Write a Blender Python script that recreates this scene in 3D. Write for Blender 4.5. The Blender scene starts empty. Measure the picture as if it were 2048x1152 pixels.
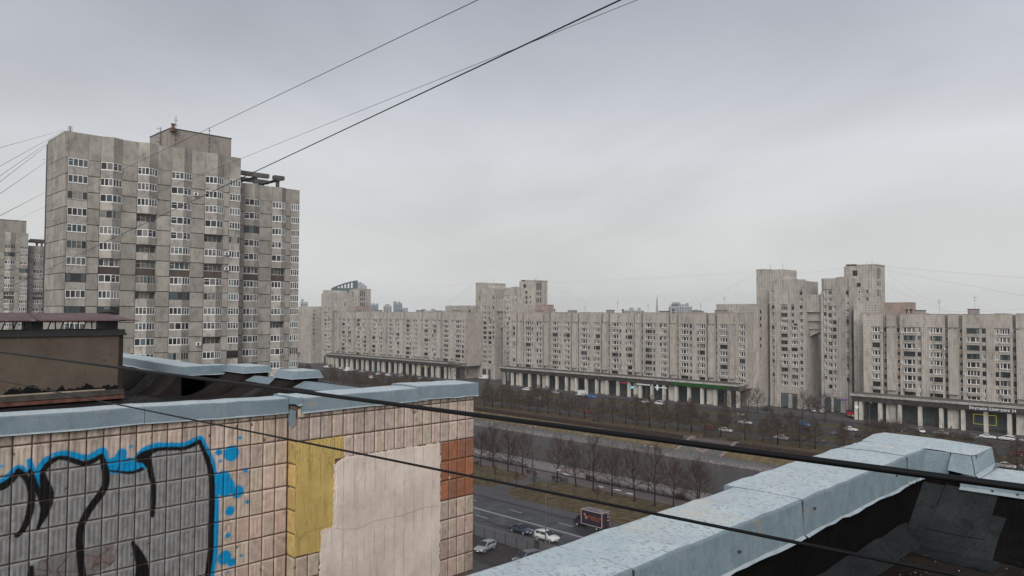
import bpy, math, random
import numpy as np
from mathutils import Matrix, Vector

random.seed(7)
SC = bpy.context.scene
COL = SC.collection
R = math.radians
CAM_Z = 38.0

# ------------------------------------------------------------------ camera
cam_d = bpy.data.cameras.new('camera')
cam = bpy.data.objects.new('camera', cam_d)
COL.objects.link(cam)
cam_d.sensor_width = 36.0
cam_d.lens = 26.19
cam_d.clip_start = 0.05
cam_d.clip_end = 6000.0
YAW, PITCH, ROLL = R(44.6), R(1.92), R(0.25)
fw = Vector((-math.sin(YAW) * math.cos(PITCH), math.cos(YAW) * math.cos(PITCH), math.sin(PITCH)))
rt0 = Vector((math.cos(YAW), math.sin(YAW), 0.0))
up0 = rt0.cross(fw)
rt = rt0 * math.cos(ROLL) + up0 * math.sin(ROLL)
up = rt.cross(fw)
M = Matrix((rt, up, -fw)).transposed().to_4x4()
M.translation = Vector((0, 0, CAM_Z))
cam.matrix_world = M
SC.camera = cam

# ------------------------------------------------------------------ sky, sun, exposure
SUN_EL, SUN_AZ = R(33), R(139)          # azimuth clockwise from +Y
SKY_GAIN = 10.0
world = bpy.data.worlds.new('World')
SC.world = world
world.use_nodes = True
wn, wl = world.node_tree.nodes, world.node_tree.links
wn.clear()
w_out = wn.new('ShaderNodeOutputWorld')
w_bg = wn.new('ShaderNodeBackground')
w_bg.inputs['Strength'].default_value = 0.1
w_sky = wn.new('ShaderNodeTexSky')
w_sky.sky_type = 'NISHITA'
w_sky.sun_disc = False
w_sky.sun_elevation = SUN_EL
w_sky.sun_rotation = SUN_AZ
w_tc = wn.new('ShaderNodeTexCoord')
w_sep = wn.new('ShaderNodeSeparateXYZ')
wl.new(w_tc.outputs['Generated'], w_sep.inputs[0])
w_el = wn.new('ShaderNodeValToRGB')       # cloud deck: paler low down where the deck is seen edge-on
e = w_el.color_ramp.elements
e[0].position, e[0].color = 0.0, (0.372, 0.376, 0.376, 1)
e[1].position, e[1].color = 0.62, (0.165, 0.180, 0.210, 1)
for p_, c_ in ((0.10, (0.352, 0.353, 0.350, 1)), (0.20, (0.360, 0.366, 0.376, 1)), (0.30, (0.285, 0.297, 0.322, 1)), (0.42, (0.212, 0.226, 0.257, 1))):
    k_ = e.new(p_)
    k_.color = c_
wl.new(w_sep.outputs['Z'], w_el.inputs['Fac'])
w_map = wn.new('ShaderNodeMapping')
w_map.inputs['Scale'].default_value = (1.0, 1.0, 2.6)
wl.new(w_tc.outputs['Generated'], w_map.inputs['Vector'])
w_n1 = wn.new('ShaderNodeTexNoise')
w_n1.inputs['Scale'].default_value = 1.6
w_n1.inputs['Detail'].default_value = 7.0
w_n1.inputs['Roughness'].default_value = 0.52
w_n1.inputs['Distortion'].default_value = 0.5
wl.new(w_map.outputs['Vector'], w_n1.inputs['Vector'])
w_mr = wn.new('ShaderNodeMapRange')
w_mr.inputs['From Min'].default_value = 0.32
w_mr.inputs['From Max'].default_value = 0.70
w_mr.inputs['To Min'].default_value = 0.84
w_mr.inputs['To Max'].default_value = 1.10
wl.new(w_n1.outputs['Fac'], w_mr.inputs['Value'])
w_mul = wn.new('ShaderNodeVectorMath')
w_mul.operation = 'SCALE'
wl.new(w_el.outputs['Color'], w_mul.inputs[0])
wl.new(w_mr.outputs['Result'], w_mul.inputs['Scale'])
w_g = wn.new('ShaderNodeVectorMath')
w_g.operation = 'SCALE'
w_g.inputs['Scale'].default_value = SKY_GAIN
wl.new(w_mul.outputs['Vector'], w_g.inputs[0])
w_mix = wn.new('ShaderNodeMix')
w_mix.data_type = 'RGBA'
w_mix.inputs['Factor'].default_value = 0.97
wl.new(w_sky.outputs['Color'], w_mix.inputs['A'])
wl.new(w_g.outputs['Vector'], w_mix.inputs['B'])
wl.new(w_mix.outputs['Result'], w_bg.inputs['Color'])
wl.new(w_bg.outputs['Background'], w_out.inputs['Surface'])

sun_d = bpy.data.lights.new('sun', 'SUN')
sun_d.energy = 1.5
sun_d.angle = R(50)
sun_d.color = (1.0, 0.975, 0.94)
sun = bpy.data.objects.new('sun', sun_d)
COL.objects.link(sun)
sdir = Vector((math.sin(SUN_AZ) * math.cos(SUN_EL), math.cos(SUN_AZ) * math.cos(SUN_EL), math.sin(SUN_EL)))
sun.rotation_euler = sdir.to_track_quat('Z', 'Y').to_euler()
sun.location = (0, 0, 300)

SC.view_settings.view_transform = 'Standard'
SC.view_settings.look = 'None'
SC.view_settings.exposure = 0.90
SC.view_settings.gamma = 1.0
SC.view_settings.use_curve_mapping = False
SC.cycles.max_bounces = 6
SC.cycles.volume_bounces = 1
SC.cycles.use_denoising = True

# ------------------------------------------------------------------ helpers: objects
def put(o, parent=None, worldcoords=True):
    COL.objects.link(o)
    if parent is not None:
        o.parent = parent
        if worldcoords:
            o.location = -Vector(parent.location)
    return o

def tag(o, label=None, cat=None, group=None, kind=None):
    if label: o['label'] = label
    if cat: o['category'] = cat
    if group: o['group'] = group
    if kind: o['kind'] = kind
    return o

def root(name, label, cat, loc, group=None, rz=0.0):
    o = bpy.data.objects.new(name, None)
    o.empty_display_size = 0.3
    o.location = loc
    o.rotation_euler = (0, 0, rz)
    COL.objects.link(o)
    return tag(o, label, cat, group)

def inst(mesh, name, parent=None, loc=(0, 0, 0), rot=(0, 0, 0), scale=None):
    """mesh object at a world place; the parent (if any) is only translated"""
    o = bpy.data.objects.new(name, mesh)
    COL.objects.link(o)
    if parent is not None:
        o.parent = parent
        o.location = Vector(loc) - Vector(parent.location)
    else:
        o.location = loc
    o.rotation_euler = rot
    if scale: o.scale = scale
    return o

def local(mesh, name, parent, loc=(0, 0, 0), rot=(0, 0, 0), scale=None):
    o = bpy.data.objects.new(name, mesh)
    COL.objects.link(o)
    o.parent = parent
    o.location = loc
    o.rotation_euler = rot
    if scale: o.scale = scale
    return o

def kids(o):
    return [c for c in ALLKIDS.get(o.name, [])]
ALLKIDS = {}

class MB:
    """collects faces and links them as one mesh"""
    def __init__(s):
        s.v, s.f, s.m = [], [], []
    def add(s, vs, fs, m=0):
        n = len(s.v)
        s.v += [tuple(p) for p in vs]
        s.f += [tuple(i + n for i in f) for f in fs]
        s.m += [m] * len(fs)
        return s
    def box(s, x0, x1, y0, y1, z0, z1, m=0):
        if x1 < x0: x0, x1 = x1, x0
        if y1 < y0: y0, y1 = y1, y0
        return s.add([(x0, y0, z0), (x1, y0, z0), (x1, y1, z0), (x0, y1, z0), (x0, y0, z1), (x1, y0, z1), (x1, y1, z1), (x0, y1, z1)],
                     [(0, 3, 2, 1), (4, 5, 6, 7), (0, 1, 5, 4), (1, 2, 6, 5), (2, 3, 7, 6), (3, 0, 4, 7)], m)
    def prism(s, pts, z0, z1, m=0):
        n = len(pts)
        vs = [(x, y, z0) for x, y in pts] + [(x, y, z1) for x, y in pts]
        fs = [tuple(reversed(range(n))), tuple(range(n, 2 * n))]
        fs += [(i, (i + 1) % n, n + (i + 1) % n, n + i) for i in range(n)]
        return s.add(vs, fs, m)
    def ext(s, prof, axis, a, b, m=0):
        """profile (list of 2D pts, counter-clockwise) swept along axis 'x' or 'y' from a to b; prof in (other horizontal, z)"""
        n = len(prof)
        if axis == 'x':
            vs = [(a, p, q) for p, q in prof] + [(b, p, q) for p, q in prof]
        else:
            vs = [(p, a, q) for p, q in prof] + [(p, b, q) for p, q in prof]
        fs = [tuple(reversed(range(n))), tuple(range(n, 2 * n))]
        fs += [(i, (i + 1) % n, n + (i + 1) % n, n + i) for i in range(n)]
        return s.add(vs, fs, m)
    def quad(s, a, b, c, d, m=0):
        return s.add([a, b, c, d], [(0, 1, 2, 3)], m)
    def tube(s, pts, rs, n=6, m=0, cap=True):
        pts = [Vector(p) for p in pts]
        if not isinstance(rs, (list, tuple)): rs = [rs] * len(pts)
        vs, fs = [], []
        ref = None
        for i, p in enumerate(pts):
            d = (pts[min(i + 1, len(pts) - 1)] - pts[max(i - 1, 0)])
            if d.length < 1e-9: d = Vector((0, 0, 1))
            d.normalize()
            if ref is None:
                ref = Vector((0, 0, 1)) if abs(d.z) < 0.9 else Vector((1, 0, 0))
            u = d.cross(ref)
            if u.length < 1e-6: u = d.cross(Vector((0, 1, 0.3)))
            u.normalize()
            w = u.cross(d)
            for k in range(n):
                t = 2 * math.pi * k / n
                vs.append(p + (u * math.cos(t) + w * math.sin(t)) * rs[i])
        for i in range(len(pts) - 1):
            for k in range(n):
                a, b = i * n + k, i * n + (k + 1) % n
                fs.append((a, b, b + n, a + n))
        if cap:
            fs.append(tuple(reversed(range(n))))
            fs.append(tuple(range((len(pts) - 1) * n, len(pts) * n)))
        return s.add(vs, fs, m)
    def lathe(s, prof, c, n=12, m=0, axis='z'):
        vs, fs = [], []
        for r, h in prof:
            for k in range(n):
                t = 2 * math.pi * k / n
                a, b = r * math.cos(t), r * math.sin(t)
                vs.append((c[0] + a, c[1] + b, c[2] + h) if axis == 'z' else ((c[0] + a, c[1] + h, c[2] + b) if axis == 'y' else (c[0] + h, c[1] + a, c[2] + b)))
        for i in range(len(prof) - 1):
            for k in range(n):
                a, b = i * n + k, i * n + (k + 1) % n
                fs.append((a, b, b + n, a + n))
        fs.append(tuple(reversed(range(n))))
        fs.append(tuple(range((len(prof) - 1) * n, len(prof) * n)))
        return s.add(vs, fs, m)
    def mesh(s, name, mats, smooth=False):
        me = bpy.data.meshes.new(name)
        me.from_pydata(s.v, [], s.f)
        if not isinstance(mats, (list, tuple)): mats = [mats]
        for mt in mats: me.materials.append(mt)
        if len(mats) > 1: me.polygons.foreach_set('material_index', s.m)
        if smooth: me.polygons.foreach_set('use_smooth', [True] * len(me.polygons))
        me.update()
        return me
    def build(s, name, mats, parent=None, smooth=False, worldcoords=True):
        return put(bpy.data.objects.new(name, s.mesh(name, mats, smooth)), parent, worldcoords)

ORD = ['first', 'second', 'third', 'fourth', 'fifth', 'sixth', 'seventh', 'eighth', 'ninth', 'tenth', 'eleventh', 'twelfth', 'thirteenth', 'fourteenth',
       'fifteenth', 'sixteenth', 'seventeenth', 'eighteenth', 'nineteenth', 'twentieth', 'twenty-first', 'twenty-second', 'twenty-third', 'twenty-fourth',
       'twenty-fifth', 'twenty-sixth', 'twenty-seventh', 'twenty-eighth', 'twenty-ninth', 'thirtieth', 'thirty-first', 'thirty-second', 'thirty-third',
       'thirty-fourth', 'thirty-fifth', 'thirty-sixth', 'thirty-seventh', 'thirty-eighth', 'thirty-ninth', 'fortieth']

# ------------------------------------------------------------------ helpers: materials
class N:
    """tiny node-graph builder"""
    def __init__(s, name, rough=0.8, spec=0.3, metal=0.0):
        s.mat = bpy.data.materials.new(name)
        s.mat.use_nodes = True
        s.t = s.mat.node_tree
        s.n, s.l = s.t.nodes, s.t.links
        s.b = s.n['Principled BSDF']
        s.b.inputs['Roughness'].default_value = rough
        s.b.inputs['Specular IOR Level'].default_value = spec
        s.b.inputs['Metallic'].default_value = metal
        s.tc = s.n.new('ShaderNodeTexCoord')
        s._pos = None
    def node(s, t): return s.n.new(t)
    @property
    def pos(s):
        if s._pos is None:
            g = s.n.new('ShaderNodeNewGeometry')
            s._pos = g.outputs['Position']
        return s._pos
    @property
    def obj(s): return s.tc.outputs['Object']
    def set(s, sock, v):
        if hasattr(v, 'is_output') or isinstance(v, bpy.types.NodeSocket): s.l.new(v, sock)
        elif isinstance(v, (tuple, list)) and len(v) == 3 and sock.type == 'RGBA': sock.default_value = (*v, 1)
        else: sock.default_value = v
    def math(s, op, a, b=0.0, c=None, clamp=False):
        m = s.node('ShaderNodeMath')
        m.operation = op
        m.use_clamp = clamp
        s.set(m.inputs[0], a)
        s.set(m.inputs[1], b)
        if c is not None: s.set(m.inputs[2], c)
        return m.outputs[0]
    def sep(s, v):
        m = s.node('ShaderNodeSeparateXYZ')
        s.l.new(v, m.inputs[0])
        return m.outputs[0], m.outputs[1], m.outputs[2]
    def comb(s, x, y, z):
        m = s.node('ShaderNodeCombineXYZ')
        for i, q in enumerate((x, y, z)): s.set(m.inputs[i], q)
        return m.outputs[0]
    def mapping(s, v, scale=(1, 1, 1), loc=(0, 0, 0), rot=(0, 0, 0)):
        m = s.node('ShaderNodeMapping')
        s.l.new(v, m.inputs['Vector'])
        m.inputs['Scale'].default_value = scale
        m.inputs['Location'].default_value = loc
        m.inputs['Rotation'].default_value = rot
        return m.outputs[0]
    def noise(s, v, scale, detail=4.0, rough=0.55, dist=0.0, out='Fac'):
        m = s.node('ShaderNodeTexNoise')
        s.l.new(v, m.inputs['Vector'])
        m.inputs['Scale'].default_value = scale
        m.inputs['Detail'].default_value = detail
        m.inputs['Roughness'].default_value = rough
        m.inputs['Distortion'].default_value = dist
        return m.outputs[out]
    def voro(s, v, scale, feature='F1', out='Distance', rnd=1.0):
        m = s.node('ShaderNodeTexVoronoi')
        m.feature = feature
        s.l.new(v, m.inputs['Vector'])
        m.inputs['Scale'].default_value = scale
        m.inputs['Randomness'].default_value = rnd
        return m.outputs[out]
    def white(s, v):
        m = s.node('ShaderNodeTexWhiteNoise')
        m.noise_dimensions = '3D'
        s.l.new(v, m.inputs['Vector'])
        return m.outputs['Value']
    def ramp(s, fac, stops, interp='LINEAR'):
        m = s.node('ShaderNodeValToRGB')
        m.color_ramp.interpolation = interp
        el = m.color_ramp.elements
        while len(el) < len(stops): el.new(0.5)
        for i, (p, c) in enumerate(stops):
            el[i].position = p
            el[i].color = (c, c, c, 1) if isinstance(c, (int, float)) else (*c, 1)
        s.l.new(fac, m.inputs['Fac'])
        return m.outputs['Color']
    def rng(s, v, a, b, c=0.0, d=1.0, smooth=False):
        m = s.node('ShaderNodeMapRange')
        if smooth: m.interpolation_type = 'SMOOTHSTEP'
        s.set(m.inputs['Value'], v)
        for k, q in zip(('From Min', 'From Max', 'To Min', 'To Max'), (a, b, c, d)): m.inputs[k].default_value = q
        return m.outputs['Result']
    def mix(s, fac, a, b, mode='MIX'):
        m = s.node('ShaderNodeMix')
        m.data_type = 'RGBA'
        m.blend_type = mode
        s.set(m.inputs['Factor'], fac)
        s.set(m.inputs['A'], a)
        s.set(m.inputs['B'], b)
        return m.outputs['Result']
    def rand(s):
        return s.node('ShaderNodeObjectInfo').outputs['Random']
    def color(s, v):
        s.set(s.b.inputs['Base Color'], v)
        return s
    def rough(s, v):
        s.set(s.b.inputs['Roughness'], v)
        return s
    def bump(s, h, strength=0.3, dist=0.02):
        m = s.node('ShaderNodeBump')
        m.inputs['Strength'].default_value = strength
        m.inputs['Distance'].default_value = dist
        s.l.new(h, m.inputs['Height'])
        s.l.new(m.outputs['Normal'], s.b.inputs['Normal'])
        return s

def plain(name, col, rough=0.7, spec=0.3, metal=0.0, var=0.0):
    g = N(name, rough, spec, metal)
    if var:
        n = g.noise(g.obj, 6.0, 4)
        g.color(g.mix(g.rng(n, 0.3, 0.7, 0, 1), tuple(c * (1 - var) for c in col), tuple(min(1, c * (1 + var)) for c in col)))
    else:
        g.color(col)
    return g.mat

def emis(name, col, strength):
    g = N(name, 0.5)
    g.color(tuple(c * 0.2 for c in col))
    g.b.inputs['Emission Color'].default_value = (*col, 1)
    g.b.inputs['Emission Strength'].default_value = strength
    return g.mat
# ------------------------------------------------------------------ materials
def m_facade(name, base, dark, tw=0.62, th=0.56, line=0.55, warm=(0.38, 0.30, 0.25)):
    g = N(name, 0.85, 0.2)
    x, y, z = g.sep(g.pos)
    u = g.math('ADD', x, y)
    cu, cz = g.math('DIVIDE', u, tw), g.math('DIVIDE', z, th)
    fu, fz = g.math('FRACT', cu), g.math('FRACT', cz)
    du = g.math('ABSOLUTE', g.math('SUBTRACT', fu, 0.5))
    dz = g.math('ABSOLUTE', g.math('SUBTRACT', fz, 0.5))
    d = g.math('MAXIMUM', du, dz)
    ln = g.rng(d, 0.41, 0.47, 0, 1)
    cell = g.white(g.comb(g.math('FLOOR', cu), g.math('FLOOR', cz), 3.0))
    n1 = g.noise(g.mapping(g.pos, (0.10, 0.10, 0.028)), 1.0, 5, 0.6)
    n2 = g.noise(g.mapping(g.pos, (0.8, 0.8, 0.28)), 1.0, 5, 0.65)
    n3 = g.noise(g.pos, 0.35, 5, 0.62)
    bay = g.white(g.comb(g.math('FLOOR', g.math('DIVIDE', u, 4.67)), g.math('FLOOR', g.math('DIVIDE', z, 5.58)), 9.0))
    c = g.mix(g.rng(n1, 0.32, 0.7), base, dark)
    c = g.mix(g.rng(cell, 0, 1, 0.0, 0.30), c, tuple(b * 0.62 for b in base))
    c = g.mix(g.rng(bay, 0.55, 1, 0, 0.30), c, tuple(b * 0.66 for b in base))
    c = g.mix(g.rng(n2, 0.47, 0.70, 0, 0.65), c, tuple(q * 0.42 for q in dark))
    c = g.mix(g.rng(n3, 0.52, 0.72, 0, 0.40), c, warm)
    n4 = g.noise(g.pos, 0.08, 2)
    c = g.mix(g.math('MULTIPLY', ln, g.rng(n4, 0.3, 0.6, line * 0.45, line)), c, tuple(q * 0.40 for q in dark))
    g.color(c)
    g.bump(g.math('SUBTRACT', 1.0, ln), 0.4, 0.03)
    return g.mat

FACADE = m_facade('tile_facade', (0.545, 0.50, 0.445), (0.375, 0.335, 0.295), line=1.0)
FACADE2 = m_facade('tile_facade_tower', (0.53, 0.49, 0.44), (0.36, 0.325, 0.29), tw=1.1, th=0.9, line=0.85)
CREAM = m_facade('cream_panel', (0.60, 0.57, 0.50), (0.44, 0.415, 0.365), tw=30, th=30, line=0.0)
BRICKPINK = m_facade('pink_brick', (0.40, 0.30, 0.265), (0.32, 0.24, 0.21), tw=0.5, th=0.2, line=0.25)

def m_concrete(name, base, ribs=True, dark=0.5, scale=1.0, axis_sum=True):
    g = N(name, 0.9, 0.15)
    x, y, z = g.sep(g.pos)
    u = g.math('ADD', x, y)
    r = g.rand()
    n1 = g.noise(g.pos, 0.35 * scale, 6, 0.6)
    n2 = g.noise(g.mapping(g.pos, (0.9, 0.9, 0.45)), 1.0 * scale, 6, 0.70)
    n3 = g.noise(g.pos, 3.0 * scale, 5, 0.65)
    c = g.mix(r, tuple(b * 0.78 for b in base), tuple(min(1, b * 1.14) for b in base))
    c = g.mix(g.rng(n1, 0.38, 0.64, 0, 0.75), c, tuple(b * 0.60 for b in base))
    c = g.mix(g.rng(n2, 0.50, 0.72, 0, 0.75), c, tuple(b * dark * 0.7 for b in base))
    c = g.mix(g.rng(n2, 0.46, 0.28, 0, 0.35), c, tuple(min(1, b * 1.22) for b in base))
    c = g.mix(g.rng(n3, 0.55, 0.75, 0, 0.4), c, tuple(b * 0.55 for b in base))
    if ribs:
        w = g.math('ABSOLUTE', g.math('SUBTRACT', g.math('FRACT', g.math('MULTIPLY', u, 5.0)), 0.5))
        c = g.mix(g.rng(w, 0.30, 0.45, 0, 0.22), c, tuple(b * 0.45 for b in base))
        g.bump(w, 0.5, 0.03)
    else:
        g.bump(n3, 0.3, 0.02)
    g.color(c)
    return g.mat

CONC = m_concrete('tower_concrete', (0.375, 0.345, 0.302))
CONC_BAL = m_concrete('balcony_concrete', (0.41, 0.38, 0.34), dark=0.35)
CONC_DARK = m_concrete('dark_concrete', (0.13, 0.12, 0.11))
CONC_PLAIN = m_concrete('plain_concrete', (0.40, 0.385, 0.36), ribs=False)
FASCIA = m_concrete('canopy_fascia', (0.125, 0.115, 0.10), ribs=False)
RIM = m_concrete('canopy_rim', (0.38, 0.36, 0.33), ribs=False, dark=0.3)
JOINT = plain('joint_mastic', (0.055, 0.05, 0.045), 0.95)  # dark mastic in the gaps between panels
BROWNPANEL = m_concrete('brown_panel', (0.12, 0.095, 0.082))
BRICKGREY = m_facade('grey_brick', (0.36, 0.32, 0.285), (0.28, 0.245, 0.22), tw=0.55, th=0.22, line=0.35, warm=(0.28, 0.20, 0.16))

def m_glass(name, lo, hi, rough=0.12):
    g = N(name, rough, 0.45)
    r = g.rand()
    g.color(g.ramp(r, [(0.0, lo), (0.45, tuple(a * 0.7 + b * 0.3 for a, b in zip(lo, hi))), (1.0, hi)]))
    n = g.noise(g.pos, 0.7, 2)
    g.bump(n, 0.05, 0.05)
    return g.mat
GLASS = m_glass('window_glass', (0.008, 0.009, 0.010), (0.035, 0.037, 0.040))
GLASS2 = m_glass('curtained_glass', (0.05, 0.05, 0.048), (0.22, 0.21, 0.20), 0.2)
GLASS3 = m_glass('bluish_glass', (0.03, 0.045, 0.05), (0.10, 0.14, 0.15), 0.12)
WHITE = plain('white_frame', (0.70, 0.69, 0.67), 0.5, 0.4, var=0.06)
OLDFRAME = plain('weathered_frame', (0.42, 0.39, 0.35), 0.8, 0.2, var=0.15)
DARKFRAME = plain('dark_frame', (0.055, 0.045, 0.04), 0.6, 0.3, var=0.2)
METALDARK = plain('dark_metal', (0.035, 0.033, 0.034), 0.55, 0.4)
RUST = plain('rusty_metal', (0.13, 0.06, 0.045), 0.8, 0.2, var=0.4)
POLE = plain('pole_grey', (0.085, 0.085, 0.085), 0.6, 0.3)

def m_galv(name, top=False):
    """weathered galvanised sheet: blue-grey, oxide flecks, chalky blooms, rust runs"""
    g = N(name, 0.5, 0.5, 0.0)
    p = g.pos
    n1 = g.noise(p, 1.1, 5, 0.6)
    n2 = g.noise(p, 7.0, 4, 0.6)
    fl = g.noise(g.mapping(p, (30, 52, 36), rot=(0, 0, 0.72)), 1.0, 2, 0.5, 0.8)
    c = g.mix(g.rng(n1, 0.3, 0.7), (0.42, 0.50, 0.535) if top else (0.145, 0.20, 0.235), (0.53, 0.59, 0.605) if top else (0.20, 0.255, 0.285))  # side copy darker: shade of skirts turned from the sky, painted into the colour
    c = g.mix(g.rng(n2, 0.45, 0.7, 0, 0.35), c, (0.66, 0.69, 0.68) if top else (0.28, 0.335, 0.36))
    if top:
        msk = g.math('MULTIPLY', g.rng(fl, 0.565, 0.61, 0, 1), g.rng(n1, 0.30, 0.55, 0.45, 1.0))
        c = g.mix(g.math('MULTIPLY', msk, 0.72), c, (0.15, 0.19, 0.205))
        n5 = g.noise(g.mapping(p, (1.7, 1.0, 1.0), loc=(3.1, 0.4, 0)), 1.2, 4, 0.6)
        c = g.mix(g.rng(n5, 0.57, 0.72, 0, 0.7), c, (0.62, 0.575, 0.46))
    else:
        msk = g.rng(fl, 0.55, 0.62, 0, 0.45)
        c = g.mix(msk, c, (0.12, 0.15, 0.17))
        n6 = g.noise(g.mapping(p, (9, 9, 0.7)), 1.0, 4, 0.6)
        c = g.mix(g.rng(n6, 0.56, 0.74, 0, 0.5), c, (0.13, 0.16, 0.18))
    n7 = g.noise(p, 2.6, 4, 0.7)
    c = g.mix(g.rng(n7, 0.63, 0.72, 0, 0.6), c, (0.36, 0.24, 0.13))
    n8 = g.noise(p, 14.0, 4, 0.7)
    c = g.mix(g.rng(n8, 0.68, 0.74, 0, 0.7), c, (0.22, 0.13, 0.07))
    g.color(c)
    g.rough(g.rng(n2, 0.3, 0.7, 0.42, 0.62))
    dent = g.noise(p, 2.2, 3, 0.5)
    g.bump(dent, 0.4, 0.05)
    return g.mat
GALV_SHADED = m_galv('galvanised_side_shaded')
GALV_TOP = m_galv('galvanised_top', True)
GALV_FAR_SHADED = m_galv('galvanised_left_wing_shaded')
LIP = plain('sheet_edge', (0.30, 0.345, 0.365), 0.45, 0.5, var=0.2)

def m_bitumen(name, a, b, sc=1.0, wet=False):
    g = N(name, 0.9 if not wet else 0.7, 0.04)
    p = g.pos
    n1 = g.noise(p, 1.3 * sc, 6, 0.65)
    n2 = g.noise(p, 30 * sc, 4, 0.7)
    n3 = g.noise(p, 5.5 * sc, 5, 0.7)
    c = g.mix(g.rng(n1, 0.35, 0.68), a, b)
    c = g.mix(g.rng(n3, 0.55, 0.7, 0, 0.6), c, tuple(q * 0.45 for q in a))
    c = g.mix(g.rng(n2, 0.60, 0.75, 0, 0.5), c, tuple(min(1, q * 2.1 + 0.01) for q in b))
    g.color(c)
    if wet: g.rough(g.rng(n3, 0.4, 0.65, 0.45, 0.8))
    g.bump(g.math('ADD', n3, g.math('MULTIPLY', n2, 0.5)), 0.9, 0.04)
    return g.mat
BIT = m_bitumen('bitumen_black', (0.0045, 0.0042, 0.004), (0.009, 0.0082, 0.0078))
BIT_FLOOR = m_bitumen('bitumen_deck', (0.012, 0.0095, 0.008), (0.038, 0.030, 0.025), wet=True)
BIT_GREY = m_bitumen('mineral_felt', (0.013, 0.0145, 0.0155), (0.036, 0.040, 0.042))
BIT_FAR = m_bitumen('bitumen_left_deck', (0.016, 0.015, 0.0145), (0.042, 0.040, 0.039), wet=True)
BIT_BROWN = m_bitumen('bitumen_brown', (0.016, 0.013, 0.012), (0.030, 0.025, 0.023))

# ---- ground surfaces
def m_ground(name, a, b, c3, s=0.05, fine=1.2, rough=0.95, spec=0.1, bump=0.5, thr=(0.5, 0.7)):
    g = N(name, rough, spec)
    n1 = g.noise(g.pos, s, 5, 0.6)
    n2 = g.noise(g.pos, fine, 6, 0.7)
    n3 = g.noise(g.pos, s * 4.7, 5, 0.6)
    c = g.mix(g.rng(n1, 0.3, 0.7), a, b)
    c = g.mix(g.rng(n3, thr[0], thr[1], 0, 0.8), c, c3)
    c = g.mix(g.rng(n2, 0.46, 0.66, 0, 0.75), c, tuple(q * 0.42 for q in a))
    c = g.mix(g.rng(n2, 0.47, 0.30, 0, 0.65), c, tuple(min(1, q * 1.6) for q in b))
    g.color(c)
    g.bump(n2, bump, 0.2)
    return g.mat
EARTH = m_ground('city_ground', (0.06, 0.053, 0.044), (0.085, 0.072, 0.058), (0.05, 0.05, 0.043))
GRASS = m_ground('winter_lawn', (0.082, 0.062, 0.036), (0.130, 0.097, 0.056), (0.050, 0.046, 0.025), 0.09, 0.75)
GRASS_GOLD = m_ground('golden_bank_grass', (0.135, 0.102, 0.058), (0.185, 0.138, 0.080), (0.085, 0.068, 0.040), 0.08, 1.0)
GRASS_GREEN = m_ground('mossy_lawn', (0.075, 0.064, 0.030), (0.10, 0.086, 0.042), (0.055, 0.060, 0.024), 0.05, 1.0)
MUD = m_ground('muddy_yard', (0.030, 0.025, 0.022), (0.052, 0.043, 0.036), (0.024, 0.022, 0.021), 0.15, 1.6, 0.7, 0.3)

def m_asphalt(name, a, b, wet=0.0):
    g = N(name, 0.8, 0.35)
    n1 = g.noise(g.mapping(g.pos, (0.05, 0.35, 1)), 1.0, 5, 0.6)
    n2 = g.noise(g.pos, 0.22, 5, 0.6)
    n3 = g.noise(g.pos, 9.0, 3, 0.7)
    c = g.mix(g.rng(n1, 0.3, 0.7), a, b)
    c = g.mix(g.rng(n2, 0.5, 0.72, 0, 0.6), c, tuple(q * 0.6 for q in a))
    c = g.mix(g.rng(n3, 0.5, 0.8, 0, 0.3), c, tuple(q * 1.6 for q in b))
    g.color(c)
    g.rough(g.math('SUBTRACT', g.rng(n2, 0.45, 0.65, 0.75, 0.5), wet))
    return g.mat
ASPHALT = m_asphalt('wet_asphalt', (0.026, 0.027, 0.028), (0.048, 0.049, 0.050), 0.20)
ASPHALT2 = m_asphalt('car_park_asphalt', (0.034, 0.033, 0.0335), (0.052, 0.050, 0.049), 0.1)
SIDEWALK = m_asphalt('pavement_asphalt', (0.062, 0.057, 0.057), (0.088, 0.080, 0.078), 0.0)
VERGE = m_asphalt('grey_strip', (0.072, 0.069, 0.069), (0.095, 0.090, 0.088), 0.05)
PINKPATH = m_asphalt('reddish_path', (0.105, 0.075, 0.072), (0.138, 0.10, 0.095), 0.05)
KERB = plain('kerb_dark', (0.07, 0.065, 0.062), 0.9, var=0.3)
GRANITE = m_ground('granite', (0.20, 0.182, 0.174), (0.26, 0.236, 0.226), (0.15, 0.137, 0.13), 0.3, 2.0, 0.8, 0.2, 0.2)
GRANITE_PINK = m_ground('pink_granite', (0.24, 0.18, 0.168), (0.30, 0.23, 0.215), (0.19, 0.145, 0.135), 0.3, 2.0, 0.8, 0.2, 0.2)
QUAY = m_ground('quay_concrete', (0.14, 0.136, 0.13), (0.19, 0.183, 0.174), (0.10, 0.097, 0.093), 0.2, 1.6, 0.85, 0.2, 0.2)
ROADPAINT = plain('road_paint', (0.42, 0.42, 0.41), 0.7, 0.3, var=0.18)

def m_water():
    g = N('river_water', 0.10, 0.5)
    g.b.inputs['IOR'].default_value = 1.33
    g.color((0.064, 0.061, 0.063))
    n1 = g.noise(g.mapping(g.pos, (0.5, 0.9, 1), rot=(0, 0, 0.3)), 0.55, 5, 0.65, 0.4)
    n2 = g.noise(g.mapping(g.pos, (0.5, 1.2, 1)), 3.2, 3, 0.6)
    n0 = g.noise(g.mapping(g.pos, (0.35, 1.0, 1), rot=(0, 0, 0.15)), 0.30, 3, 0.6)
    g.bump(g.math('ADD', g.math('ADD', n1, g.math('MULTIPLY', n0, 1.6)), g.math('MULTIPLY', n2, 0.35)), 1.0, 2.2)
    return g.mat
WATER = m_water()

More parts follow.
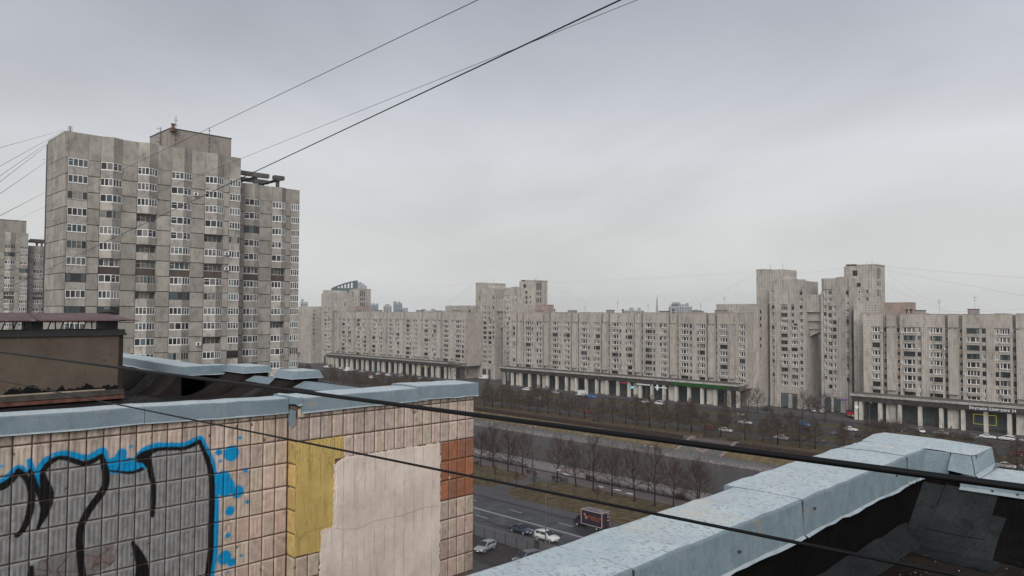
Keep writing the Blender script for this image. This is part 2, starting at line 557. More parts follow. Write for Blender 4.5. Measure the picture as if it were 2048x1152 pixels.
BARK = plain('bark', (0.024, 0.020, 0.018), 0.95, 0.1, var=0.25)
TWIG = plain('twigs_purple_grey', (0.058, 0.036, 0.032), 0.95, 0.1, var=0.2)
LARCH = plain('larch_twigs', (0.072, 0.048, 0.035), 0.95, 0.1, var=0.25)
HEDGEM = m_ground('bare_hedge', (0.045, 0.030, 0.025), (0.066, 0.044, 0.035), (0.026, 0.018, 0.016), 0.5, 3.5, 0.95, 0.1, 1.0)
# ------------------------------------------------------------------ the setting: ground, roads, river
def sheet(name, x0, x1, y0, y1, z, mat, z1=None, cells=1):
    m = MB()
    z1 = z if z1 is None else z1
    m.quad((x0, y0, z), (x1, y0, z), (x1, y1, z1), (x0, y1, z1))
    o = m.build(name, mat)
    o['kind'] = 'structure'
    return o

def slab(name, x0, x1, y0, y1, z0, z1, mat):
    o = MB().box(x0, x1, y0, y1, z0, z1).build(name, mat)
    o['kind'] = 'structure'
    return o

XL, XR = -2300.0, 350.0
# near bank and far bank sheets with the river channel between them
sheet('ground', XL, XR, -260.0, 134.6, -0.02, EARTH)
sheet('far_ground', XL, XR, 198.0, 2300.0, -0.02, EARTH)
sheet('river', XL, XR, 141.0, 186.0, -3.0, WATER)

sheet('yard', -150, 60, 10.2, 86.6, 0.0, MUD)
sheet('yard_lane', -150, 60, 60, 78.5, 0.004, ASPHALT2)
sheet('roadside_strip', XL, 200, 87.2, 92.7, 0.06, VERGE)
slab('near_kerb', XL, 200, 92.7, 92.9, -0.05, 0.13, KERB)
road = sheet('road', XL, 200, 92.9, 106.8, 0.0, ASPHALT)
slab('far_kerb', XL, 200, 106.8, 107.1, -0.05, 0.14, KERB)
sheet('pavement', XL, 200, 107.1, 110.4, 0.10, SIDEWALK)
sheet('lawn', XL, 200, 110.4, 128.4, 0.104, GRASS)
sheet('lawn_crossing', -118.2, -113.9, 110.4, 128.4, 0.112, SIDEWALK)
mb = MB()
mb.add([(-126, 110.4, 0.116), (-108, 110.4, 0.116), (-113.6, 113.5, 0.116), (-118.4, 113.5, 0.116)], [(0, 1, 2, 3)])
mb.add([(-122, 128.4, 0.116), (-118.4, 125.6, 0.116), (-113.7, 125.6, 0.116), (-108.5, 128.4, 0.116)], [(0, 1, 2, 3)])
tag(mb.build('path_flare', SIDEWALK), kind='structure')
sheet('riverside_path', XL, 200, 128.4, 133.2, 0.10, PINKPATH)
sheet('hedge_bed', XL, 200, 133.2, 134.6, 0.10, MUD)
slab('embankment_terrace', XL, 200, 134.6, 140.2, -3.2, 0.10, GRANITE)
slab('embankment_edge', XL, 200, 140.2, 141.0, -3.2, 0.42, GRANITE)
# painted lines on the road, each dash its own piece
for row_y, x_first in ((103.25, -138.3), (96.1, -127.5)):
    me = MB().box(-1.65, 1.65, -0.09, 0.09, 0.0, 0.004).mesh('lane_dash', ROADPAINT)
    for k in range(14):
        o = bpy.data.objects.new('lane_dash', me)
        COL.objects.link(o)
        o.parent = road
        o.location = (x_first + 12.55 * k, row_y, 0.004)
ASPHALT_OLD = m_asphalt('asphalt_repair', (0.016, 0.0165, 0.017), (0.026, 0.0265, 0.027), 0.1)
ASPHALT_PALE = m_asphalt('worn_asphalt', (0.055, 0.056, 0.057), (0.072, 0.073, 0.074), 0.1)
for i_, (x_, y_, l_, w_) in enumerate(((-104, 101.6, 5.5, 1.6), (-96.5, 94.4, 7.0, 1.3), (-112, 97.6, 4.0, 1.1), (-92.0, 104.9, 3.6, 1.5), (-88.5, 97.7, 9.0, 0.9), (-118, 104.8, 6.0, 1.4), (-101, 105.6, 12.0, 0.7))):
    o = MB().box(x_ - l_ / 2, x_ + l_ / 2, y_ - w_ / 2, y_ + w_ / 2, 0.0, 0.003).build('asphalt_repair', ASPHALT_OLD if i_ % 3 else ASPHALT_PALE)
    o.parent = road
for x_, y_ in ((-99.0, 101.2), (-106.5, 95.2), (-91.2, 105.9), (-94.5, 98.1)):
    o = MB().lathe([(0.34, 0), (0.34, 0.006)], (x_, y_, 0.002), 14).build('manhole_cover', METALDARK)
    o.parent = road
for y in (99.25, 99.62):
    o = MB().box(-400, 150, y - 0.08, y + 0.08, 0.004, 0.008).build('centre_line', ROADPAINT)
    o.parent = road

# far bank: low quay, grassy slope, steps
slab('far_quay', XL, XR, 185.6, 192.4, -5.0, -2.4, QUAY)
slab('quay_lip', XL, XR, 185.3, 185.9, -3.4, -2.28, GRANITE)
STX0, STX1 = -121.4, -106.2
for a, b in ((XL, STX0), (STX1, XR)):
    m = MB()
    n = 40
    m.ext([(192.4, -5.0), (198.2, -5.0), (198.2, 0.02), (197.4, -0.02), (192.4, -2.35)], 'x', a, b)
    tag(m.build('river_bank', GRASS_GOLD), kind='structure')
st = root('river_steps', 'wide grey stone steps down to the far quay between pink side walls', 'steps', (-113.8, 192.5, -2.4))
for i in range(14):
    y0 = 192.4 + i * 0.57
    MB().box(STX0 + 0.7, STX1 - 0.7, y0, y0 + 0.60, -4.0, -2.40 + (i + 1) * 0.171).build('step', QUAY, st)
for xa in (STX0, STX1 - 0.7):
    m = MB()
    m.ext([(192.3, -5), (201.0, -5), (201.0, 0.45), (199.6, 0.45), (192.3, -1.95)], 'x', xa, xa + 0.7)
    m.build('side_wall', GRANITE_PINK, st)
    m = MB()
    m.box(xa - 0.25, xa + 0.95, 200.6, 202.2, -0.05, 0.75)
    m.build('pedestal', GRANITE_PINK, st)
MB().box(-115.6, -111.9, 193.4, 195.2, -2.38, -1.2).build('landing_block', GRANITE_PINK, st)
MB().box(-115.2, -112.3, 193.8, 194.8, -1.2, -1.08).build('slab', QUAY, st)

sheet('far_path', XL, XR, 200.4, 205.0, 0.004, PINKPATH)
sheet('far_lawn', XL, XR, 205.0, 216.6, 0.03, GRASS)
slab('far_lawn_kerb', XL, XR, 216.6, 216.8, -0.05, 0.13, KERB)
sheet('far_street', XL, XR, 216.8, 227.5, 0.0, ASPHALT2)
sheet('far_median', XL, XR, 227.5, 236.0, 0.09, GRASS_GREEN)
slab('median_kerb', XL, XR, 227.3, 227.5, -0.05, 0.13, KERB)
sheet('far_carriageway', XL, XR, 236.0, 255.2, 0.0, ASPHALT2)
for a, b in ((-205, -134), (-106, -60), (-305, -222), (-440, -325)):
    sheet('front_lawn', a, b, 255.2, 262.2, 0.10, GRASS_GREEN)
    slab('front_lawn_kerb', a - 0.1, b + 0.1, 255.0, 255.2, -0.05, 0.13, KERB)
sheet('parking_lane', XL, XR, 262.2, 271.5, 0.004, ASPHALT2)
for a, b in ((-134, -106), (-222, -205), (-325, -305)):
    sheet('driveway', a, b, 255.2, 262.2, 0.004, ASPHALT2)
sheet('arcade_pavement', XL, XR, 271.5, 291.0, 0.08, SIDEWALK)
sheet('courtyard', XL, XR, 291.0, 340.0, 0.012, ASPHALT2)
# ------------------------------------------------------------------ far row of apartment blocks
def win_mesh(w, h, panes, frame, depth=0.10, fr=0.10, mul=0.13, seed=0, glass=(0, 0, 1)):
    """sashes in a frame, front towards -Y, centred on the origin; slots: frame, glass, curtained, bluish"""
    rnd = random.Random(seed)
    m, gm = MB(), MB()
    x0, x1, z0, z1 = -w / 2, w / 2, -h / 2, h / 2
    m.box(x0, x1, -depth, 0, z0, z0 + fr, 0)
    m.box(x0, x1, -depth, 0, z1 - fr * 0.8, z1, 0)
    m.box(x0, x0 + fr, -depth, 0, z0 + fr, z1 - fr * 0.8, 0)
    m.box(x1 - fr, x1, -depth, 0, z0 + fr, z1 - fr * 0.8, 0)
    tot = sum(panes)
    xs = [x0]
    for p in panes: xs.append(xs[-1] + w * p / tot)
    for i in range(len(panes)):
        g = rnd.choice(glass)
        a, b = xs[i], xs[i + 1]
        gm.quad((a, -0.02, z0 + fr), (b, -0.02, z0 + fr), (b, -0.02, z1 - fr), (a, -0.02, z1 - fr), g)
        if i: m.box(a - mul / 2, a + mul / 2, -depth - 0.005, 0, z0 + fr, z1 - fr * 0.8, 0)
    return m.mesh('window', frame), gm.mesh('glazing', [GLASS, GLASS2, GLASS3])

def wput(pair, parent, loc, rot=(0, 0, 0)):
    """a window (frame) with its glazing as a sub-part"""
    o = inst(pair[0], 'window', parent, loc, rot)
    local(pair[1], 'glazing', o)
    return o

WCACHE = {}
def win(w, h, kind, var):
    k = (round(w, 1), round(h, 2), kind, var)
    if k in WCACHE: return WCACHE[k]
    fr, pn, ml, gl = {'w3': (WHITE, (0.8, 1.3, 0.9), 0.24, (0, 0, 0, 0, 1)), 'w4': (WHITE, (1, 1, 1, 1), 0.18, (0, 0, 1)),
                      'o3': (OLDFRAME, (0.8, 1.2, 1), 0.12, (0, 0, 1, 2)), 'd3': (DARKFRAME, (1, 1, 1, 1), 0.07, (0, 0, 0, 2)),
                      'n': (WHITE, (1, 1.3), 0.15, (0, 0, 1)), 'no': (OLDFRAME, (1, 1.3), 0.10, (0, 0, 1)), 'nd': (DARKFRAME, (1, 1), 0.07, (0,)),
                      'w2': (WHITE, (1, 1.2), 0.14, (0, 0, 1))}[kind]
    WCACHE[k] = win_mesh(w, h, pn, fr, fr=0.14 if fr is WHITE else 0.09, mul=ml, seed=hash((k[0], kind, var)) % 1000 if False else int(k[0] * 10) + var * 17, glass=gl)
    return WCACHE[k]

ROWS = [32.65 - 2.79 * k for k in range(9)]
Y0 = 283.0

def apartment_block(label, x0, x1, piers, period, left_extra, right_extra, canopy, detail=True):
    rnd = random.Random(int(-x0))
    B = root('apartment_block', label, 'building', ((x0 + x1) / 2, 290, 0), 'long slab blocks across the river')
    wall = MB()
    # core and back
    wall.box(x0 + 0.05, x1 - 0.05, Y0 + 1.6, Y0 + 12.5, 7.6, 38.1)
    spans, wins = [], []           # spans: (a, b, type); wins: (a, b, wide)
    s = period / 18.67
    for i, c in enumerate(piers):
        spans.append((c - 1.5 * s, c + 1.5 * s, 'pier'))
        if i < len(piers) - 1:
            q = lambda t: c + t * s
            spans += [(q(1.5), q(2.6), 'slot'), (q(2.6), q(3.6), 'pil'), (q(3.6), q(9.2), 'bay'), (q(9.2), q(11.3), 'pil'), (q(11.3), q(15.5), 'bay'),
                      (q(15.5), q(16.2), 'pil'), (q(16.2), q(17.17), 'slot')]
            wins += [(q(3.72), q(7.3), 1), (q(7.95), q(9.0), 0), (q(11.5), q(12.5), 0), (q(12.8), q(15.42), 1), (q(1.6), q(2.55), 2), (q(16.25), q(17.1), 2)]
    for a, b, t, ww in left_extra + right_extra:
        spans.append((a, b, t))
        for w_ in ww: wins.append(w_)
    zt, zb = 33.75, 9.3
    slotw = MB()
    nwin = 0
    for a, b, t in spans:
        if t == 'pil':
            wall.box(a, b, Y0, Y0 + 1.7, zb, zt)
        elif t == 'pier':
            wall.box(a, b, Y0 + 0.25, Y0 + 1.7, zb, zt)
            wall.box(a + 0.12, b - 0.12, Y0 - 0.75, Y0 + 0.25, 11.3, 33.2)
            # little bracket crowning the pier
            m_ = (a + b) / 2
            wall.add([(m_ - 0.9, Y0 - 0.80, 33.55), (m_ + 0.9, Y0 - 0.80, 33.55), (m_ + 0.9, Y0 + 0.2, 33.55), (m_ - 0.9, Y0 + 0.2, 33.55),
                      (m_ - 0.35, Y0 - 0.78, 33.1), (m_ + 0.35, Y0 - 0.78, 33.1), (m_ + 0.35, Y0 + 0.2, 33.1), (m_ - 0.35, Y0 + 0.2, 33.1)],
                     [(0, 1, 2, 3), (7, 6, 5, 4), (0, 4, 5, 1), (1, 5, 6, 2), (3, 2, 6, 7), (0, 3, 7, 4)])
        if t != 'slot':
            d = 0.0 if t != 'pier' else -0.25
            top = 38.35 + rnd.choice((0, 0, 0.22))
            wall.box(a, b, Y0 + d, Y0 + 1.7, zt, 36.60)
            wall.box(a, b, Y0 + d + 0.05, Y0 + 1.7, 36.60, top - 0.12)
            wall.box(a - 0.02, b + 0.02, Y0 + d - 0.05, Y0 + 1.75, top - 0.12, top)
    for a, b, kind in wins:
        wd = b - a
        if kind == 2:                # narrow windows deep in the slots
            for z in ROWS:
                slotw.box(a, b, Y0 + 0.62, Y0 + 0.8, z - 0.75, z + 0.75, rnd.choice((0, 4, 4, 1)))
                slotw.quad((a + 0.1, Y0 + 0.61, z - 0.63), (b - 0.1, Y0 + 0.61, z - 0.63), (b - 0.1, Y0 + 0.61, z + 0.65), (a + 0.1, Y0 + 0.61, z + 0.65), 2)
            # pale spandrels between them
            for k in range(8):
                slotw.box(a - 0.1, b + 0.1, Y0 + 0.55, Y0 + 1.62, ROWS[k] - 2.02, ROWS[k] - 0.77, 3)
            continue
        hh = 1.78 if kind == 1 else 1.58
        for r, z in enumerate(ROWS):
            if r == 8: zz, h_ = z + 0.15, 1.2
            else: zz, h_ = z, hh
            if kind == 1:
                kd = rnd.choices(('w3', 'w4', 'o3', 'd3'), (62, 6, 9, 23))[0]
            else:
                kd = rnd.choices(('n', 'no', 'nd'), (55, 20, 25))[0]
            me = win(wd, h_, kd, rnd.randrange(4))
            wput(me, B, ((a + b) / 2, Y0 + 0.50, zz))
            nwin += 1
    for a, b, t in spans:
        if t != 'bay': continue
        ww = sorted((u, v, k) for u, v, k in wins if u >= a - 0.05 and v <= b + 0.05 and k != 2)
        # solid strips beside and between the windows
        xs = [a] + [q for u, v, k in ww for q in (u, v)] + [b]
        for i in range(0, len(xs), 2):
            if xs[i + 1] - xs[i] > 0.02: wall.box(xs[i], xs[i + 1], Y0 + 0.26, Y0 + 1.7, zb, zt)
        for u, v, k in ww:
            hh = 1.78 if k == 1 else 1.58
            prev = zt
            for r, z in enumerate(ROWS):
                zz, h_ = (z + 0.15, 1.2) if r == 8 else (z, hh)
                ytop = Y0 + (0.12 if k == 1 else 0.26)
                wall.box(u, v, ytop, Y0 + 1.7, zz + h_ / 2, prev)
                if k == 1 and r < 8: wall.box(u - 0.12, v + 0.12, ytop - 0.14, ytop, zz - h_ / 2 - 0.26, zz - h_ / 2 - 0.06)
                prev = zz - h_ / 2
            wall.box(u, v, Y0 + 0.2, Y0 + 1.7, zb, prev)
            if k == 1:               # hanging balcony over the lowest flat
                z = ROWS[7] - 0.83
                wall.add([(u - 0.25, Y0 - 0.1, z), (v + 0.25, Y0 - 0.1, z), (v - 0.35, Y0 - 0.72, z), (u + 0.35, Y0 - 0.72, z),
                          (u - 0.25, Y0 - 0.1, z - 1.0), (v + 0.25, Y0 - 0.1, z - 1.0), (v - 0.5, Y0 - 0.5, z - 1.0), (u + 0.5, Y0 - 0.5, z - 1.0)],
                         [(0, 3, 2, 1), (4, 5, 6, 7), (3, 7, 6, 2), (2, 6, 5, 1), (0, 4, 7, 3)])
    wall.build('wall', FACADE, B)
    acm = MB().box(-.4, .4, -.32, 0, -.3, .3, 0).box(-.28, .12, -.33, -.32, -.22, .22, 1).mesh('air_conditioner', [WHITE, METALDARK])
    bays_ = [(a, b) for a, b, t in spans if t == 'pil' and b - a > 0.6]
    for i in range(int(len(bays_) * 0.9)):
        a, b = rnd.choice(bays_)
        inst(acm, 'air_conditioner', B, (a + 0.45, Y0, rnd.choice(ROWS[:8]) - rnd.uniform(.2, .9)))
    so = slotw.build('slot_windows', [OLDFRAME, DARKFRAME, GLASS, BRICKGREY, WHITE], B)
    so['kind'] = 'stuff'
    # arcade: columns, cream infill panels, dark shop fronts behind
    cx0, cx1 = canopy
    colm = MB().box(-0.55, 0.55, -0.65, 0.65, 0, 6.9).mesh('column', CREAM)
    panm = MB().box(-1.7, 1.7, -0.12, 0.12, 0, 6.9).box(-1.55, 1.55, -0.16, -0.12, 0.05, 1.7).mesh('infill_panel', CREAM)
    shop = MB()
    xx = []
    lo, hi = piers[0] - period, piers[-1] + period
    for i in range(-1, len(piers) + 1):
        c = piers[0] + i * period
        for t in (-3.1, 3.1, 9.33):
            xx.append(c + t * s)
        if cx0 + 2 < c < cx1 - 2: inst(panm, 'infill_panel', B, (c, Y0 - 1.2, 0.08))
    xx += [cx0 + 1.2, cx1 - 1.2, cx1 - 5.2]
    for x in xx:
        if cx0 + 0.9 < x < cx1 - 0.9: inst(colm, 'column', B, (x, Y0 - 2.6, 0.08))
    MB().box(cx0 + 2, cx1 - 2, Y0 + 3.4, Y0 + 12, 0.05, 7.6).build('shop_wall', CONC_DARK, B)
    x = cx0 + 2.6
    k = 0
    while x < cx1 - 6:
        w = 4.6 if k % 2 else 3.6
        f = MB()
        f.box(x, x + w, Y0 + 3.26, Y0 + 3.38, 0.4, 4.6, 0)
        n = 4
        for j in range(n):
            a = x + 0.12 + (w - 0.12) * j / n
            f.quad((a, Y0 + 3.25, 0.55), (a + (w - 0.12) / n - 0.12, Y0 + 3.25, 0.55), (a + (w - 0.12) / n - 0.12, Y0 + 3.25, 4.45), (a, Y0 + 3.25, 4.45), 1)
        f.build('shop_window', [DARKFRAME, GLASS3], B)
        x += w + 1.6
        k += 1
    c = MB()
    c.ext([(Y0 + 1.0, 7.0), (Y0 + 1.0, 9.9), (Y0 - 5.2, 9.45), (Y0 - 5.25, 8.85), (Y0 - 5.0, 8.80), (Y0 - 3.6, 6.85)][::-1], 'x', cx0, cx1, 0)
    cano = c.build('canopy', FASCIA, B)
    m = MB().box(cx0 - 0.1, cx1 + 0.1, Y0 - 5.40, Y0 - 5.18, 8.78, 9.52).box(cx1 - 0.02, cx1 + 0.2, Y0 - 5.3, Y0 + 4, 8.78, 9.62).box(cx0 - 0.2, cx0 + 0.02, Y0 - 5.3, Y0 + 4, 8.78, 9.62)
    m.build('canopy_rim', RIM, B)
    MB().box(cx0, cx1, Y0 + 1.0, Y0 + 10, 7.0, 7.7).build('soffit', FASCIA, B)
    MB().box(x0 + 0.4, x1 - 0.4, Y0 + 1.8, Y0 + 12.2, 38.1, 38.16).build('roof', BIT_BROWN, B)
    return B

mid_piers = [-272.8 + 18.67 * k for k in range(7)]
apartment_block('long pinkish-grey tiled slab block in the middle over the arcade with the green sign', -280.6, -145.0, mid_piers, 18.67,
                [(-280.4, -278.7, 'pil', []), (-278.7, -276.6, 'bay', [(-278.4, -276.9, 1)]), (-276.6, -275.8, 'pil', []), (-275.8, -274.3, 'slot', [(-275.5, -274.7, 2)])],
                [(-159.28, -158.2, 'slot', [(-159.1, -158.4, 2)]), (-158.2, -157.3, 'pil', []), (-157.3, -153.4, 'bay', [(-157.1, -153.7, 1)]), (-153.4, -152.4, 'pil', []),
                 (-152.4, -150.0, 'pier', []), (-150.0, -148.6, 'pil', []), (-148.6, -145.6, 'bay', [(-148.3, -145.9, 1)]), (-145.6, -145.0, 'pil', [])],
                (-283.4, -146.3))
left_piers = [-447.0 + 18.0 * k for k in range(7)]
apartment_block('farthest full-length tiled slab block, left of the middle towers above the parked white cars', -452.0, -316.0, left_piers, 18.0,
                [(-451.8, -450.2, 'pil', []), (-450.2, -448.45, 'slot', [(-449.8, -449.0, 2)])],
                [(-337.55, -336.4, 'slot', [(-337.4, -336.6, 2)]), (-336.4, -335.9, 'pil', []), (-335.9, -331.0, 'bay', [(-335.6, -331.3, 1)]), (-331.0, -328.6, 'pil', []),
                 (-328.6, -326.2, 'pier', []), (-326.2, -325.0, 'pil', []), (-325.0, -317.2, 'bay', [(-324.8, -320.4, 1), (-319.3, -317.8, 0)]), (-317.2, -316.0, 'pil', [])],
                (-456.0, -321.0))
right_piers = [-89.9 + 19.4 * k for k in range(4)]
apartment_block('nearest tiled slab block at the right edge with white lettering on its canopy', -99.6, -28.0, right_piers, 19.4,
                [(-99.6, -96.8, 'pil', []), (-96.8, -93.6, 'bay', [(-96.5, -93.9, 1)]), (-93.6, -92.85, 'pil', []), (-92.85, -91.46, 'slot', [(-92.6, -91.8, 2)])],
                [(-30.1, -29.0, 'slot', [(-29.9, -29.2, 2)]), (-29.0, -28.0, 'pil', [])],
                (-102.4, -24.0))
apartment_block('half-hidden tiled slab block beside the left tower at the far end of the row', -572.0, -508.5, [-560.0, -542.0], 18.0,
                [(-572.0, -563.0, 'pil', []), (-563.0, -561.5, 'slot', [])],
                [(-540.55, -539.4, 'slot', [(-540.4, -539.6, 2)]), (-539.4, -537.0, 'pil', []), (-537.0, -531.0, 'bay', [(-536.6, -532, 1)]), (-531.0, -526.0, 'pil', []),
                 (-526.0, -512.0, 'bay', [(-524.5, -519.8, 1), (-517.8, -515.2, 0)]), (-512.0, -508.5, 'pil', [])],
                (-575.0, -512.0))

# ---- pairs of stepped towers joined by a bridge
def tower_pair(dx, label, seed, dt=0.0):
    rnd = random.Random(seed)
    T = root('tower_pair', label, 'building', (-127 + dx, 303, 0), 'stepped tower pairs')
    w = MB()
    B_ = lambda a, b, c, d, e, f: w.box(a + dx, b + dx, c, d, e, f)
    YF = 296.0
    flo = [40.45 - 2.79 * k for k in range(12)]
    nar = [46.5 - 2.79 * k for k in range(14)]
    # left tower body in vertical strips of slightly different depth
    B_(-141.2, -126.4, YF + 0.6, 309.0, 0, 51.4)
    B_(-141.4, -140.6, YF + 0.15, YF + 0.7, 0, 52.0)
    B_(-139.2, -136.7, YF - 0.25, YF + 0.7, 0, 52.2)
    B_(-126.9, -126.3, YF - 0.05, YF + 0.7, 0, 52.0)
    B_(-136.7, -129.4, YF + 0.05, YF + 0.7, 42.0, 52.25)
    B_(-129.4, -126.9, YF + 0.2, YF + 0.7, 47.9, 52.1)
    B_(-140.6, -139.2, YF + 0.3, YF + 0.7, 47.9, 51.9)
    B_(-133.0, -129.8, YF - 0.35, YF + 0.7, 37.6, 42.0) if False else None
    # tall slab behind it
    B_(-150.6, -138.7, 303.0, 316.5, 0, 56.9 + dt)
    B_(-150.6, -146.0, 302.9, 316.5, 56.9 + dt, 57.3 + dt)
    # low wing towards the slab block
    B_(-162.0, -143.0, 289.0, 303.0, 0, 42.2)
    # right tower
    B_(-120.0, -108.6, YF + 0.6, 309.0, 0, 52.2)
    B_(-120.2, -119.2, YF + 0.1, YF + 0.7, 0, 46.9)
    B_(-114.0, -112.6, YF - 0.1, YF + 0.7, 0, 52.5)
    B_(-112.6, -109.9, YF - 0.25, YF + 0.7, 0, 52.6)
    B_(-109.3, -108.5, YF + 0.05, YF + 0.7, 0, 52.4)
    B_(-119.2, -114.0, YF + 0.12, YF + 0.7, 47.9, 52.1)
    # its tall slab
    B_(-113.3, -101.5, 302.0, 312.6, 0, 57.0 + dt)
    B_(-108.5, -101.3, 301.9, 312.7, 57.0 + dt, 57.5 + dt)
    # low wing and brick lift house behind the next block
    B_(-105.5, -96.0, 290.2, 302.0, 0, 42.4)
    # bridge over the gap, stepped soffits and an arched underside
    B_(-126.3, -120.2, YF + 1.2, 306.0, 38.9, 45.9)
    B_(-126.3, -120.2, YF + 2.6, 306.0, 35.9, 38.9)
    B_(-126.3, -120.2, YF + 3.4, 306.0, 32.0, 35.4)
    B_(-126.3, -120.2, YF + 2.4, YF + 3.4, 35.3, 36.0)
    arch = [(-126.3 + dx, 32.05), (-126.3 + dx, 29.0)] + [(-126.3 + dx + 6.1 * t, 29.0 + 2.0 * math.sin(math.pi / 2 * t)) for t in (0.2, 0.4, 0.6, 0.8, 1.0)] + [(-120.2 + dx, 32.05)]
    n = len(arch)
    w.add([(x, YF + 4.0, z) for x, z in arch] + [(x, 306.0, z) for x, z in arch],
          [tuple(range(n)), tuple(reversed(range(n, 2 * n)))] + [(i, n + i, n + (i + 1) % n, (i + 1) % n) for i in range(n)])
    # spandrels between the window rows
    def column(a, b, rows, hh, yf, kinds, wts, spand=True, yglass=None, z_lo=None):
        prev = None
        for z in rows:
            me = win(b - a, hh, rnd.choices(kinds, wts)[0], rnd.randrange(4))
            wput(me, T, ((a + b) / 2 + dx, yglass or YF + 0.58, z))
            if spand:
                if prev is not None: B_(a, b, yf, YF + 0.7, z + hh / 2, prev)
                prev = z - hh / 2
        if spand and z_lo is not None: B_(a, b, yf, YF + 0.7, z_lo, prev)
    W3, wt = ('w3', 'w4', 'o3', 'd3'), (52, 8, 14, 26)
    NN, nt = ('n', 'no', 'nd'), (45, 30, 25)
    # left tower windows
    column(-140.4, -139.3, nar, 1.45, YF + 0.3, NN, nt, z_lo=8.6)
    column(-136.5, -133.7, flo, 1.6, YF + 0.05, W3, wt, z_lo=8.6)
    column(-132.2, -131.0, flo[:3] + [], 1.45, YF + 0.05, NN, nt)
    column(-132.2, -129.6, flo[3:], 1.6, YF + 0.05, W3, wt, z_lo=8.6)
    B_(-133.7, -132.2, YF + 0.0, YF + 0.7, 0, 42.0)
    B_(-131.0, -129.6, YF + 0.05, YF + 0.7, flo[2] - 1.4, 42.0)
    B_(-132.2, -129.6, YF + 0.05, YF + 0.7, flo[3] + 0.8, flo[2] - 0.72)
    B_(-129.6, -128.7, YF + 0.1, YF + 0.7, 0, 48)
    column(-128.7, -127.5, nar, 1.45, YF + 0.2, NN, nt, z_lo=8.6)
    B_(-127.5, -126.9, YF + 0.15, YF + 0.7, 0, 48)
    B_(-136.9, -129.3, YF - 0.45, YF + 0.7, 5.9, 8.7)
    for x in (-132.9, -129.2): B_(x - 0.55, x + 0.55, YF - 0.2, YF + 0.7, 0, 5.95)
    # narrow windows on the tall slab, the low wing and its side
    for z in [46.8 - 2.79 * k for k in range(14)]:
        wput(win(1.2, 1.5, rnd.choice(NN), rnd.randrange(4)), T, (-143.9 + dx, 303.0, z))
    for z in [39.0 - 2.79 * k for k in range(11)]:
        wput(win(1.1, 1.5, rnd.choice(('no', 'nd')), rnd.randrange(4)), T, (-143.0 + dx, 291.2, z), (0, 0, R(90)))
    # right tower windows
    column(-119.0, -118.0, nar[:13], 1.45, YF + 0.2, NN, nt, z_lo=8.0)
    B_(-118.0, -117.3, YF + 0.12, YF + 0.7, 0, 48)
    column(-117.3, -115.9, nar[:2] + [z for z in flo], 1.55, YF + 0.15, ('w2', 'no', 'nd'), (50, 20, 30), z_lo=8.0)
    B_(-115.9, -115.6, YF + 0.12, YF + 0.7, 0, 48)
    column(-115.6, -114.0, flo, 1.6, YF + 0.15, W3, wt, z_lo=8.0)
    B_(-115.6, -114.0, YF + 0.12, YF + 0.7, flo[0] + 0.8, 48)
    column(-110.2, -109.3, nar[:13], 1.45, YF + 0.2, NN, nt, spand=False, yglass=YF - 0.26)
    for z in [49.6 - 2.79 * k for k in range(15)]:
        wput(win(1.3, 1.5, rnd.choice(NN), rnd.randrange(4)), T, (-107.6 + dx, 302.0, z))
    for z in (46.9, 44.1):
        wput(win(1.3, 1.5, 'no', 1), T, (-104.6 + dx, 302.0, z))
    wput(win(1.9, 2.2, 'd3', 1), T, (-109.0 + dx, 302.0, 54.2 + dt))
    B_(-118.8, -111.9, YF - 0.35, YF + 0.7, 5.8, 8.2)
    for x in (-115.8, -112.2, -119.0): B_(x - 0.45, x + 0.45, YF - 0.2, YF + 0.7, 0, 5.85)
    # tall slits on the end wall of the right slab
    for i, y in enumerate((304.0, 305.5, 307.0)):
        for z, h in ((54.0 + dt, 4.2), (50.0 + dt, 1.8), (46.4 + dt, 2.6)):
            inst(MB().box(-0.4, 0.4, -0.04, 0.02, -h / 2, h / 2, 0).mesh('slit', [GLASS]) if ('slit', h) not in WCACHE else WCACHE[('slit', h)], 'slit_window', T, (-101.5 + dx, y, z), (0, 0, R(90)))
    w.build('wall', FACADE2, T)
    MB().box(-98.0 + dx, -87.4 + dx, 296.5, 302.0, 38.0, 42.3).box(-98.1 + dx, -87.3 + dx, 296.4, 302.1, 42.3, 42.55).build('lift_house', BRICKPINK, T)
    # pale plaster on the left slab's upper end wall
    MB().box(-138.70 + dx, -138.66 + dx, 303.3, 315.8, 52.4, 54.2).build('plaster_patch', CREAM, T)
    # ground floor glazing
    for a, b in ((-148.2, -142.2), (-136.3, -133.6), (-131.6, -130.2), (-118.3, -116.4), (-115.2, -112.8)):
        y = 295.62 if a > -142 else 302.8
        f = MB()
        f.box(a + dx, b + dx, y + 0.02, y + 0.3, 0.3, 5.2, 0)
        k = max(2, int((b - a) / 1.1))
        for j in range(k):
            u = a + 0.1 + (b - a - 0.1) * j / k
            f.quad((u + dx, y, 0.5), (u + (b - a - 0.1) / k - 0.1 + dx, y, 0.5), (u + (b - a - 0.1) / k - 0.1 + dx, y, 5.0), (u + dx, y, 5.0), 1)
        f.build('entrance_glazing', [DARKFRAME, GLASS3], T)
    for q in ((-146.5, 308, 57.3, 2.2), (-141.5, 309, 56.9, 3.0), (-104, 306, 57.5, 2.0), (-106.6, 308, 57.5, 1.6)):
        MB().tube([(q[0] + dx, q[1], q[2] + dt), (q[0] + dx, q[1], q[2] + q[3] + dt)], 0.06, 5).build('mast', METALDARK, T)
    MB().box(-112.8 + dx, -109.6 + dx, 303.2, 306.0, 57.0 + dt, 57.6 + dt).box(-113.1 + dx, -109.3 + dx, 302.9, 306.3, 57.6 + dt, 57.8 + dt).build('roof_hatch', CONC_DARK, T)
    return T

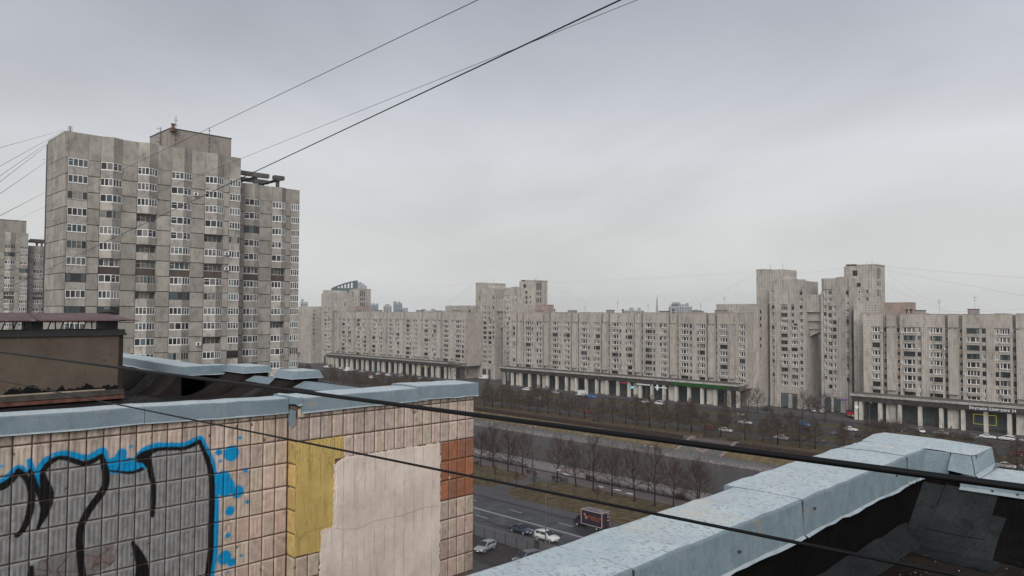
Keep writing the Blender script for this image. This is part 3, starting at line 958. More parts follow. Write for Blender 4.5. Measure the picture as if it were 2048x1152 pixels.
tower_pair(0.0, 'stepped grey tiled tower pair at right joined by an arched bridge', 1)
tower_pair(-178.8, 'middle stepped tiled tower pair rising behind the long slab block', 2, -1.2)
tower_pair(-350.5, 'stepped tower pair at the far left of the row under the glass sail roof', 3, -2.6)
# ------------------------------------------------------------------ panel tower on the left (faces +X), and its twin far behind
FLOOR = 2.85
def glazing_mesh(w, h, panes, frame, gls, seed, fr=0.10, mul=0.09, sill=0.14):
    """balcony glazing in the YZ plane, front towards +X, y from -w/2 to w/2"""
    rnd = random.Random(seed)
    m, gm = MB(), MB()
    y0, y1, z0, z1 = -w / 2, w / 2, 0, h
    d = 0.09
    m.box(-d, d * 0.6, y0, y1, z0, z0 + sill, 0)
    m.box(-d, d * 0.5, y0, y1, z1 - fr, z1, 0)
    for k in range(panes + 1):
        y = y0 + w * k / panes
        t = fr if k in (0, panes) else mul
        a, b = max(y0, y - t / 2), min(y1, y + t / 2)
        m.box(-d, d * 0.5, a, b, z0 + sill, z1 - fr, 0)
    for k in range(panes):
        a, b = y0 + w * k / panes + mul / 2, y0 + w * (k + 1) / panes - mul / 2
        gm.quad((0, a, z0 + sill), (0, b, z0 + sill), (0, b, z1 - fr), (0, a, z1 - fr), rnd.choice(gls))
        if rnd.random() < 0.12:      # small vent sash
            m.box(-d * 0.5, d * 0.4, a, b, z0 + sill + (h - sill) * 0.55, z0 + sill + (h - sill) * 0.55 + 0.06, 0)
    return m.mesh('window', frame), gm.mesh('glazing', [GLASS, GLASS2, GLASS3])

GCACHE = {}
def glz(w, panes, kind, var):
    k = (round(w, 2), panes, kind, var)
    if k not in GCACHE:
        fr, gls = {'w': (WHITE, (0, 0, 1, 1, 2)), 'd': (DARKFRAME, (0, 0, 2)), 'o': (OLDFRAME, (0, 1, 1, 2))}[kind]
        GCACHE[k] = glazing_mesh(w, 1.46, panes, fr, gls, var * 13 + panes, fr=0.125 if kind == 'w' else 0.07, mul=0.115 if kind == 'w' else 0.07, sill=0.17 if kind == 'w' else 0.12)
    return GCACHE[k]

def panel_tower(label, XF, dy, dz, bays, flats, walls, part2, y_corner, seed, nrow, group, penthouse=True):
    """bays: (y0, apex, y1); flats: (y0, y1) plain window stacks; walls: (y0, y1) panel strips"""
    rnd = random.Random(seed)
    T = root('panel_tower', label, 'building', (XF - 6, 55 + dy, 0), group)
    core = MB()
    ztop = 69.0 + dz
    y_end = max(b for a, b in flats + walls if True)
    allspans = []
    def build_part(X, bays, flats, walls, zt, k0, yl, yr, xback):
        core.box(xback, X - 0.95, yl, yr, 0, zt - 0.35)
        core.box(X - 0.95, X - 0.10, yl + 0.02, yr - 0.02, 0, 22.0)
        z_first = 63.0 + dz - FLOOR * k0          # sill line of the top floor
        attic0 = z_first + 1.50
        # attic band following the bays
        at = MB()
        def attic(a, b, xa, xb):
            at.add([(X + xa, a, attic0), (X + xb, b, attic0), (X - 0.7, b, attic0), (X - 0.7, a, attic0),
                    (X + xa, a, zt), (X + xb, b, zt), (X - 0.7, b, zt), (X - 0.7, a, zt)],
                   [(0, 3, 2, 1), (4, 5, 6, 7), (0, 1, 5, 4), (1, 2, 6, 5), (2, 3, 7, 6), (3, 0, 4, 7)])
        for a, c, b in bays:
            o1 = MB()
            at = o1
            attic(a + 0.02, c, 0.06, 0.80)
            attic(c, b - 0.02, 0.80, 0.06)
            o1.build('attic_panel', CONC, T)
        for a, b in walls + flats:
            o1 = MB()
            at = o1
            attic(a + 0.02, b - 0.02, 0.0, 0.0)
            o1.build('attic_panel', CONC, T)
        for r in range(nrow - k0):
            z = z_first - FLOOR * r
            special = (r + k0 == 6)
            for a, b in walls:
                # one or two precast panels per storey
                cuts = [a, b] if b - a < 2.2 else [a, b]
                for u, v in zip(cuts[:-1], cuts[1:]):
                    key = ('pan', round(v - u, 2))
                    if key not in GCACHE:
                        w_, h_ = v - u - 0.09, FLOOR - 0.11
                        p = MB()
                        p.add([(-0.95, -w_ / 2, 0), (-0.95, w_ / 2, 0), (-0.95, w_ / 2, h_), (-0.95, -w_ / 2, h_), (-0.04, -w_ / 2, 0), (-0.04, w_ / 2, 0), (-0.04, w_ / 2, h_), (-0.04, -w_ / 2, h_),
                               (0, -w_ / 2 + 0.04, 0.04), (0, w_ / 2 - 0.04, 0.04), (0, w_ / 2 - 0.04, h_ - 0.04), (0, -w_ / 2 + 0.04, h_ - 0.04)],
                              [(8, 9, 10, 11), (4, 5, 9, 8), (5, 6, 10, 9), (6, 7, 11, 10), (7, 4, 8, 11), (0, 1, 5, 4), (1, 2, 6, 5), (2, 3, 7, 6), (3, 0, 4, 7)])
                        GCACHE[key] = p.mesh('wall_panel', CONC)
                    inst(GCACHE[key], 'wall_panel', T, (X + rnd.uniform(-0.025, 0.02), (u + v) / 2, z - 1.30))
            for a, b in flats:
                kd = rnd.choices('wdo', (82, 12, 6))[0]
                wput(glz(b - a - 0.06, 4, kd, rnd.randrange(6)), T, (X + 0.02, (a + b) / 2, z))
                key = ('fpar', round(b - a, 2))
                if key not in GCACHE:
                    GCACHE[key] = MB().box(-0.9, 0.0, -(b - a) / 2 + 0.02, (b - a) / 2 - 0.02, 0, FLOOR - 1.52).mesh('balcony_parapet', CONC_BAL)
                inst(GCACHE[key], 'balcony_parapet', T, (X + rnd.uniform(-0.02, 0.02), (a + b) / 2, z - FLOOR + 1.50))
            for a, c, b in bays:
                kind = rnd.choices('wdox', (77, 8, 6, 9))[0]
                if r + k0 == 6: kind = rnd.choice('wo')
                ap = 0.0 if special else 0.80
                La, Lb = math.hypot(c - a, ap), math.hypot(b - c, ap)
                # parapet below the window, two facets
                key = ('bpar', round(c - a, 2), round(b - c, 2), special)
                if key not in GCACHE:
                    p = MB()
                    h_ = FLOOR - 1.50
                    if special:
                        p.box(-0.9, -0.28, a - c + 0.02, b - c - 0.02, 0, h_ - 0.02)
                    else:
                        for (ya, xa, yb, xb) in ((a - c + 0.02, 0.06, -0.012, ap), (0.012, ap, b - c - 0.02, 0.06)):
                            p.add([(xa, ya, 0), (xb, yb, 0), (-0.9, yb, 0), (-0.9, ya, 0), (xa, ya, h_), (xb, yb, h_), (-0.9, yb, h_), (-0.9, ya, h_)],
                                  [(0, 3, 2, 1), (4, 5, 6, 7), (0, 1, 5, 4), (1, 2, 6, 5), (2, 3, 7, 6), (3, 0, 4, 7)])
                    GCACHE[key] = p.mesh('balcony_parapet', BROWNPANEL if special else CONC_BAL)
                inst(GCACHE[key], 'balcony_parapet', T, (X, c, z - FLOOR + 1.50))
                n_ = rnd.choice((2, 3, 3))
                if special:
                    wput(glz(b - a - 0.1, 4, kind, rnd.randrange(6)), T, (X - 0.30, (a + b) / 2, z))
                elif kind == 'x':            # open balcony, old frames at the back
                    wput(glz(b - a - 0.1, 4, 'o', rnd.randrange(6)), T, (X - 0.72, (a + b) / 2, z))
                else:
                    wn_ = wput(glz(La - 0.06, n_, kind, rnd.randrange(6)), T, (X + 0.06 + (ap - 0.06) / 2 - 0.06, (a + c) / 2, z), (0, 0, -math.atan2(ap - 0.06, c - a)))
                    w2 = wput(glz(Lb - 0.06, n_, kind, rnd.randrange(6)), T, (X + 0.06 + (ap - 0.06) / 2 - 0.06, (c + b) / 2, z), (0, 0, math.atan2(ap - 0.06, b - c)))
    all_ = [q for a, c, b in bays for q in (a, b)] + [q for f in flats + walls for q in f]
    build_part(XF, bays, flats, walls, ztop, 0, min(all_), max(all_), XF - 13)
    X2, bays2, flats2, walls2 = part2
    all2 = [q for a, c, b in bays2 for q in (a, b)] + [q for f in flats2 + walls2 for q in f]
    build_part(X2, bays2, flats2, walls2, 64.8 + dz, 1, min(all2), max(all2), XF - 13)
    core.build('core', JOINT, T)
    yl = min(all_)
    # side wall facing -Y: three columns of panels, a slot window in the middle one
    for (a, b) in ((XF - 11.2, XF - 7.6), (XF - 7.6, XF - 4.9), (XF - 4.9, XF + 0.0)):
        key = ('side', round(b - a, 2))
        GCACHE.setdefault(key, MB().box(-(b - a) / 2 + 0.045, (b - a) / 2 - 0.045, -0.22, 0, 0, FLOOR - 0.11).mesh('wall_panel', CONC))
        for r in range(nrow):
            z = 63.0 + dz - FLOOR * r
            inst(GCACHE[key], 'wall_panel', T, ((a + b) / 2, yl + rnd.uniform(-0.02, 0.02), z - 1.30))
        MB().box(a + 0.02, b - 0.02, yl - 0.24, yl, 64.5 + dz, ztop).build('attic_panel', CONC, T)
    for r in range(nrow):
        z = 63.0 + dz - FLOOR * r
        wput(win(0.75, 1.5, 'no', r % 4), T, (XF - 6.3, yl - 0.22, z + 0.4))
    if penthouse:
        m = MB().box(XF - 17, XF - 6, 56.3 + dy, 68.6 + dy, ztop - 0.5, 74.0 + dz)
        ph = m.build('lift_house', BRICKGREY, T)
        MB().box(XF - 17.1, XF - 5.9, 56.2 + dy, 68.7 + dy, 74.0 + dz, 74.15 + dz).build('parapet_cap', DARKFRAME, T)
    # rooftop concrete pergola on the lower part
    fz = 66.6 + dz
    X2_ = X2
    for (x, y) in ((X2_ - 1.0, 78.6), (X2_ - 1.0, 73.5), (X2_ - 8, 73.5), (X2_ - 8, 78.6)):
        MB().box(x - 0.3, x + 0.3, y + dy - 0.3, y + dy + 0.3, 64.4 + dz, fz).build('post', CONC_DARK, T)
    for i, (a, b, c, d) in enumerate(((X2_ - 1.4, X2_ - 0.4, 69.6, 76.4), (X2_ - 1.5, X2_ - 0.3, 77.6, 79.9), (X2_ - 8.4, X2_ - 7.5, 69.4, 79.9))):
        MB().box(a, b, c + dy, d + dy, fz, fz + 0.85).build('roof_beam', CONC_DARK, T)
    MB().box(X2_ - 9, X2_ - 0.2, 77.9 + dy, 79.0 + dy, fz - 0.25, fz - 0.02).box(X2_ - 9, X2_ - 0.2, 73.1 + dy, 73.9 + dy, fz - 0.25, fz - 0.02).build('roof_beam', CONC_DARK, T)
    return T

tw1 = panel_tower('tall grey precast panel tower with faceted glazed balconies at left', -144.0, 0.0, 0.0,
    [(42.17, 44.0, 45.69), (48.37, 50.13, 51.83), (54.38, 56.41, 58.12), (60.82, 62.86, 64.44)],
    [(37.04, 40.19), (65.68, 67.94)], [(36.80, 37.04), (40.19, 42.17), (45.69, 48.37), (51.83, 54.38), (58.12, 60.82), (64.44, 65.68)],
    (-148.0, [(70.71, 72.56, 74.05), (76.93, 78.76, 80.04)], [(81.34, 83.38)], [(69.0, 70.71), (74.05, 76.93), (80.04, 81.34)]), 36.8, 11, 17, 'panel towers')
tw2 = panel_tower('distant panel tower at the left edge, partly behind the taller tower', -320.0, 1.9, -2.4,
    [(56.3, 58.3, 60.0), (62.7, 64.3, 65.9)],
    [(67.4, 69.95)], [(54.0, 56.3), (60.0, 62.7), (65.9, 67.4)],
    (-324.0, [(72.6, 74.4, 76.0), (78.9, 80.7, 82.0)], [(83.3, 85.3)], [(71.0, 72.6), (76.0, 78.9), (82.0, 83.3)]), 54.0, 12, 12, 'panel towers')

# things on the tower roof and walls
def yagi(label, x, y, z, h):
    o = MB().tube([(0, 0, 0), (0, 0, h)], 0.05, 6)
    for k in range(5):
        zz = h * (0.35 + 0.13 * k)
        o.box(-0.4 + 0.05 * k, 0.4 - 0.05 * k, -0.03, 0.03, zz - 0.03, zz + 0.03).box(-0.03, 0.03, -0.4, 0.4, zz + 0.1, zz + 0.15)
    ob = o.build('antenna_mast', METALDARK)
    ob.location = (x, y, z)
    return tag(ob, label, 'antenna', 'roof antennas')
yagi('antenna mast at the left end of the tower lift house', -149.0, 56.9, 69.0, 7.4)
yagi('antenna mast in front of the middle of the tower lift house', -148.2, 63.2, 69.0, 6.2)
yagi('small antenna on the left corner of the tall tower', -147.0, 38.0, 69.0, 1.6)
ld = root('roof_ladder', 'caged steel ladder up the tower lift house', 'ladder', (-154.4, 56.0, 69.0))
for dx_ in (-0.25, 0.25): MB().tube([(-154.4 + dx_, 56.0, 69.0), (-154.4 + dx_, 56.0, 75.0)], 0.04, 5).build('rail', METALDARK, ld)
for k in range(14): MB().tube([(-154.65, 56.0, 69.3 + 0.4 * k), (-154.15, 56.0, 69.3 + 0.4 * k)], 0.025, 4).build('rung', METALDARK, ld)
for k in range(5):
    z = 71 + k * 0.9
    MB().tube([(-154.4 + 0.42 * math.cos(t), 55.95 - 0.7 * math.sin(t), z) for t in np.linspace(0, math.pi, 9)], 0.025, 4).build('hoop', METALDARK, ld)
vp = root('roof_vent_pipe', 'red vent pipe at the corner of the tower lift house', 'vent pipe', (-149.6, 56.6, 74.1))
MB().lathe([(0.3, 0), (0.3, 1.1), (0.42, 1.15), (0.42, 1.3)], (-149.6, 56.6, 73.6), 10).build('pipe', RUST, vp)
MB().box(-150.3, -149.0, 56.2, 57.2, 73.3, 73.62).build('bracket', RUST, vp)
def aircon(label, x, y, z):
    a = root('air_conditioner', label, 'air conditioner', (x, y, z), 'air conditioners on the tower wall')
    MB().box(x, x + 0.35, y - 0.42, y + 0.42, z, z + 0.6).build('case', WHITE, a)
    MB().lathe([(0.24, 0), (0.24, 0.02)], (x + 0.35, y - 0.08, z + 0.3), 14, axis='x').build('fan_grille', METALDARK, a)
    for q in (-0.3, 0.3): MB().box(x, x + 0.4, y + q - 0.02, y + q + 0.02, z - 0.05, z - 0.005).build('bracket', METALDARK, a)
aircon('air conditioner near the second floor from the top of the tall tower', -143.9, 58.9, 60.3)
aircon('air conditioner low on the tower beside the vent shaft roof', -143.9, 41.4, 34.4)
aircon('air conditioner on the tower wall just above the bluish roof parapet', -143.9, 59.9, 31.5)
aircon('upper one of two air conditioners left of the tower end windows', -143.9, 65.2, 49.2)
aircon('lower one of two air conditioners left of the tower end windows', -143.9, 65.2, 46.2)

# rooftop clutter on the slab blocks
def roof_box(label, x, y, w=3.4, h=1.5):
    o = root('roof_vent_house', label, 'vent house', (x, y, 38.1), 'vent houses on the slab roofs')
    MB().box(x - w / 2, x + w / 2, y - 1, y + 1, 38.1, 38.1 + h).build('wall', BRICKGREY, o)
    MB().box(x - w / 2 - 0.2, x + w / 2 + 0.2, y - 1.2, y + 1.2, 38.1 + h, 38.1 + h + 0.16).build('cap', CONC_DARK, o)
for i, x in enumerate((-262, -240, -216.5, -186.5, -170.0, -158.5)):
    roof_box('%s vent house from the left on the middle slab roof' % ORD[i], x, 286.5, 4.4 if i % 2 else 3.4, 1.0 + 0.2 * (i % 3))
for i, x in enumerate((-430, -405, -383, -362, -345, -328)):
    roof_box('%s vent house from the left on the far left slab roof' % ORD[i], x, 286.5, 5, 1.0 + 0.25 * (i % 2))
for i, x in enumerate((-81.5, -65.2)):
    roof_box('%s vent house from the left on the right slab roof' % ORD[i], x, 286.5, 3.0, 1.4 + 0.4 * i)
def mushroom(label, x, y):
    o = root('roof_vent', label, 'roof vent', (x, y, 38.1), 'mushroom vents on the slab roofs')
    MB().lathe([(0.22, 0), (0.22, 1.3)], (x, y, 38.1), 8).build('pipe', METALDARK, o)
    MB().lathe([(0.2, 1.3), (0.65, 1.45), (0.65, 1.6), (0.1, 2.0)], (x, y, 38.1), 10).build('cowl', METALDARK, o)
for i, x in enumerate((-251, -208.5, -181.0)): mushroom('%s mushroom vent from the left on the middle slab roof' % ORD[i], x, 285.5)
for i, x in enumerate((-84.2, -85.6)): mushroom('%s mushroom vent beside the brick lift house at right' % ('nearer', 'farther')[i], x, 285.5)
for i, (x, h, lb) in enumerate(((-212.2, 6, 'thin mast above the left part of the middle slab roof'), (-195, 4.5, 'short mast near the centre of the middle slab roof'),
                                (-168, 4.5, 'mast beside a vent house right of centre on the middle slab'), (-156.8, 7.5, 'tallest mast near the right end of the middle slab roof'),
                                (-75.5, 5.5, 'mast left of the vent house on the right slab roof'), (-64.8, 6.5, 'cross-topped mast on the right slab roof'),
                                (-232, 4, 'thin mast near the left towers on the middle slab roof'))):
    o = MB().tube([(0, 0, 0), (0, 0, h)], 0.035, 5).box(-0.6, 0.6, -0.03, 0.03, h - 0.9, h - 0.8).box(-0.4, 0.4, -0.03, 0.03, h - 1.7, h - 1.6).build('roof_mast', METALDARK)
    o.location = (x, 286.5, 38.1)
    tag(o, lb, 'mast', 'masts on the slab roofs')

# ------------------------------------------------------------------ distant skyline
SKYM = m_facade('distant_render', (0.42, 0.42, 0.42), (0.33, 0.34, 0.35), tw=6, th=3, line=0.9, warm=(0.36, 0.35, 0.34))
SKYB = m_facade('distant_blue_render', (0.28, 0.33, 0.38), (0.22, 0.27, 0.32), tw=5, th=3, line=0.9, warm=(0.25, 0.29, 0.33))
def far_dir(px):
    v = fw * 1490 + rt * (px - 1024)
    return Vector((v.x, v.y)) / math.hypot(v.x, v.y)
def far_block(label, px0, px1, dist, ztop, mat, steps=()):
    """a distant house standing at its own distance; its width follows from the angle it fills"""
    d0, d1 = far_dir(px0), far_dir(px1)
    c = (d0 + d1) / 2 * dist
    wdt = (d1 - d0).length * dist
    ang = math.atan2(c.x, c.y)
    o = root('distant_building', label, 'building', (c.x, c.y, 0), 'distant skyline', rz=-ang)
    m = MB().box(-wdt / 2, wdt / 2, 0, wdt * 0.6 + 8, 0, ztop)
    local(m.mesh('wall', mat), 'wall', o)
    for (a, b, h) in steps:
        local(MB().box(-wdt / 2 + a * wdt, -wdt / 2 + b * wdt, 1, wdt * 0.4 + 4, ztop, ztop + h).mesh('roof_storey', mat), 'roof_storey', o)
    nz = int(ztop / 3.2)
    wn_ = MB()
    nx = max(3, int(wdt / 4))
    for i in range(nx):
        for k in range(max(0, nz - 9), nz):
            x = -wdt / 2 + wdt * (i + 0.5) / nx
            wn_.box(x - wdt / nx * 0.28, x + wdt / nx * 0.28, -0.15, 0.05, k * 3.2 + 1, k * 3.2 + 2.6)
    wo = local(wn_.mesh('windows', GLASS3), 'windows', o)
    wo['kind'] = 'stuff'
    return o
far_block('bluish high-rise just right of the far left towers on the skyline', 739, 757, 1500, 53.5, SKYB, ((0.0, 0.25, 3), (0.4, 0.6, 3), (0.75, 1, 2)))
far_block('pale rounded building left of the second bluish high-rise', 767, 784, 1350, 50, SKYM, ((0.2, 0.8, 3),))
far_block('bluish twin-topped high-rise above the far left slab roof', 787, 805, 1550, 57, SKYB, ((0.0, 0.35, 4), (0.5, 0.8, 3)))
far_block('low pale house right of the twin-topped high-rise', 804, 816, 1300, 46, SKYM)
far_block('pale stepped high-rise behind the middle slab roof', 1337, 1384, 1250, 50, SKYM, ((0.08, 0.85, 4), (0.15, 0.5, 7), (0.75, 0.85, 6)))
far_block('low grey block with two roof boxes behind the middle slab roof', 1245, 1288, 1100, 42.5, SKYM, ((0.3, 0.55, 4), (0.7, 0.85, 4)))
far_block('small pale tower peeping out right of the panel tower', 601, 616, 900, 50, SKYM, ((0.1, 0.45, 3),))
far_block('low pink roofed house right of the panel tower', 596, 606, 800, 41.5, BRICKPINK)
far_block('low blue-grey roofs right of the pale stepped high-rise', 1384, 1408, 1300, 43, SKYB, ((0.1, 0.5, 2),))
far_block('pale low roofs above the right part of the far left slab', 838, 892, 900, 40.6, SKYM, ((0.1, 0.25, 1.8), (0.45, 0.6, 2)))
# high-rise with a glazed sail roof
d_ = far_dir(700); c_ = d_ * 900
sl = root('sail_roof_building', 'distant glass building with a curved sail-shaped roof', 'building', (c_.x, c_.y, 0), rz=-math.atan2(c_.x, c_.y))
px_m = 900 / 1490.0
def sx(px): return (px - 700) * px_m * 1.05
hz_ = 38.0
prof = [(666, 65.0), (670, 66.8), (680, 69.6), (690, 71.8), (700, 73.6), (709, 74.9), (714, 75.2)]
m = MB()
pts = [(sx(p), z) for p, z in prof]
n = len(pts)
m.add([(x, 0, z) for x, z in pts] + [(pts[-1][0], 0, 40), (pts[0][0], 0, 40)] + [(x, 14, z) for x, z in pts] + [(pts[-1][0], 14, 40), (pts[0][0], 14, 40)],
      [tuple(range(n + 2))] + [(i, n + 2 + i, n + 3 + i, i + 1) for i in range(n - 1)])
local(m.mesh('sail_roof', GLASS3), 'sail_roof', sl)
r_ = MB().tube([(x, -0.3, z + 0.3) for x, z in pts], 0.45, 5)
local(r_.mesh('roof_rib', SKYB), 'roof_rib', sl)
for k, px in enumerate((678, 684, 690, 696, 702)):
    z1 = np.interp(px, [p for p, z in prof], [z for p, z in prof])
    local(MB().box(sx(px), sx(px + 2.6), -0.4, -0.1, 66.4, z1 - 1.0).mesh('roof_light', WHITE), 'roof_light', sl)
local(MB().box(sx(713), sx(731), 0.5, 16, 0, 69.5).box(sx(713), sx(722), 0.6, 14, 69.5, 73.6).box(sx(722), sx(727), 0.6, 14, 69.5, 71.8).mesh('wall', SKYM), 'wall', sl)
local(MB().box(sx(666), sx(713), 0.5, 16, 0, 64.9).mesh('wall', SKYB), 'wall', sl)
# radio mast
d_ = far_dir(1314); c_ = d_ * 1500
o = MB().tube([(0, 0, 0), (0, 0, 55)], 2.0, 6).tube([(0, 0, 55), (0, 0, 66)], 1.3, 6).tube([(0, 0, 66), (0, 0, 75)], 0.5, 6).build('radio_mast', SKYM)
o.location = (c_.x, c_.y, 0)
tag(o, 'faint tall radio mast on the hazy skyline', 'mast')
# ------------------------------------------------------------------ left wing of our own building: tiled wall, coping, roof, shaft
XW, XS = -11.0, -10.75                   # face planes of the two wall sections
ZG = [36.31 - 0.364 * k for k in range(11)]
LW = root('tiled_wing', 'wing of the near building with a graffiti-covered tile wall and metal roof edge', 'building', (-14, 4, 0))
m = MB()
m.box(-30, XW - 0.45, -25, 7.9, 0, 35.70)
m.box(-19.3, XW - 0.45, 7.9, 9.80, 0, 35.70)
m.box(XW - 0.45, XW - 0.012, -25, 6.05, 0, 36.50)
m.box(XW - 0.45, XS - 0.012, 6.055, 9.85, 0, 36.50)
GROUT = plain('brown_grout', (0.125, 0.09, 0.076), 0.95, 0.1, var=0.3)
m.build('wall', GROUT, LW)

# ---- paint on the tiles: strokes given on the wall in metres (y, z, width)
BLACKS = [
  [(1.996,35.810,0.052), (2.173,35.825,0.074), (2.262,35.873,0.071), (2.336,35.951,0.061), (2.358,35.992,0.054)],
  [(2.358,35.992,0.061), (2.445,35.898,0.061), (2.504,35.726,0.065), (2.508,35.563,0.069), (2.473,35.371,0.065), (2.414,35.240,0.054), (2.361,35.197,0.047)],
  [(2.491,35.973,0.047), (2.541,35.811,0.055), (2.609,35.636,0.055), (2.635,35.522,0.055)],
  [(2.626,35.944,0.048), (2.636,35.851,0.073), (2.675,35.698,0.114), (2.687,35.586,0.114), (2.654,35.410,0.081), (2.586,35.232,0.029)],
  [(2.633,35.961,0.055), (2.696,36.043,0.055), (2.793,36.095,0.048), (2.892,36.081,0.049), (2.994,36.030,0.057), (3.097,35.988,0.057), (3.200,36.002,0.054), (3.305,36.058,0.050)],
  [(3.313,36.057,0.050), (3.343,35.934,0.066), (3.372,35.795,0.077), (3.366,35.661,0.077), (3.315,35.554,0.081), (3.213,35.419,0.076), (3.129,35.283,0.076), (3.081,35.142,0.072), (3.067,34.994,0.072), (3.080,34.804,0.072), (3.101,34.612,0.072), (3.121,34.457,0.072), (3.135,34.228,0.072)],
  [(3.380,35.852,0.019), (3.488,35.826,0.023), (3.636,35.785,0.032), (3.729,35.781,0.036), (3.832,35.805,0.040)],
  [(3.806,35.960,0.099), (3.868,35.992,0.100), (4.012,36.050,0.047), (4.209,36.042,0.044), (4.412,36.023,0.045), (4.626,36.088,0.056)],
  [(3.853,35.971,0.120), (3.925,35.844,0.074), (3.961,35.672,0.060), (3.989,35.568,0.054), (3.997,35.333,0.050), (3.984,35.135,0.043)],
  [(4.626,36.088,0.042), (4.692,35.946,0.049), (4.766,35.761,0.064), (4.813,35.542,0.071), (4.828,35.152,0.071), (4.820,34.766,0.071), (4.819,34.450,0.070), (4.779,34.103,0.070), (4.767,33.764,0.070)],
  [(3.725,34.824,0.033), (3.790,34.679,0.079), (3.850,34.501,0.125), (3.860,34.328,0.145), (3.843,34.109,0.099)],
  [(2.527,34.765,0.042), (2.522,34.656,0.060), (2.520,34.513,0.060)]]
BLUES = [
  [(2.024,35.881,0.052), (2.171,35.893,0.059), (2.270,35.960,0.065), (2.357,36.036,0.066), (2.435,35.980,0.060)],
  [(2.476,36.103,0.060), (2.505,35.985,0.079)],
  [(2.566,35.946,0.067), (2.630,36.058,0.073), (2.723,36.121,0.074), (2.872,36.148,0.068), (3.070,36.075,0.069), (3.171,36.062,0.070), (3.330,36.127,0.071), (3.363,35.924,0.064)],
  [(2.574,35.915,0.073), (2.614,35.745,0.055), (2.635,35.595,0.026)],
  [(3.393,35.919,0.161), (3.514,35.902,0.195), (3.667,35.881,0.171), (3.823,35.859,0.119)],
  [(3.542,35.996,0.143), (3.565,36.058,0.117)],
  [(3.743,35.952,0.066), (3.851,36.054,0.087), (4.011,36.101,0.081), (4.208,36.086,0.075), (4.411,36.068,0.076), (4.625,36.140,0.070), (4.690,36.034,0.070), (4.794,35.827,0.078), (4.860,35.535,0.085), (4.882,35.142,0.092), (4.882,34.754,0.092), (4.874,34.403,0.092), (4.832,34.090,0.091), (4.824,33.749,0.091)]]
for y, z, w_ in ((3.677,36.135,.046), (3.445,35.993,.052), (5.112,35.857,.238), (4.916,35.9,.1), (5.24,36.076,.051), (4.989,35.497,.229), (5.028,35.366,.287), (5.216,35.263,.196),
                 (5.345,35.57,.073), (5.372,35.084,.059), (5.101,34.996,.144), (5.078,34.635,.079), (5.028,34.315,.214), (5.141,34.218,.129), (5.298,34.282,.044), (5.087,34.088,.036),
                 (4.94,35.765,.043), (2.179,36.082,.035)):
    BLUES.append([(y, z, w_ * 0.86), (y + 0.004, z, w_ * 0.86)])
GREYP = [(2.011,34.357), (1.978,35.802), (2.173,35.822), (2.284,35.869), (2.365,35.990), (2.449,35.918), (2.505,35.774), (2.557,35.766), (2.634,35.905), (2.725,36.029), (2.852,36.083), (3.043,36.016), (3.173,35.966), (3.316,36.058), (3.358,35.892), (3.395,35.829), (3.607,35.785), (3.824,35.809), (3.863,35.953), (3.922,36.028), (4.176,36.039), (4.395,36.012), (4.626,36.081), (4.736,35.870), (4.804,35.649), (4.828,35.328), (4.823,34.801), (4.808,34.278), (4.770,33.3), (1.9,33.3)]
BROKEN = [(2.557,34.594), (2.605,34.822), (2.873,34.868), (3.097,34.833), (3.490,34.858), (3.510,34.581), (3.276,34.509), (3.078,34.370)]
def smooth_line(pl, n=6):
    P = np.array(pl)
    if len(P) < 3: return P
    out = []
    for i in range(len(P) - 1):
        p0, p1, p2, p3 = P[max(i - 1, 0)], P[i], P[i + 1], P[min(i + 2, len(P) - 1)]
        for t in np.linspace(0, 1, n, endpoint=False):
            out.append(0.5 * ((2 * p1) + (-p0 + p2) * t + (2 * p0 - 5 * p1 + 4 * p2 - p3) * t * t + (-p0 + 3 * p1 - 3 * p2 + p3) * t ** 3))
    out.append(P[-1])
    return np.array(out)
def stroke_cover(Y, Z, lines, soft):
    cov = np.zeros_like(Y)
    for pl in lines:
        P = smooth_line(pl)
        if P[:, 0].max() + 0.2 < Y.min() or P[:, 0].min() - 0.2 > Y.max(): continue
        best = np.full_like(Y, 9.0)
        for a, b in zip(P[:-1], P[1:]):
            d = b[:2] - a[:2]
            L = d @ d + 1e-9
            t = np.clip(((Y - a[0]) * d[0] + (Z - a[1]) * d[1]) / L, 0, 1)
            r = (a[2] + (b[2] - a[2]) * t) / 2
            best = np.minimum(best, np.hypot(Y - a[0] - d[0] * t, Z - a[1] - d[1] * t) - r)
        cov = np.maximum(cov, np.clip(0.5 - best / soft, 0, 1))
    return cov
def in_poly(Y, Z, poly):
    inside = np.zeros(Y.shape, bool)
    n = len(poly)
    for i in range(n):
        (y1, z1), (y2, z2) = poly[i], poly[(i + 1) % n]
        c = ((z1 > Z) != (z2 > Z)) & (Y < (y2 - y1) * (Z - z1) / (z2 - z1 + 1e-12) + y1)
        inside ^= c
    return inside
BLACKS = [[(y, z, w * 1.28) for y, z, w in l] for l in BLACKS]
BLUES = [[(y, z, w * 1.15) for y, z, w in l] for l in BLUES]
rs = np.random.RandomState(5)
VOR = rs.uniform((2.5, 34.3), (3.6, 34.95), (26, 2))
def lump(Y, Z, seed):
    """cheap smooth noise"""
    r = np.random.RandomState(seed)
    s = np.zeros_like(Y)
    for k in range(7):
        f = r.uniform(2, 14, 2); ph = r.uniform(0, 6.28, 2)
        s += np.sin(Y * f[0] * 3 + ph[0]) * np.sin(Z * f[1] * 2 + ph[1]) / (1 + 0.35 * k)
    return s / 3.2

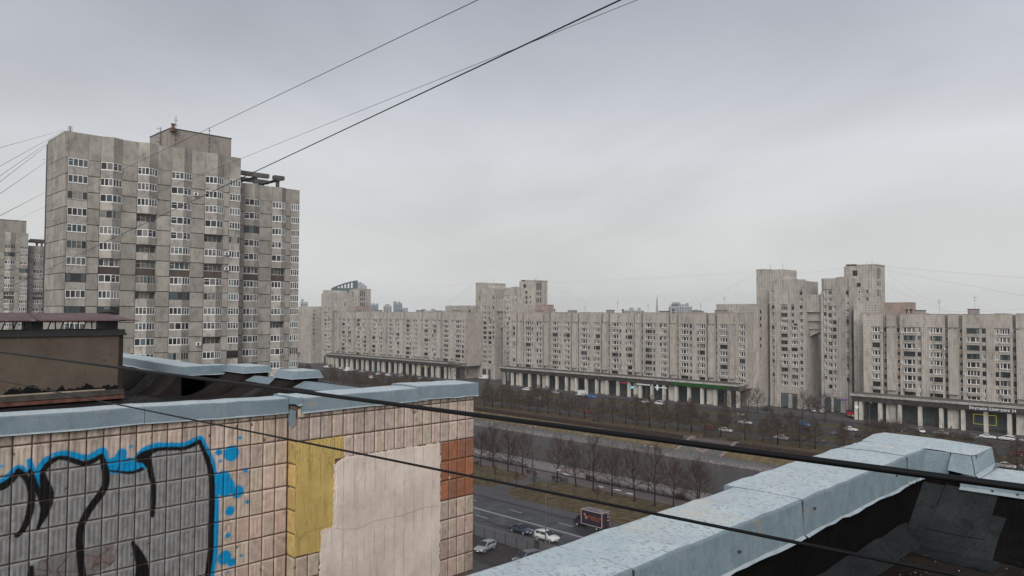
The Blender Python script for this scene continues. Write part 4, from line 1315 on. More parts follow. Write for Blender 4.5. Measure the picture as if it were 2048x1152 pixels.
def m_tile():
    g = N('wall_tile', 0.75, 0.25)
    a = g.node('ShaderNodeAttribute')
    a.attribute_name = 'paint'
    n = g.noise(g.pos, 9.0, 5, 0.65)
    n2 = g.noise(g.pos, 60.0, 3, 0.6)
    c = g.mix(g.rng(n, 0.42, 0.75, 0, 0.5), a.outputs['Color'], (0.45, 0.40, 0.36), 'MULTIPLY')
    c = g.mix(g.rng(n2, 0.5, 0.8, 0, 0.3), c, (1.35, 1.3, 1.25), 'MULTIPLY')
    g.color(c)
    g.bump(n2, 0.15, 0.004)
    return g.mat
TILE = m_tile()

def tile_obj(y0, y1, z0, z1, X, base, style, paint, seed, nx=14, nz=22, normal='x'):
    """one pressed tile: bevelled rim, raised border, vertical ribs; its glaze colours sit in the 'paint' attribute"""
    r = np.random.RandomState(seed)
    gap = 0.0075
    u = np.linspace(0, 1, nx + 1); v = np.linspace(0, 1, nz + 1)
    U, V = np.meshgrid(u, v)
    y0_, y1_, z0_, z1_ = y0 + gap + r.uniform(-.001, .001), y1 - gap, z0 + gap, z1 - gap
    Yw = y0_ + (y1_ - y0_) * U; Zw = z0_ + (z1_ - z0_) * V
    edge = np.minimum(np.minimum(U, 1 - U) * (y1 - y0), np.minimum(V, 1 - V) * (z1 - z0))
    h = np.clip(edge / 0.007, 0, 1) * 0.008
    tall = (z1 - z0) > 0.2
    in_u = np.clip((np.minimum(U, 1 - U) - 0.10) / 0.05, 0, 1)
    in_v = np.clip((np.minimum(V, 1 - V) - (0.08 if tall else 0.2)) / 0.05, 0, 1)
    inner = in_u * in_v
    if style == 0:
        rib = (0.5 + 0.5 * np.cos((U - 0.5) * 2 * math.pi * 3.3)) ** 1.5
    elif style == 1:
        rib = (0.5 + 0.5 * np.cos((U - 0.5) * 2 * math.pi * 3.3)) * (0.4 + 0.6 * np.abs(np.cos((V - 0.5) * math.pi)))
    else:
        rib = np.clip(1.2 - np.hypot((U - 0.5) * 2.2, (V - 0.5) * 1.6), 0, 1) * 0.5 + 0.35 * (np.sin(U * 17 + V * 9 + r.uniform(0, 6)) * 0.5 + 0.5) * (np.cos(V * 15 + r.uniform(0, 6)) * 0.5 + 0.5)
    h = h - inner * 0.004 + inner * rib * 0.006
    col = np.empty(Yw.shape + (3,))
    b = np.array(base) * r.uniform(0.84, 1.10) * (1 + 0.04 * r.uniform(-1, 1, 3))
    col[:] = b
    # darker recesses and rims, dirty blotches on some tiles
    recess_and_dirt = np.clip(inner * (1 - rib) * 0.20 + np.clip(1 - edge / 0.012, 0, 1) * 0.22 + np.clip(lump(Yw, Zw, seed % 7) - 0.12, 0, 1) * 0.62, 0, 0.8)
    col = col * (1 - recess_and_dirt[..., None]) + np.array((0.21, 0.155, 0.12)) * recess_and_dirt[..., None]
    wear = np.clip(lump(Yw * 2.2, Zw * 1.7, 11 + seed % 5) - 0.5, 0, 1) * 1.1
    # rain runs under the metal edge, a few grubby tiles, chipped rims
    run = np.clip(np.sin(Yw * 31.0) * np.sin(Yw * 13.7 + 1.0) + 0.25, 0, 1) * np.exp(-(36.46 - Zw) / 0.42) * 0.75
    if r.rand() < 0.16: run = np.maximum(run, 0.30 + 0.25 * lump(Yw * 2, Zw * 2, seed % 13))
    run = np.clip(run, 0, 0.7)
    col = col * (1 - run[..., None]) + np.array((0.15, 0.115, 0.095)) * run[..., None]
    if r.rand() < 0.45:
        cu, cv = (r.choice((0.0, 1.0)), r.rand()) if r.rand() < 0.6 else (r.rand(), r.choice((0.0, 1.0)))
        dch = np.hypot((U - cu) * (y1 - y0), (V - cv) * (z1 - z0)) - r.uniform(0.010, 0.034) * (1 + 0.4 * np.sin(9 * np.arctan2(V - cv, U - cu + 1e-6)))
        chp = np.clip(-dch / 0.006, 0, 1)
        h = h - chp * 0.012
        cc_ = np.array((0.66, 0.58, 0.50)) if r.rand() < 0.6 else np.array((0.13, 0.10, 0.085))
        col = col * (1 - chp[..., None]) + cc_ * chp[..., None]
    col = col * (1 - wear[..., None]) + np.array((0.72, 0.63, 0.54)) * wear[..., None]
    if paint:
        jy = Yw + 0.0015 * np.sin(Zw * 90); jz = Zw + 0.0015 * np.sin(Yw * 80)
        g = in_poly(jy, jz, GREYP).astype(float) * (1 - 0.22 * np.clip(lump(Yw * 2.5, Zw * 2.5, 41) + 0.1, 0, 1))
        gr = np.array((0.255, 0.256, 0.255)) * (0.95 + 0.22 * lump(Yw, Zw, 3)[..., None]) * (1 - 0.30 * (inner * rib)[..., None])
        col = col * (1 - g[..., None]) + gr * g[..., None]
        brk = in_poly(jy, jz, BROKEN)
        if brk.any():
            D = np.sort(np.hypot(Yw[..., None] - VOR[:, 0], (Zw[..., None] - VOR[:, 1]) * 1.3), axis=-1)
            crack = np.clip(1 - (D[..., 1] - D[..., 0]) / 0.022, 0, 1) * brk
            h = h * (1 - brk * 0.6) - crack * 0.006
            cell = np.argmin(np.hypot(Yw[..., None] - VOR[:, 0], (Zw[..., None] - VOR[:, 1]) * 1.3), axis=-1)
            tint = np.where((cell % 3 == 0)[..., None], np.array((0.17, 0.125, 0.11)), np.array((0.15, 0.14, 0.135)))
            bb = brk[..., None] * 0.7
            col = col * (1 - bb) + tint * bb
            col = col * (1 - crack[..., None] * 0.75) + np.array((0.085, 0.045, 0.035)) * crack[..., None] * 0.75
        bl = np.maximum(stroke_cover(jy, jz, BLUES, 0.016), 0.55 * stroke_cover(jy, jz, BLUES, 0.075) ** 1.6)
        scr = np.clip((lump(Yw * 3, Zw * 3, 21) - 0.62) * 5, 0, 1)
        bl = bl * (1 - 0.75 * scr)
        col = col * (1 - bl[..., None]) + np.array((0.0, 0.25, 0.52)) * bl[..., None]
        bk = stroke_cover(jy, jz, BLACKS, 0.014)
        col = col * (1 - bk[..., None]) + np.array((0.004, 0.004, 0.005)) * bk[..., None]
        chip = (np.clip((lump(Yw * 4.1, Zw * 3.7, 31) - 0.80) * 12, 0, 1) * in_poly(Yw, Zw, [(3.55, 35.55), (3.55, 36.0), (4.05, 36.0), (4.05, 35.5)]))
        col = col * (1 - chip[..., None]) + np.array((0.60, 0.50, 0.41)) * chip[..., None]
    nv = (nx + 1) * (nz + 1)
    co = np.empty((nv, 3))
    cy, cz = (y0 + y1) / 2, (z0 + z1) / 2
    if normal == 'x':
        co[:, 0] = h.ravel(); co[:, 1] = Yw.ravel() - cy
    else:
        co[:, 0] = Yw.ravel() - cy; co[:, 1] = -h.ravel()
    co[:, 2] = Zw.ravel() - cz
    idx = np.arange(nv).reshape(nz + 1, nx + 1)
    f = np.stack([idx[:-1, :-1], idx[:-1, 1:], idx[1:, 1:], idx[1:, :-1]], -1).reshape(-1, 4)
    # skirt back to the wall so each tile has thickness
    border = np.concatenate([idx[0, :-1], idx[:-1, -1], idx[-1, :0:-1], idx[:0:-1, 0]])
    back = co[border].copy()
    if normal == 'x': back[:, 0] = -0.03
    else: back[:, 1] = 0.045
    nb = len(border)
    co = np.vstack([co, back])
    bi = nv + np.arange(nb)
    f2 = np.stack([np.roll(border, -1), border, bi, np.roll(bi, -1)], -1)
    me = bpy.data.meshes.new('tile')
    me.from_pydata(co.tolist(), [], f.tolist() + f2.tolist())
    at = me.color_attributes.new('paint', 'FLOAT_COLOR', 'POINT')
    cc = np.ones((nv + nb, 4))
    cc[:nv, :3] = col.reshape(-1, 3)
    cc[nv:, :3] = col.reshape(-1, 3)[border] * 0.6
    at.data.foreach_set('color', np.clip(cc, 0, 1).ravel())
    me.materials.append(TILE)
    me.polygons.foreach_set('use_smooth', [True] * len(f) + [False] * nb)
    me.update()
    return me, (X, cy, cz)

BASE = (0.575, 0.465, 0.39)
seed = 0
cols1 = [6.045 - 0.2083 * k for k in range(23)]
TILEREST = m_facade('tiled_wall_rest', (0.52, 0.42, 0.34), (0.44, 0.35, 0.28), tw=0.2083, th=0.364, line=1.0)
MB().box(XW - 0.3, XW - 0.001, -25, cols1[22], 33.3, 36.48).box(XW - 0.3, XW - 0.002, -25, 6.04, 0, ZG[8]).build('tiled_face', TILEREST, LW)
for ci in range(22):
    y1, y0 = cols1[ci], cols1[ci + 1]
    for k in range(9):
        z1 = 36.47 if k == 0 else ZG[k - 1]
        z0 = ZG[k]
        seed += 1
        painted = y0 < 5.46
        style = 0 if y0 < 4.9 or k < 2 else (1 if (ci + k) % 2 else 2)
        b_ = tuple(c * q for c, q in zip(BASE, (1.02, 1.0, 0.98) if y0 > 4.9 else (1.0, 1.0, 1.0)))
        me, loc = tile_obj(y0, y1, z0, z1, XW, b_, style, painted, seed, nx=20 if painted else 12, nz=(30 if painted else 16) if k else (10 if painted else 7))
        inst(me, 'tile', LW, loc)
BROWN = (0.345, 0.13, 0.068)
OLD = (0.52, 0.42, 0.34)
cols2 = [6.075 + 0.2104 * k for k in range(19)]
for ci in range(18):
    y0, y1 = cols2[ci], cols2[ci + 1]
    for k in range(10):
        z1 = 36.47 if k == 0 else ZG[k - 1]
        z0 = ZG[k]
        right = ci >= 14
        if not right and k >= 3: continue
        seed += 1
        b_ = BASE
        if not right and ci <= 3 and k == 2: b_ = (0.60, 0.44, 0.16)
        if right and 3 <= k <= 5: b_ = BROWN
        elif right and k >= 6: b_ = OLD if k == 6 else (0.52, 0.395, 0.325)
        me, loc = tile_obj(y0, y1, z0, z1, XS, b_, 0 if k < 3 and not right else (1 if (ci + k) % 2 else 2), False, seed, nx=12, nz=16 if k else 7)
        inst(me, 'tile', LW, loc)
# a few tiles left bare under the yellow paint
for ci in (0, 1):
    for k in range(7, 10):
        seed += 1
        me, loc = tile_obj(cols2[ci], cols2[ci + 1], ZG[k], ZG[k - 1], XS, OLD, 2, False, seed, nx=12, nz=16)
        inst(me, 'tile', LW, loc)
# return face of the projecting section (faces -Y)
for k in range(1, 10):
    seed += 1
    b_ = (0.58, 0.42, 0.15) if 2 <= k <= 6 else OLD
    me, loc = tile_obj(XW + 0.005, XS + 0.004, ZG[k], ZG[k - 1], 0, b_, 2, False, seed, nx=8, nz=16, normal='y')
    inst(me, 'tile', LW, ((XW + XS) / 2, 6.05, loc[2]))
MB().add([(XW + 0.02, 6.035, 36.44), (XS + 0.012, 6.035, 36.44), (XS + 0.012, 6.035, 36.22), ((XW + XS) / 2, 6.035, 36.13), (XW + 0.02, 6.035, 36.25)], [(4, 3, 2, 1, 0)]).build('flashing', GALV_SHADED, LW)
# rough render skim over the middle of the section, and the yellow paint on it
def m_plaster(name, base, crackc, edge, cw=0.7):
    g = N(name, 0.9, 0.15)
    p = g.pos
    n = g.noise(p, 1.4, 6, 0.65)
    n2 = g.noise(p, 12.0, 5, 0.7)
    n3 = g.noise(g.mapping(p, (4, 4, 0.7)), 1.0, 5, 0.6)
    x, y, z = g.sep(p)
    c = g.mix(g.rng(n, 0.3, 0.7), tuple(min(1, b * 1.06) for b in base), tuple(b * 0.70 for b in base))
    c = g.mix(g.rng(n2, 0.5, 0.75, 0, 0.28), c, tuple(b * 0.6 for b in base))
    c = g.mix(g.rng(n3, 0.48, 0.68, 0, 0.65), c, edge)
    vo = g.voro(g.mapping(p, (1, 1.5, 1.0)), 1.5, 'DISTANCE_TO_EDGE', 'Distance')
    c = g.mix(g.math('MULTIPLY', g.rng(vo, 0.0, 0.016, 1, 0), g.rng(n, 0.48, 0.60, 0, cw)), c, crackc)
    # ghosts of the tile joints
    fy = g.math('ABSOLUTE', g.math('SUBTRACT', g.math('FRACT', g.math('DIVIDE', g.math('SUBTRACT', y, 6.075), 0.2104)), 0.5))
    gh = g.math('MULTIPLY', g.rng(fy, 0.455, 0.485, 0, 1), g.rng(g.noise(p, 2.0, 3), 0.42, 0.56, 0, 0.75))
    c = g.mix(gh, c, crackc)
    n9 = g.noise(g.mapping(p, (1, 5.0, 0.5)), 1.0, 6, 0.7)
    c = g.mix(g.rng(n9, 0.54, 0.70, 0, 0.5), c, tuple(q * 0.9 for q in crackc))
    g.color(c)
    g.bump(g.math('ADD', g.noise(p, 5.0, 6, 0.7), g.math('MULTIPLY', n2, 0.4)), 0.55, 0.02)
    return g.mat
PLAST = m_plaster('pink_render', (0.74, 0.63, 0.55), (0.34, 0.27, 0.23), (0.63, 0.525, 0.45), 0.12)
YELL = m_plaster('ochre_paint', (0.60, 0.435, 0.150), (0.24, 0.16, 0.055), (0.46, 0.325, 0.105))
def patch(name, pts, x0, th, mat, jitter=0.012, step=0.05, sd=1):
    r = random.Random(sd)
    out = []
    n = len(pts)
    for i in range(n):
        (a, b), (c, d) = pts[i], pts[(i + 1) % n]
        L = math.hypot(c - a, d - b)
        k = max(1, int(L / step))
        for j in range(k):
            t = j / k
            out.append((a + (c - a) * t + r.uniform(-1, 1) * jitter, b + (d - b) * t + r.uniform(-1, 1) * jitter))
    m = MB()
    q = len(out)
    cy, cz = sum(p[0] for p in out) / q, sum(p[1] for p in out) / q
    ins = [(cy + (y - cy) * 0.992, cz + (z - cz) * 0.994) for y, z in out]
    m.add([(x0, y, z) for y, z in out] + [(x0 + th, y, z) for y, z in ins], [tuple(range(q, 2 * q))] + [(i, (i + 1) % q, q + (i + 1) % q, q + i) for i in range(q)])
    return m.build(name, mat, LW)
patch('render_patch', [(6.49, 33.0), (6.50, 34.30), (6.49, 34.47), (6.72, 34.48), (6.74, 35.0), (6.735, 35.50), (6.95, 35.60), (9.02, 35.585), (9.03, 34.5), (9.02, 33.0)], XS - 0.044, 0.060, PLAST, 0.018, 0.045, 3)
patch('render_patch', [(6.78, 34.44), (7.2, 34.36), (7.6, 34.43), (8.1, 34.40), (8.6, 34.46), (9.0, 34.43), (9.0, 35.56), (6.96, 35.57), (6.77, 35.46)], XS + 0.012, 0.012, PLAST, 0.012, 0.05, 8)
patch('yellow_patch', [(6.062, 34.15), (6.062, 35.93), (6.93, 35.95), (6.93, 35.60), (6.76, 35.585), (6.76, 34.45), (6.52, 34.455), (6.50, 34.13)], XS - 0.044, 0.052, YELL, 0.007, 0.05, 4)
patch('render_patch', [(6.09, 33.0), (6.09, 32.6), (9.02, 32.6), (9.02, 33.02), (6.49, 33.02)], XS - 0.044, 0.058, PLAST, 0.004, 0.1, 5)

# ---- folded sheet coping: profile across the wall, swept in lengths that overlap a little
def coping(parent, y0, y1, xo, xi, zt0, zt1, drop, mats, lip=0.03, flare=0.03, seed=0, outer=0.16, sag=0.0, n=8):
    """runs along Y; xi is the side that is seen, xo the far side; top then seen skirt then turned-out lip"""
    r = random.Random(seed)
    s = 1 if xi > xo else -1
    m = MB()
    rows = []
    for i in range(n + 1):
        t = i / n
        y = y0 + (y1 - y0) * t
        zt = zt0 + (zt1 - zt0) * t + r.uniform(-0.006, 0.006) - sag * math.sin(math.pi * t)
        w = r.uniform(-0.004, 0.004)
        rows.append([(xo - s * 0.004, y, zt - outer), (xo, y, zt - 0.006), (xo + s * 0.02, y, zt), ((xo + xi) / 2, y, zt + 0.008 + r.uniform(-0.005, 0.005)),
                     (xi - s * 0.016, y, zt - 0.001), (xi - s * 0.004, y, zt - 0.006), (xi + w * 0.3, y, zt - 0.02), (xi + s * flare * 0.4 + w, y, zt - drop + 0.016),
                     (xi + s * (flare * 0.5 + lip) + w + r.uniform(-0.006, 0.006), y, zt - drop + r.uniform(-0.008, 0.006))])
    k = len(rows[0])
    for i in range(n):
        for j in range(k - 1):
            mi = 0 if j in (1, 2, 3) else (2 if j == k - 2 else 1)
            a, b, c, d = rows[i][j], rows[i][j + 1], rows[i + 1][j + 1], rows[i + 1][j]
            m.quad(a, b, c, d, mi) if s < 0 else m.quad(d, c, b, a, mi)
    # closed ends, a couple of centimetres of returned sheet
    for rw in (rows[0], rows[-1]):
        m.add([p for p in rw] + [(xi - s * 0.03, rw[0][1], rw[-1][2] + 0.02), (xo + s * 0.02, rw[0][1], rw[0][2])], [tuple(range(k + 2))], 1)
    me = m.mesh('coping_sheet', mats)
    for p in me.polygons: p.use_smooth = len(p.vertices) == 4
    o = bpy.data.objects.new('coping_sheet', me)
    return put(o, parent)
FARM = [GALV_TOP, GALV_FAR_SHADED, LIP]
coping(LW, -2.0, 3.83, XW - 0.46, XW + 0.05, 36.765, 36.672, 0.24, FARM, 0.012, 0.02, 1)
coping(LW, 3.838, 6.02, XW - 0.46, XW + 0.052, 36.668, 36.618, 0.24, FARM, 0.012, 0.02, 2)
coping(LW, 6.03, 6.12, XW - 0.46, XS + 0.058, 36.655, 36.652, 0.13, FARM, 0.01, 0.01, 3, n=2)
coping(LW, 6.124, 8.66, XW - 0.46, XS + 0.05, 36.635, 36.635, 0.235, FARM, 0.012, 0.02, 4)
coping(LW, 8.44, 9.92, XW - 0.50, XS + 0.055, 36.665, 36.632, 0.25, FARM, 0.012, 0.02, 5)
MB().box(XW - 0.5, XS + 0.045, 9.86, 9.94, 36.40, 36.64).build('coping_end', GALV_FAR_SHADED, LW)

# ---- left roof: deck, coved felt upturns, end parapet with raised caps
mb = MB()
n_x, n_y = 26, 16
mb.quad((-30, -25, 35.85), (XW - 0.46, -25, 35.85), (XW - 0.46, 8.3, 35.85), (-30, 8.3, 35.85))
mb.build('roof_deck', BIT_FAR, LW)
def cove_x(name, x0, x1, yb, yt, z0, z1, mat, n=6):
    """felt swept up a parapet that runs along X"""
    m = MB()
    prof = [(yb + (yt - yb) * (1 - math.cos(t)) * 0.0 + (yt - yb) * math.sin(t * 0.5) ** 1.0 * 1.0 if False else yb + (yt - yb) * s, z0 + (z1 - z0) * (s ** 1.7)) for s, t in [(k / n, 0) for k in range(n + 1)]]
    for a, b in zip(prof[:-1], prof[1:]):
        m.quad((x0, a[0], a[1]), (x1, a[0], a[1]), (x1, b[0], b[1]), (x0, b[0], b[1]))
    for x_ in (x0, x1):
        m.add([(x_, p, q) for p, q in prof] + [(x_, prof[-1][0], z0)], [tuple(range(len(prof) + 1))])
    o = m.build(name, mat, LW)
    for p_ in o.data.polygons: p_.use_smooth = len(p_.vertices) == 4
    return o
xs_ = [-19.4, -18.15, -17.3, -16.6, -15.75, -14.3, -12.9, -11.4]
for i in range(7):
    cove_x('felt_strip', xs_[i] + 0.012, xs_[i + 1], 7.75 - 0.04 * (i % 2), 8.80, 35.852 + 0.006 * (i % 2), (36.45 if i in (0, 3) else 36.27) + 0.004 * (i % 2), (BIT_BROWN, BIT_FAR)[i in (2,)])
xs_ = [-30, -26.8, -25.6, -24.4, -23.4, -22.5, -21.6, -20.7, -19.55]
for i in range(8):
    cove_x('felt_strip', xs_[i] + 0.012, xs_[i + 1], 7.05 - 0.03 * (i % 2), 7.62, 35.853 + 0.006 * (i % 2), 36.36 + 0.01 * (i % 2), (BIT_BROWN, BIT_FAR)[i % 4 == 2])
MB().box(-30, -19.32, 7.62, 8.25, 35.6, 36.42).build('parapet', BIT_BROWN, LW)
MB().box(-19.32, XW - 0.46, 8.86, 9.14, 35.6, 36.20).build('parapet', BIT_BROWN, LW)
MB().box(-19.55, -19.32, 7.64, 8.9, 35.6, 36.40).build('parapet', BIT, LW)

def coping_x(parent, x0, x1, yo, yi, z0, z1, drop, mats, seed=0, lip=0.012, flare=0.02, outer=0.2, n=6):
    """coping that runs along X and shows its -Y skirt"""
    r = random.Random(seed)
    m = MB()
    rows = []
    for i in range(n + 1):
        t = i / n
        x = x0 + (x1 - x0) * t
        zt = z0 + (z1 - z0) * t + r.uniform(-0.005, 0.005)
        w = r.uniform(-0.005, 0.005)
        rows.append([(x, yo, zt - outer), (x, yo, zt - 0.005), (x, yo - 0.02, zt), (x, (yo + yi) / 2, zt + 0.006), (x, yi + 0.016, zt - 0.001), (x, yi + 0.004, zt - 0.006),
                     (x, yi - w, zt - 0.02), (x, yi - flare * 0.4 - w, zt - drop + 0.03), (x, yi - flare * 0.5 - lip - w, zt - drop + r.uniform(-0.008, 0.005))])
    k = len(rows[0])
    for i in range(n):
        for j in range(k - 1):
            mi = 0 if j in (1, 2, 3) else (2 if j == k - 2 else 1)
            m.quad(rows[i][j], rows[i][j + 1], rows[i + 1][j + 1], rows[i + 1][j], mi)
    for q, rw in enumerate((rows[0], rows[-1])):
        m.add(list(rw) + [(rw[0][0], yi + 0.03, rw[-1][2] + 0.02), (rw[0][0], yo - 0.02, rw[0][2])], [tuple(range(k + 2))], 1)
    me = m.mesh('coping_sheet', mats)
    for p in me.polygons: p.use_smooth = len(p.vertices) == 4
    return put(bpy.data.objects.new('coping_sheet', me), parent)
coping_x(LW, -30, -24.9, 8.32, 7.62, 36.70, 36.66, 0.24, FARM, 11)
coping_x(LW, -24.88, -22.2, 8.32, 7.62, 36.66, 36.64, 0.24, FARM, 12)
coping_x(LW, -22.18, -19.26, 8.32, 7.61, 36.64, 36.60, 0.25, FARM, 13)
coping(LW, 7.62, 8.75, -19.75, -19.24, 36.605, 36.60, 0.24, FARM, 0.012, 0.02, 14, n=4)
# raised caps and the low strip between them
def cap_block(parent, x0, x1, y0, y1, zb, zt, sl, mats, name='raised_cap'):
    m = MB()
    m.add([(x0, y0, zb), (x1, y0, zb), (x1, y1, zb), (x0, y1, zb), (x0 + sl, y0 + sl * 1.5, zt), (x1 - sl, y0 + sl * 1.5, zt), (x1 - sl, y1 - sl, zt), (x0 + sl, y1 - sl, zt)],
          [(0, 1, 5, 4), (1, 2, 6, 5), (2, 3, 7, 6), (3, 0, 4, 7)], 1)
    m.add([(x0 + sl, y0 + sl * 1.5, zt), (x1 - sl, y0 + sl * 1.5, zt), (x1 - sl, y1 - sl, zt), (x0 + sl, y1 - sl, zt)], [(0, 1, 2, 3)], 0)
    m.add([(x0 - 0.03, y0 - 0.04, zb - 0.012), (x1 + 0.03, y0 - 0.04, zb - 0.012), (x1, y0, zb), (x0, y0, zb)], [(0, 1, 2, 3)], 2)
    m.add([(x1 + 0.03, y0 - 0.04, zb - 0.012), (x1 + 0.03, y1, zb - 0.012), (x1, y1, zb), (x1, y0, zb)], [(0, 1, 2, 3)], 2)
    return m.build(name, mats, parent)
cap_block(LW, -19.4, -18.1, 8.72, 9.50, 36.45, 36.60, 0.05, FARM)
MB().box(-19.3, -18.2, 8.82, 9.42, 36.10, 36.46).build('parapet', BIT_BROWN, LW)
cap_block(LW, -16.60, -15.68, 8.72, 9.52, 36.46, 36.62, 0.06, FARM)
MB().box(-16.5, -15.78, 8.82, 9.44, 36.10, 36.47).build('parapet', BIT_BROWN, LW)
def strip_x(x0, x1, ya, yb, za, zb, parent, mat=None):
    m = MB()
    m.add([(x0, ya, za), (x1, ya, za), (x1, yb, zb), (x0, yb, zb), (x0, ya, za - 0.02), (x1, ya, za - 0.02), (x1, yb, zb - 0.02), (x0, yb, zb - 0.02)],
          [(0, 1, 2, 3), (7, 6, 5, 4), (0, 4, 5, 1), (1, 5, 6, 2), (2, 6, 7, 3), (3, 7, 4, 0)])
    return m.build('strip_flashing', mat or GALV_FAR_SHADED, parent)
strip_x(-18.08, -17.45, 8.74, 8.97, 36.27, 36.37, LW)
strip_x(-17.44, -16.66, 8.74, 8.97, 36.265, 36.365, LW)
strip_x(-18.08, -16.62, 8.971, 9.12, 36.372, 36.36, LW)
strip_x(-15.66, -13.6, 8.73, 9.0, 36.28, 36.39, LW)
strip_x(-13.59, -11.42, 8.73, 9.0, 36.285, 36.395, LW)
strip_x(-15.66, -11.42, 9.001, 9.16, 36.392, 36.38, LW)

# ---- ventilation shaft on that roof
VS = root('ventilation_shaft', 'stuccoed brown ventilation shaft with a rusty sheet roof on posts', 'ventilation shaft', (-20.1, 3.0, 35.85))
g = N('brown_stucco', 0.9, 0.15)
x, y, z = g.sep(g.pos)
n1 = g.noise(g.pos, 1.6, 5, 0.6); n2 = g.noise(g.pos, 7.0, 6, 0.7); n3 = g.noise(g.mapping(g.pos, (1, 2.2, 1.4)), 1.6, 6, 0.68)
c = g.mix(g.rng(n1, 0.3, 0.7), (0.090, 0.070, 0.054), (0.135, 0.108, 0.085))
c = g.mix(g.rng(n2, 0.58, 0.72, 0, 0.7), c, (0.06, 0.045, 0.035))
zz = g.math('ADD', z, g.math('MULTIPLY', g.math('SUBTRACT', n3, 0.5), -0.75))
c = g.mix(g.rng(zz, 36.225, 36.245, 1, 0), c, (0.006, 0.006, 0.006))
yy = g.math('ADD', y, g.math('MULTIPLY', g.math('SUBTRACT', n2, 0.5), 0.12))
c = g.mix(g.rng(yy, 6.18, 6.2, 0, 1), c, (0.035, 0.026, 0.02))
g.color(c); g.bump(n2, 0.6, 0.02)
STUCCO = g.mat
MB().box(-20.7, -19.5, -3.0, 6.30, 35.85, 37.42).build('shaft_wall', STUCCO, VS)
MB().box(-20.76, -19.44, -3.1, 6.36, 37.42, 37.47).build('top_slab', METALDARK, VS)
MB().box(-20.6, -19.47, -3.0, 6.33, 37.47, 37.56).build('top_slab', METALDARK, VS)
WOODG = plain('weathered_plank', (0.075, 0.068, 0.06), 0.9, 0.1, var=0.35)
MB().box(-19.50, -19.42, -3.0, 6.32, 35.99, 36.12).build('base_plank', WOODG, VS)
MB().box(-19.50, -19.38, -3.0, 6.31, 35.90, 35.975).build('base_rail', RUST, VS)
MB().box(-19.50, -19.43, -3.0, 5.9, 36.12, 36.145).build('mortar_ledge', plain('ledge', (0.32, 0.27, 0.2), 0.9, var=0.3), VS)
g = N('rust_brown_sheet', 0.6, 0.35)
n1 = g.noise(g.pos, 2.2, 6, 0.7); n2 = g.noise(g.mapping(g.pos, (3, 6, 3)), 1.0, 6, 0.75, 0.6)
c = g.mix(g.rng(n1, 0.3, 0.7), (0.105, 0.062, 0.062), (0.17, 0.105, 0.10))
c = g.mix(g.rng(n2, 0.60, 0.68, 0, 0.8), c, (0.36, 0.32, 0.31))
g.color(c); g.bump(n1, 0.3, 0.02)
RSHEET = g.mat
m = MB()
prof = [(-21.15, 37.74), (-20.1, 37.955), (-19.18, 37.80)]
ys = [-3.2, -1.2, 0.8, 2.6, 4.4, 6.1]
for a, b in zip(ys[:-1], ys[1:]):
    m = MB()
    for (p, q) in zip(prof[:-1], prof[1:]):
        for dz_, flip in ((0, 0), (-0.015, 1)):
            P = [(p[0], a, p[1] + dz_), (q[0], a, q[1] + dz_), (q[0], b + 0.03, q[1] + dz_), (p[0], b + 0.03, p[1] + dz_)]
            m.quad(*(P if not flip else P[::-1]))
    m.quad((-19.18, a, 37.80), (-19.18, a, 37.772), (-19.18, b + 0.03, 37.772), (-19.18, b + 0.03, 37.80))
    m.build('roof_sheet', RSHEET, VS)
# hipped end of the sheet roof
m = MB().add([(-21.15, 6.1, 37.74), (-20.1, 6.1, 37.955), (-19.18, 6.1, 37.80), (-19.12, 6.55, 37.765), (-20.1, 6.6, 37.76), (-21.2, 6.55, 37.72)], [(0, 1, 4, 5), (1, 2, 3, 4), (2, 1, 0, 5, 4, 3)][:2])
m.build('roof_sheet', RSHEET, VS)
MB().tube([(-20.1, 5.9, 37.965), (-20.1, 6.15, 37.99), (-20.1, 6.35, 37.94)], [0.06, 0.08, 0.02], 6).build('ridge_cap', METALDARK, VS)
for i, y in enumerate((1.2, 2.4, 3.3, 4.02, 4.25, 4.95, 5.12, 5.42, 5.62)):
    lean = 0.08 if i % 2 else -0.02
    for x in (-19.55, -20.6):
        MB().tube([(x, y, 37.55), (x, y + lean, 37.80)], 0.014, 4).build('post', METALDARK, VS)
for y in (4.49, 6.08):
    MB().box(-20.5, -19.62, y - 0.10, y + 0.13, 37.50, 37.78).build('flue', METALDARK, VS)

# ------------------------------------------------------------------ roof we stand on: deck, parapet in galvanised sheets, felt patches
FR = root('foreground_roof', 'black felt roof in the foreground edged by a broad galvanised parapet', 'roof', (0.5, 4.0, 35.0))
XP0, XP1 = -3.20, -2.60
m = MB().box(-3.15, 8.0, -6.0, 9.75, 0, 35.57)
m.build('building_wall', GROUT, FR)
MB().box(-3.14, -2.66, -6, 9.7, 35.5, 36.44).build('parapet_core', BIT, FR)
MB().box(-2.66, -2.615, -6, 9.2, 35.57, 36.30).build('felt_upturn', BIT, FR)
MB().box(-2.6, 8.0, 9.12, 9.72, 35.5, 36.24).build('end_parapet', BIT, FR)
MB().quad((-2.66, -6, 35.62), (8, -6, 35.62), (8, 9.2, 35.62), (-2.66, 9.2, 35.62)).build('roof_deck', BIT_FLOOR, FR)
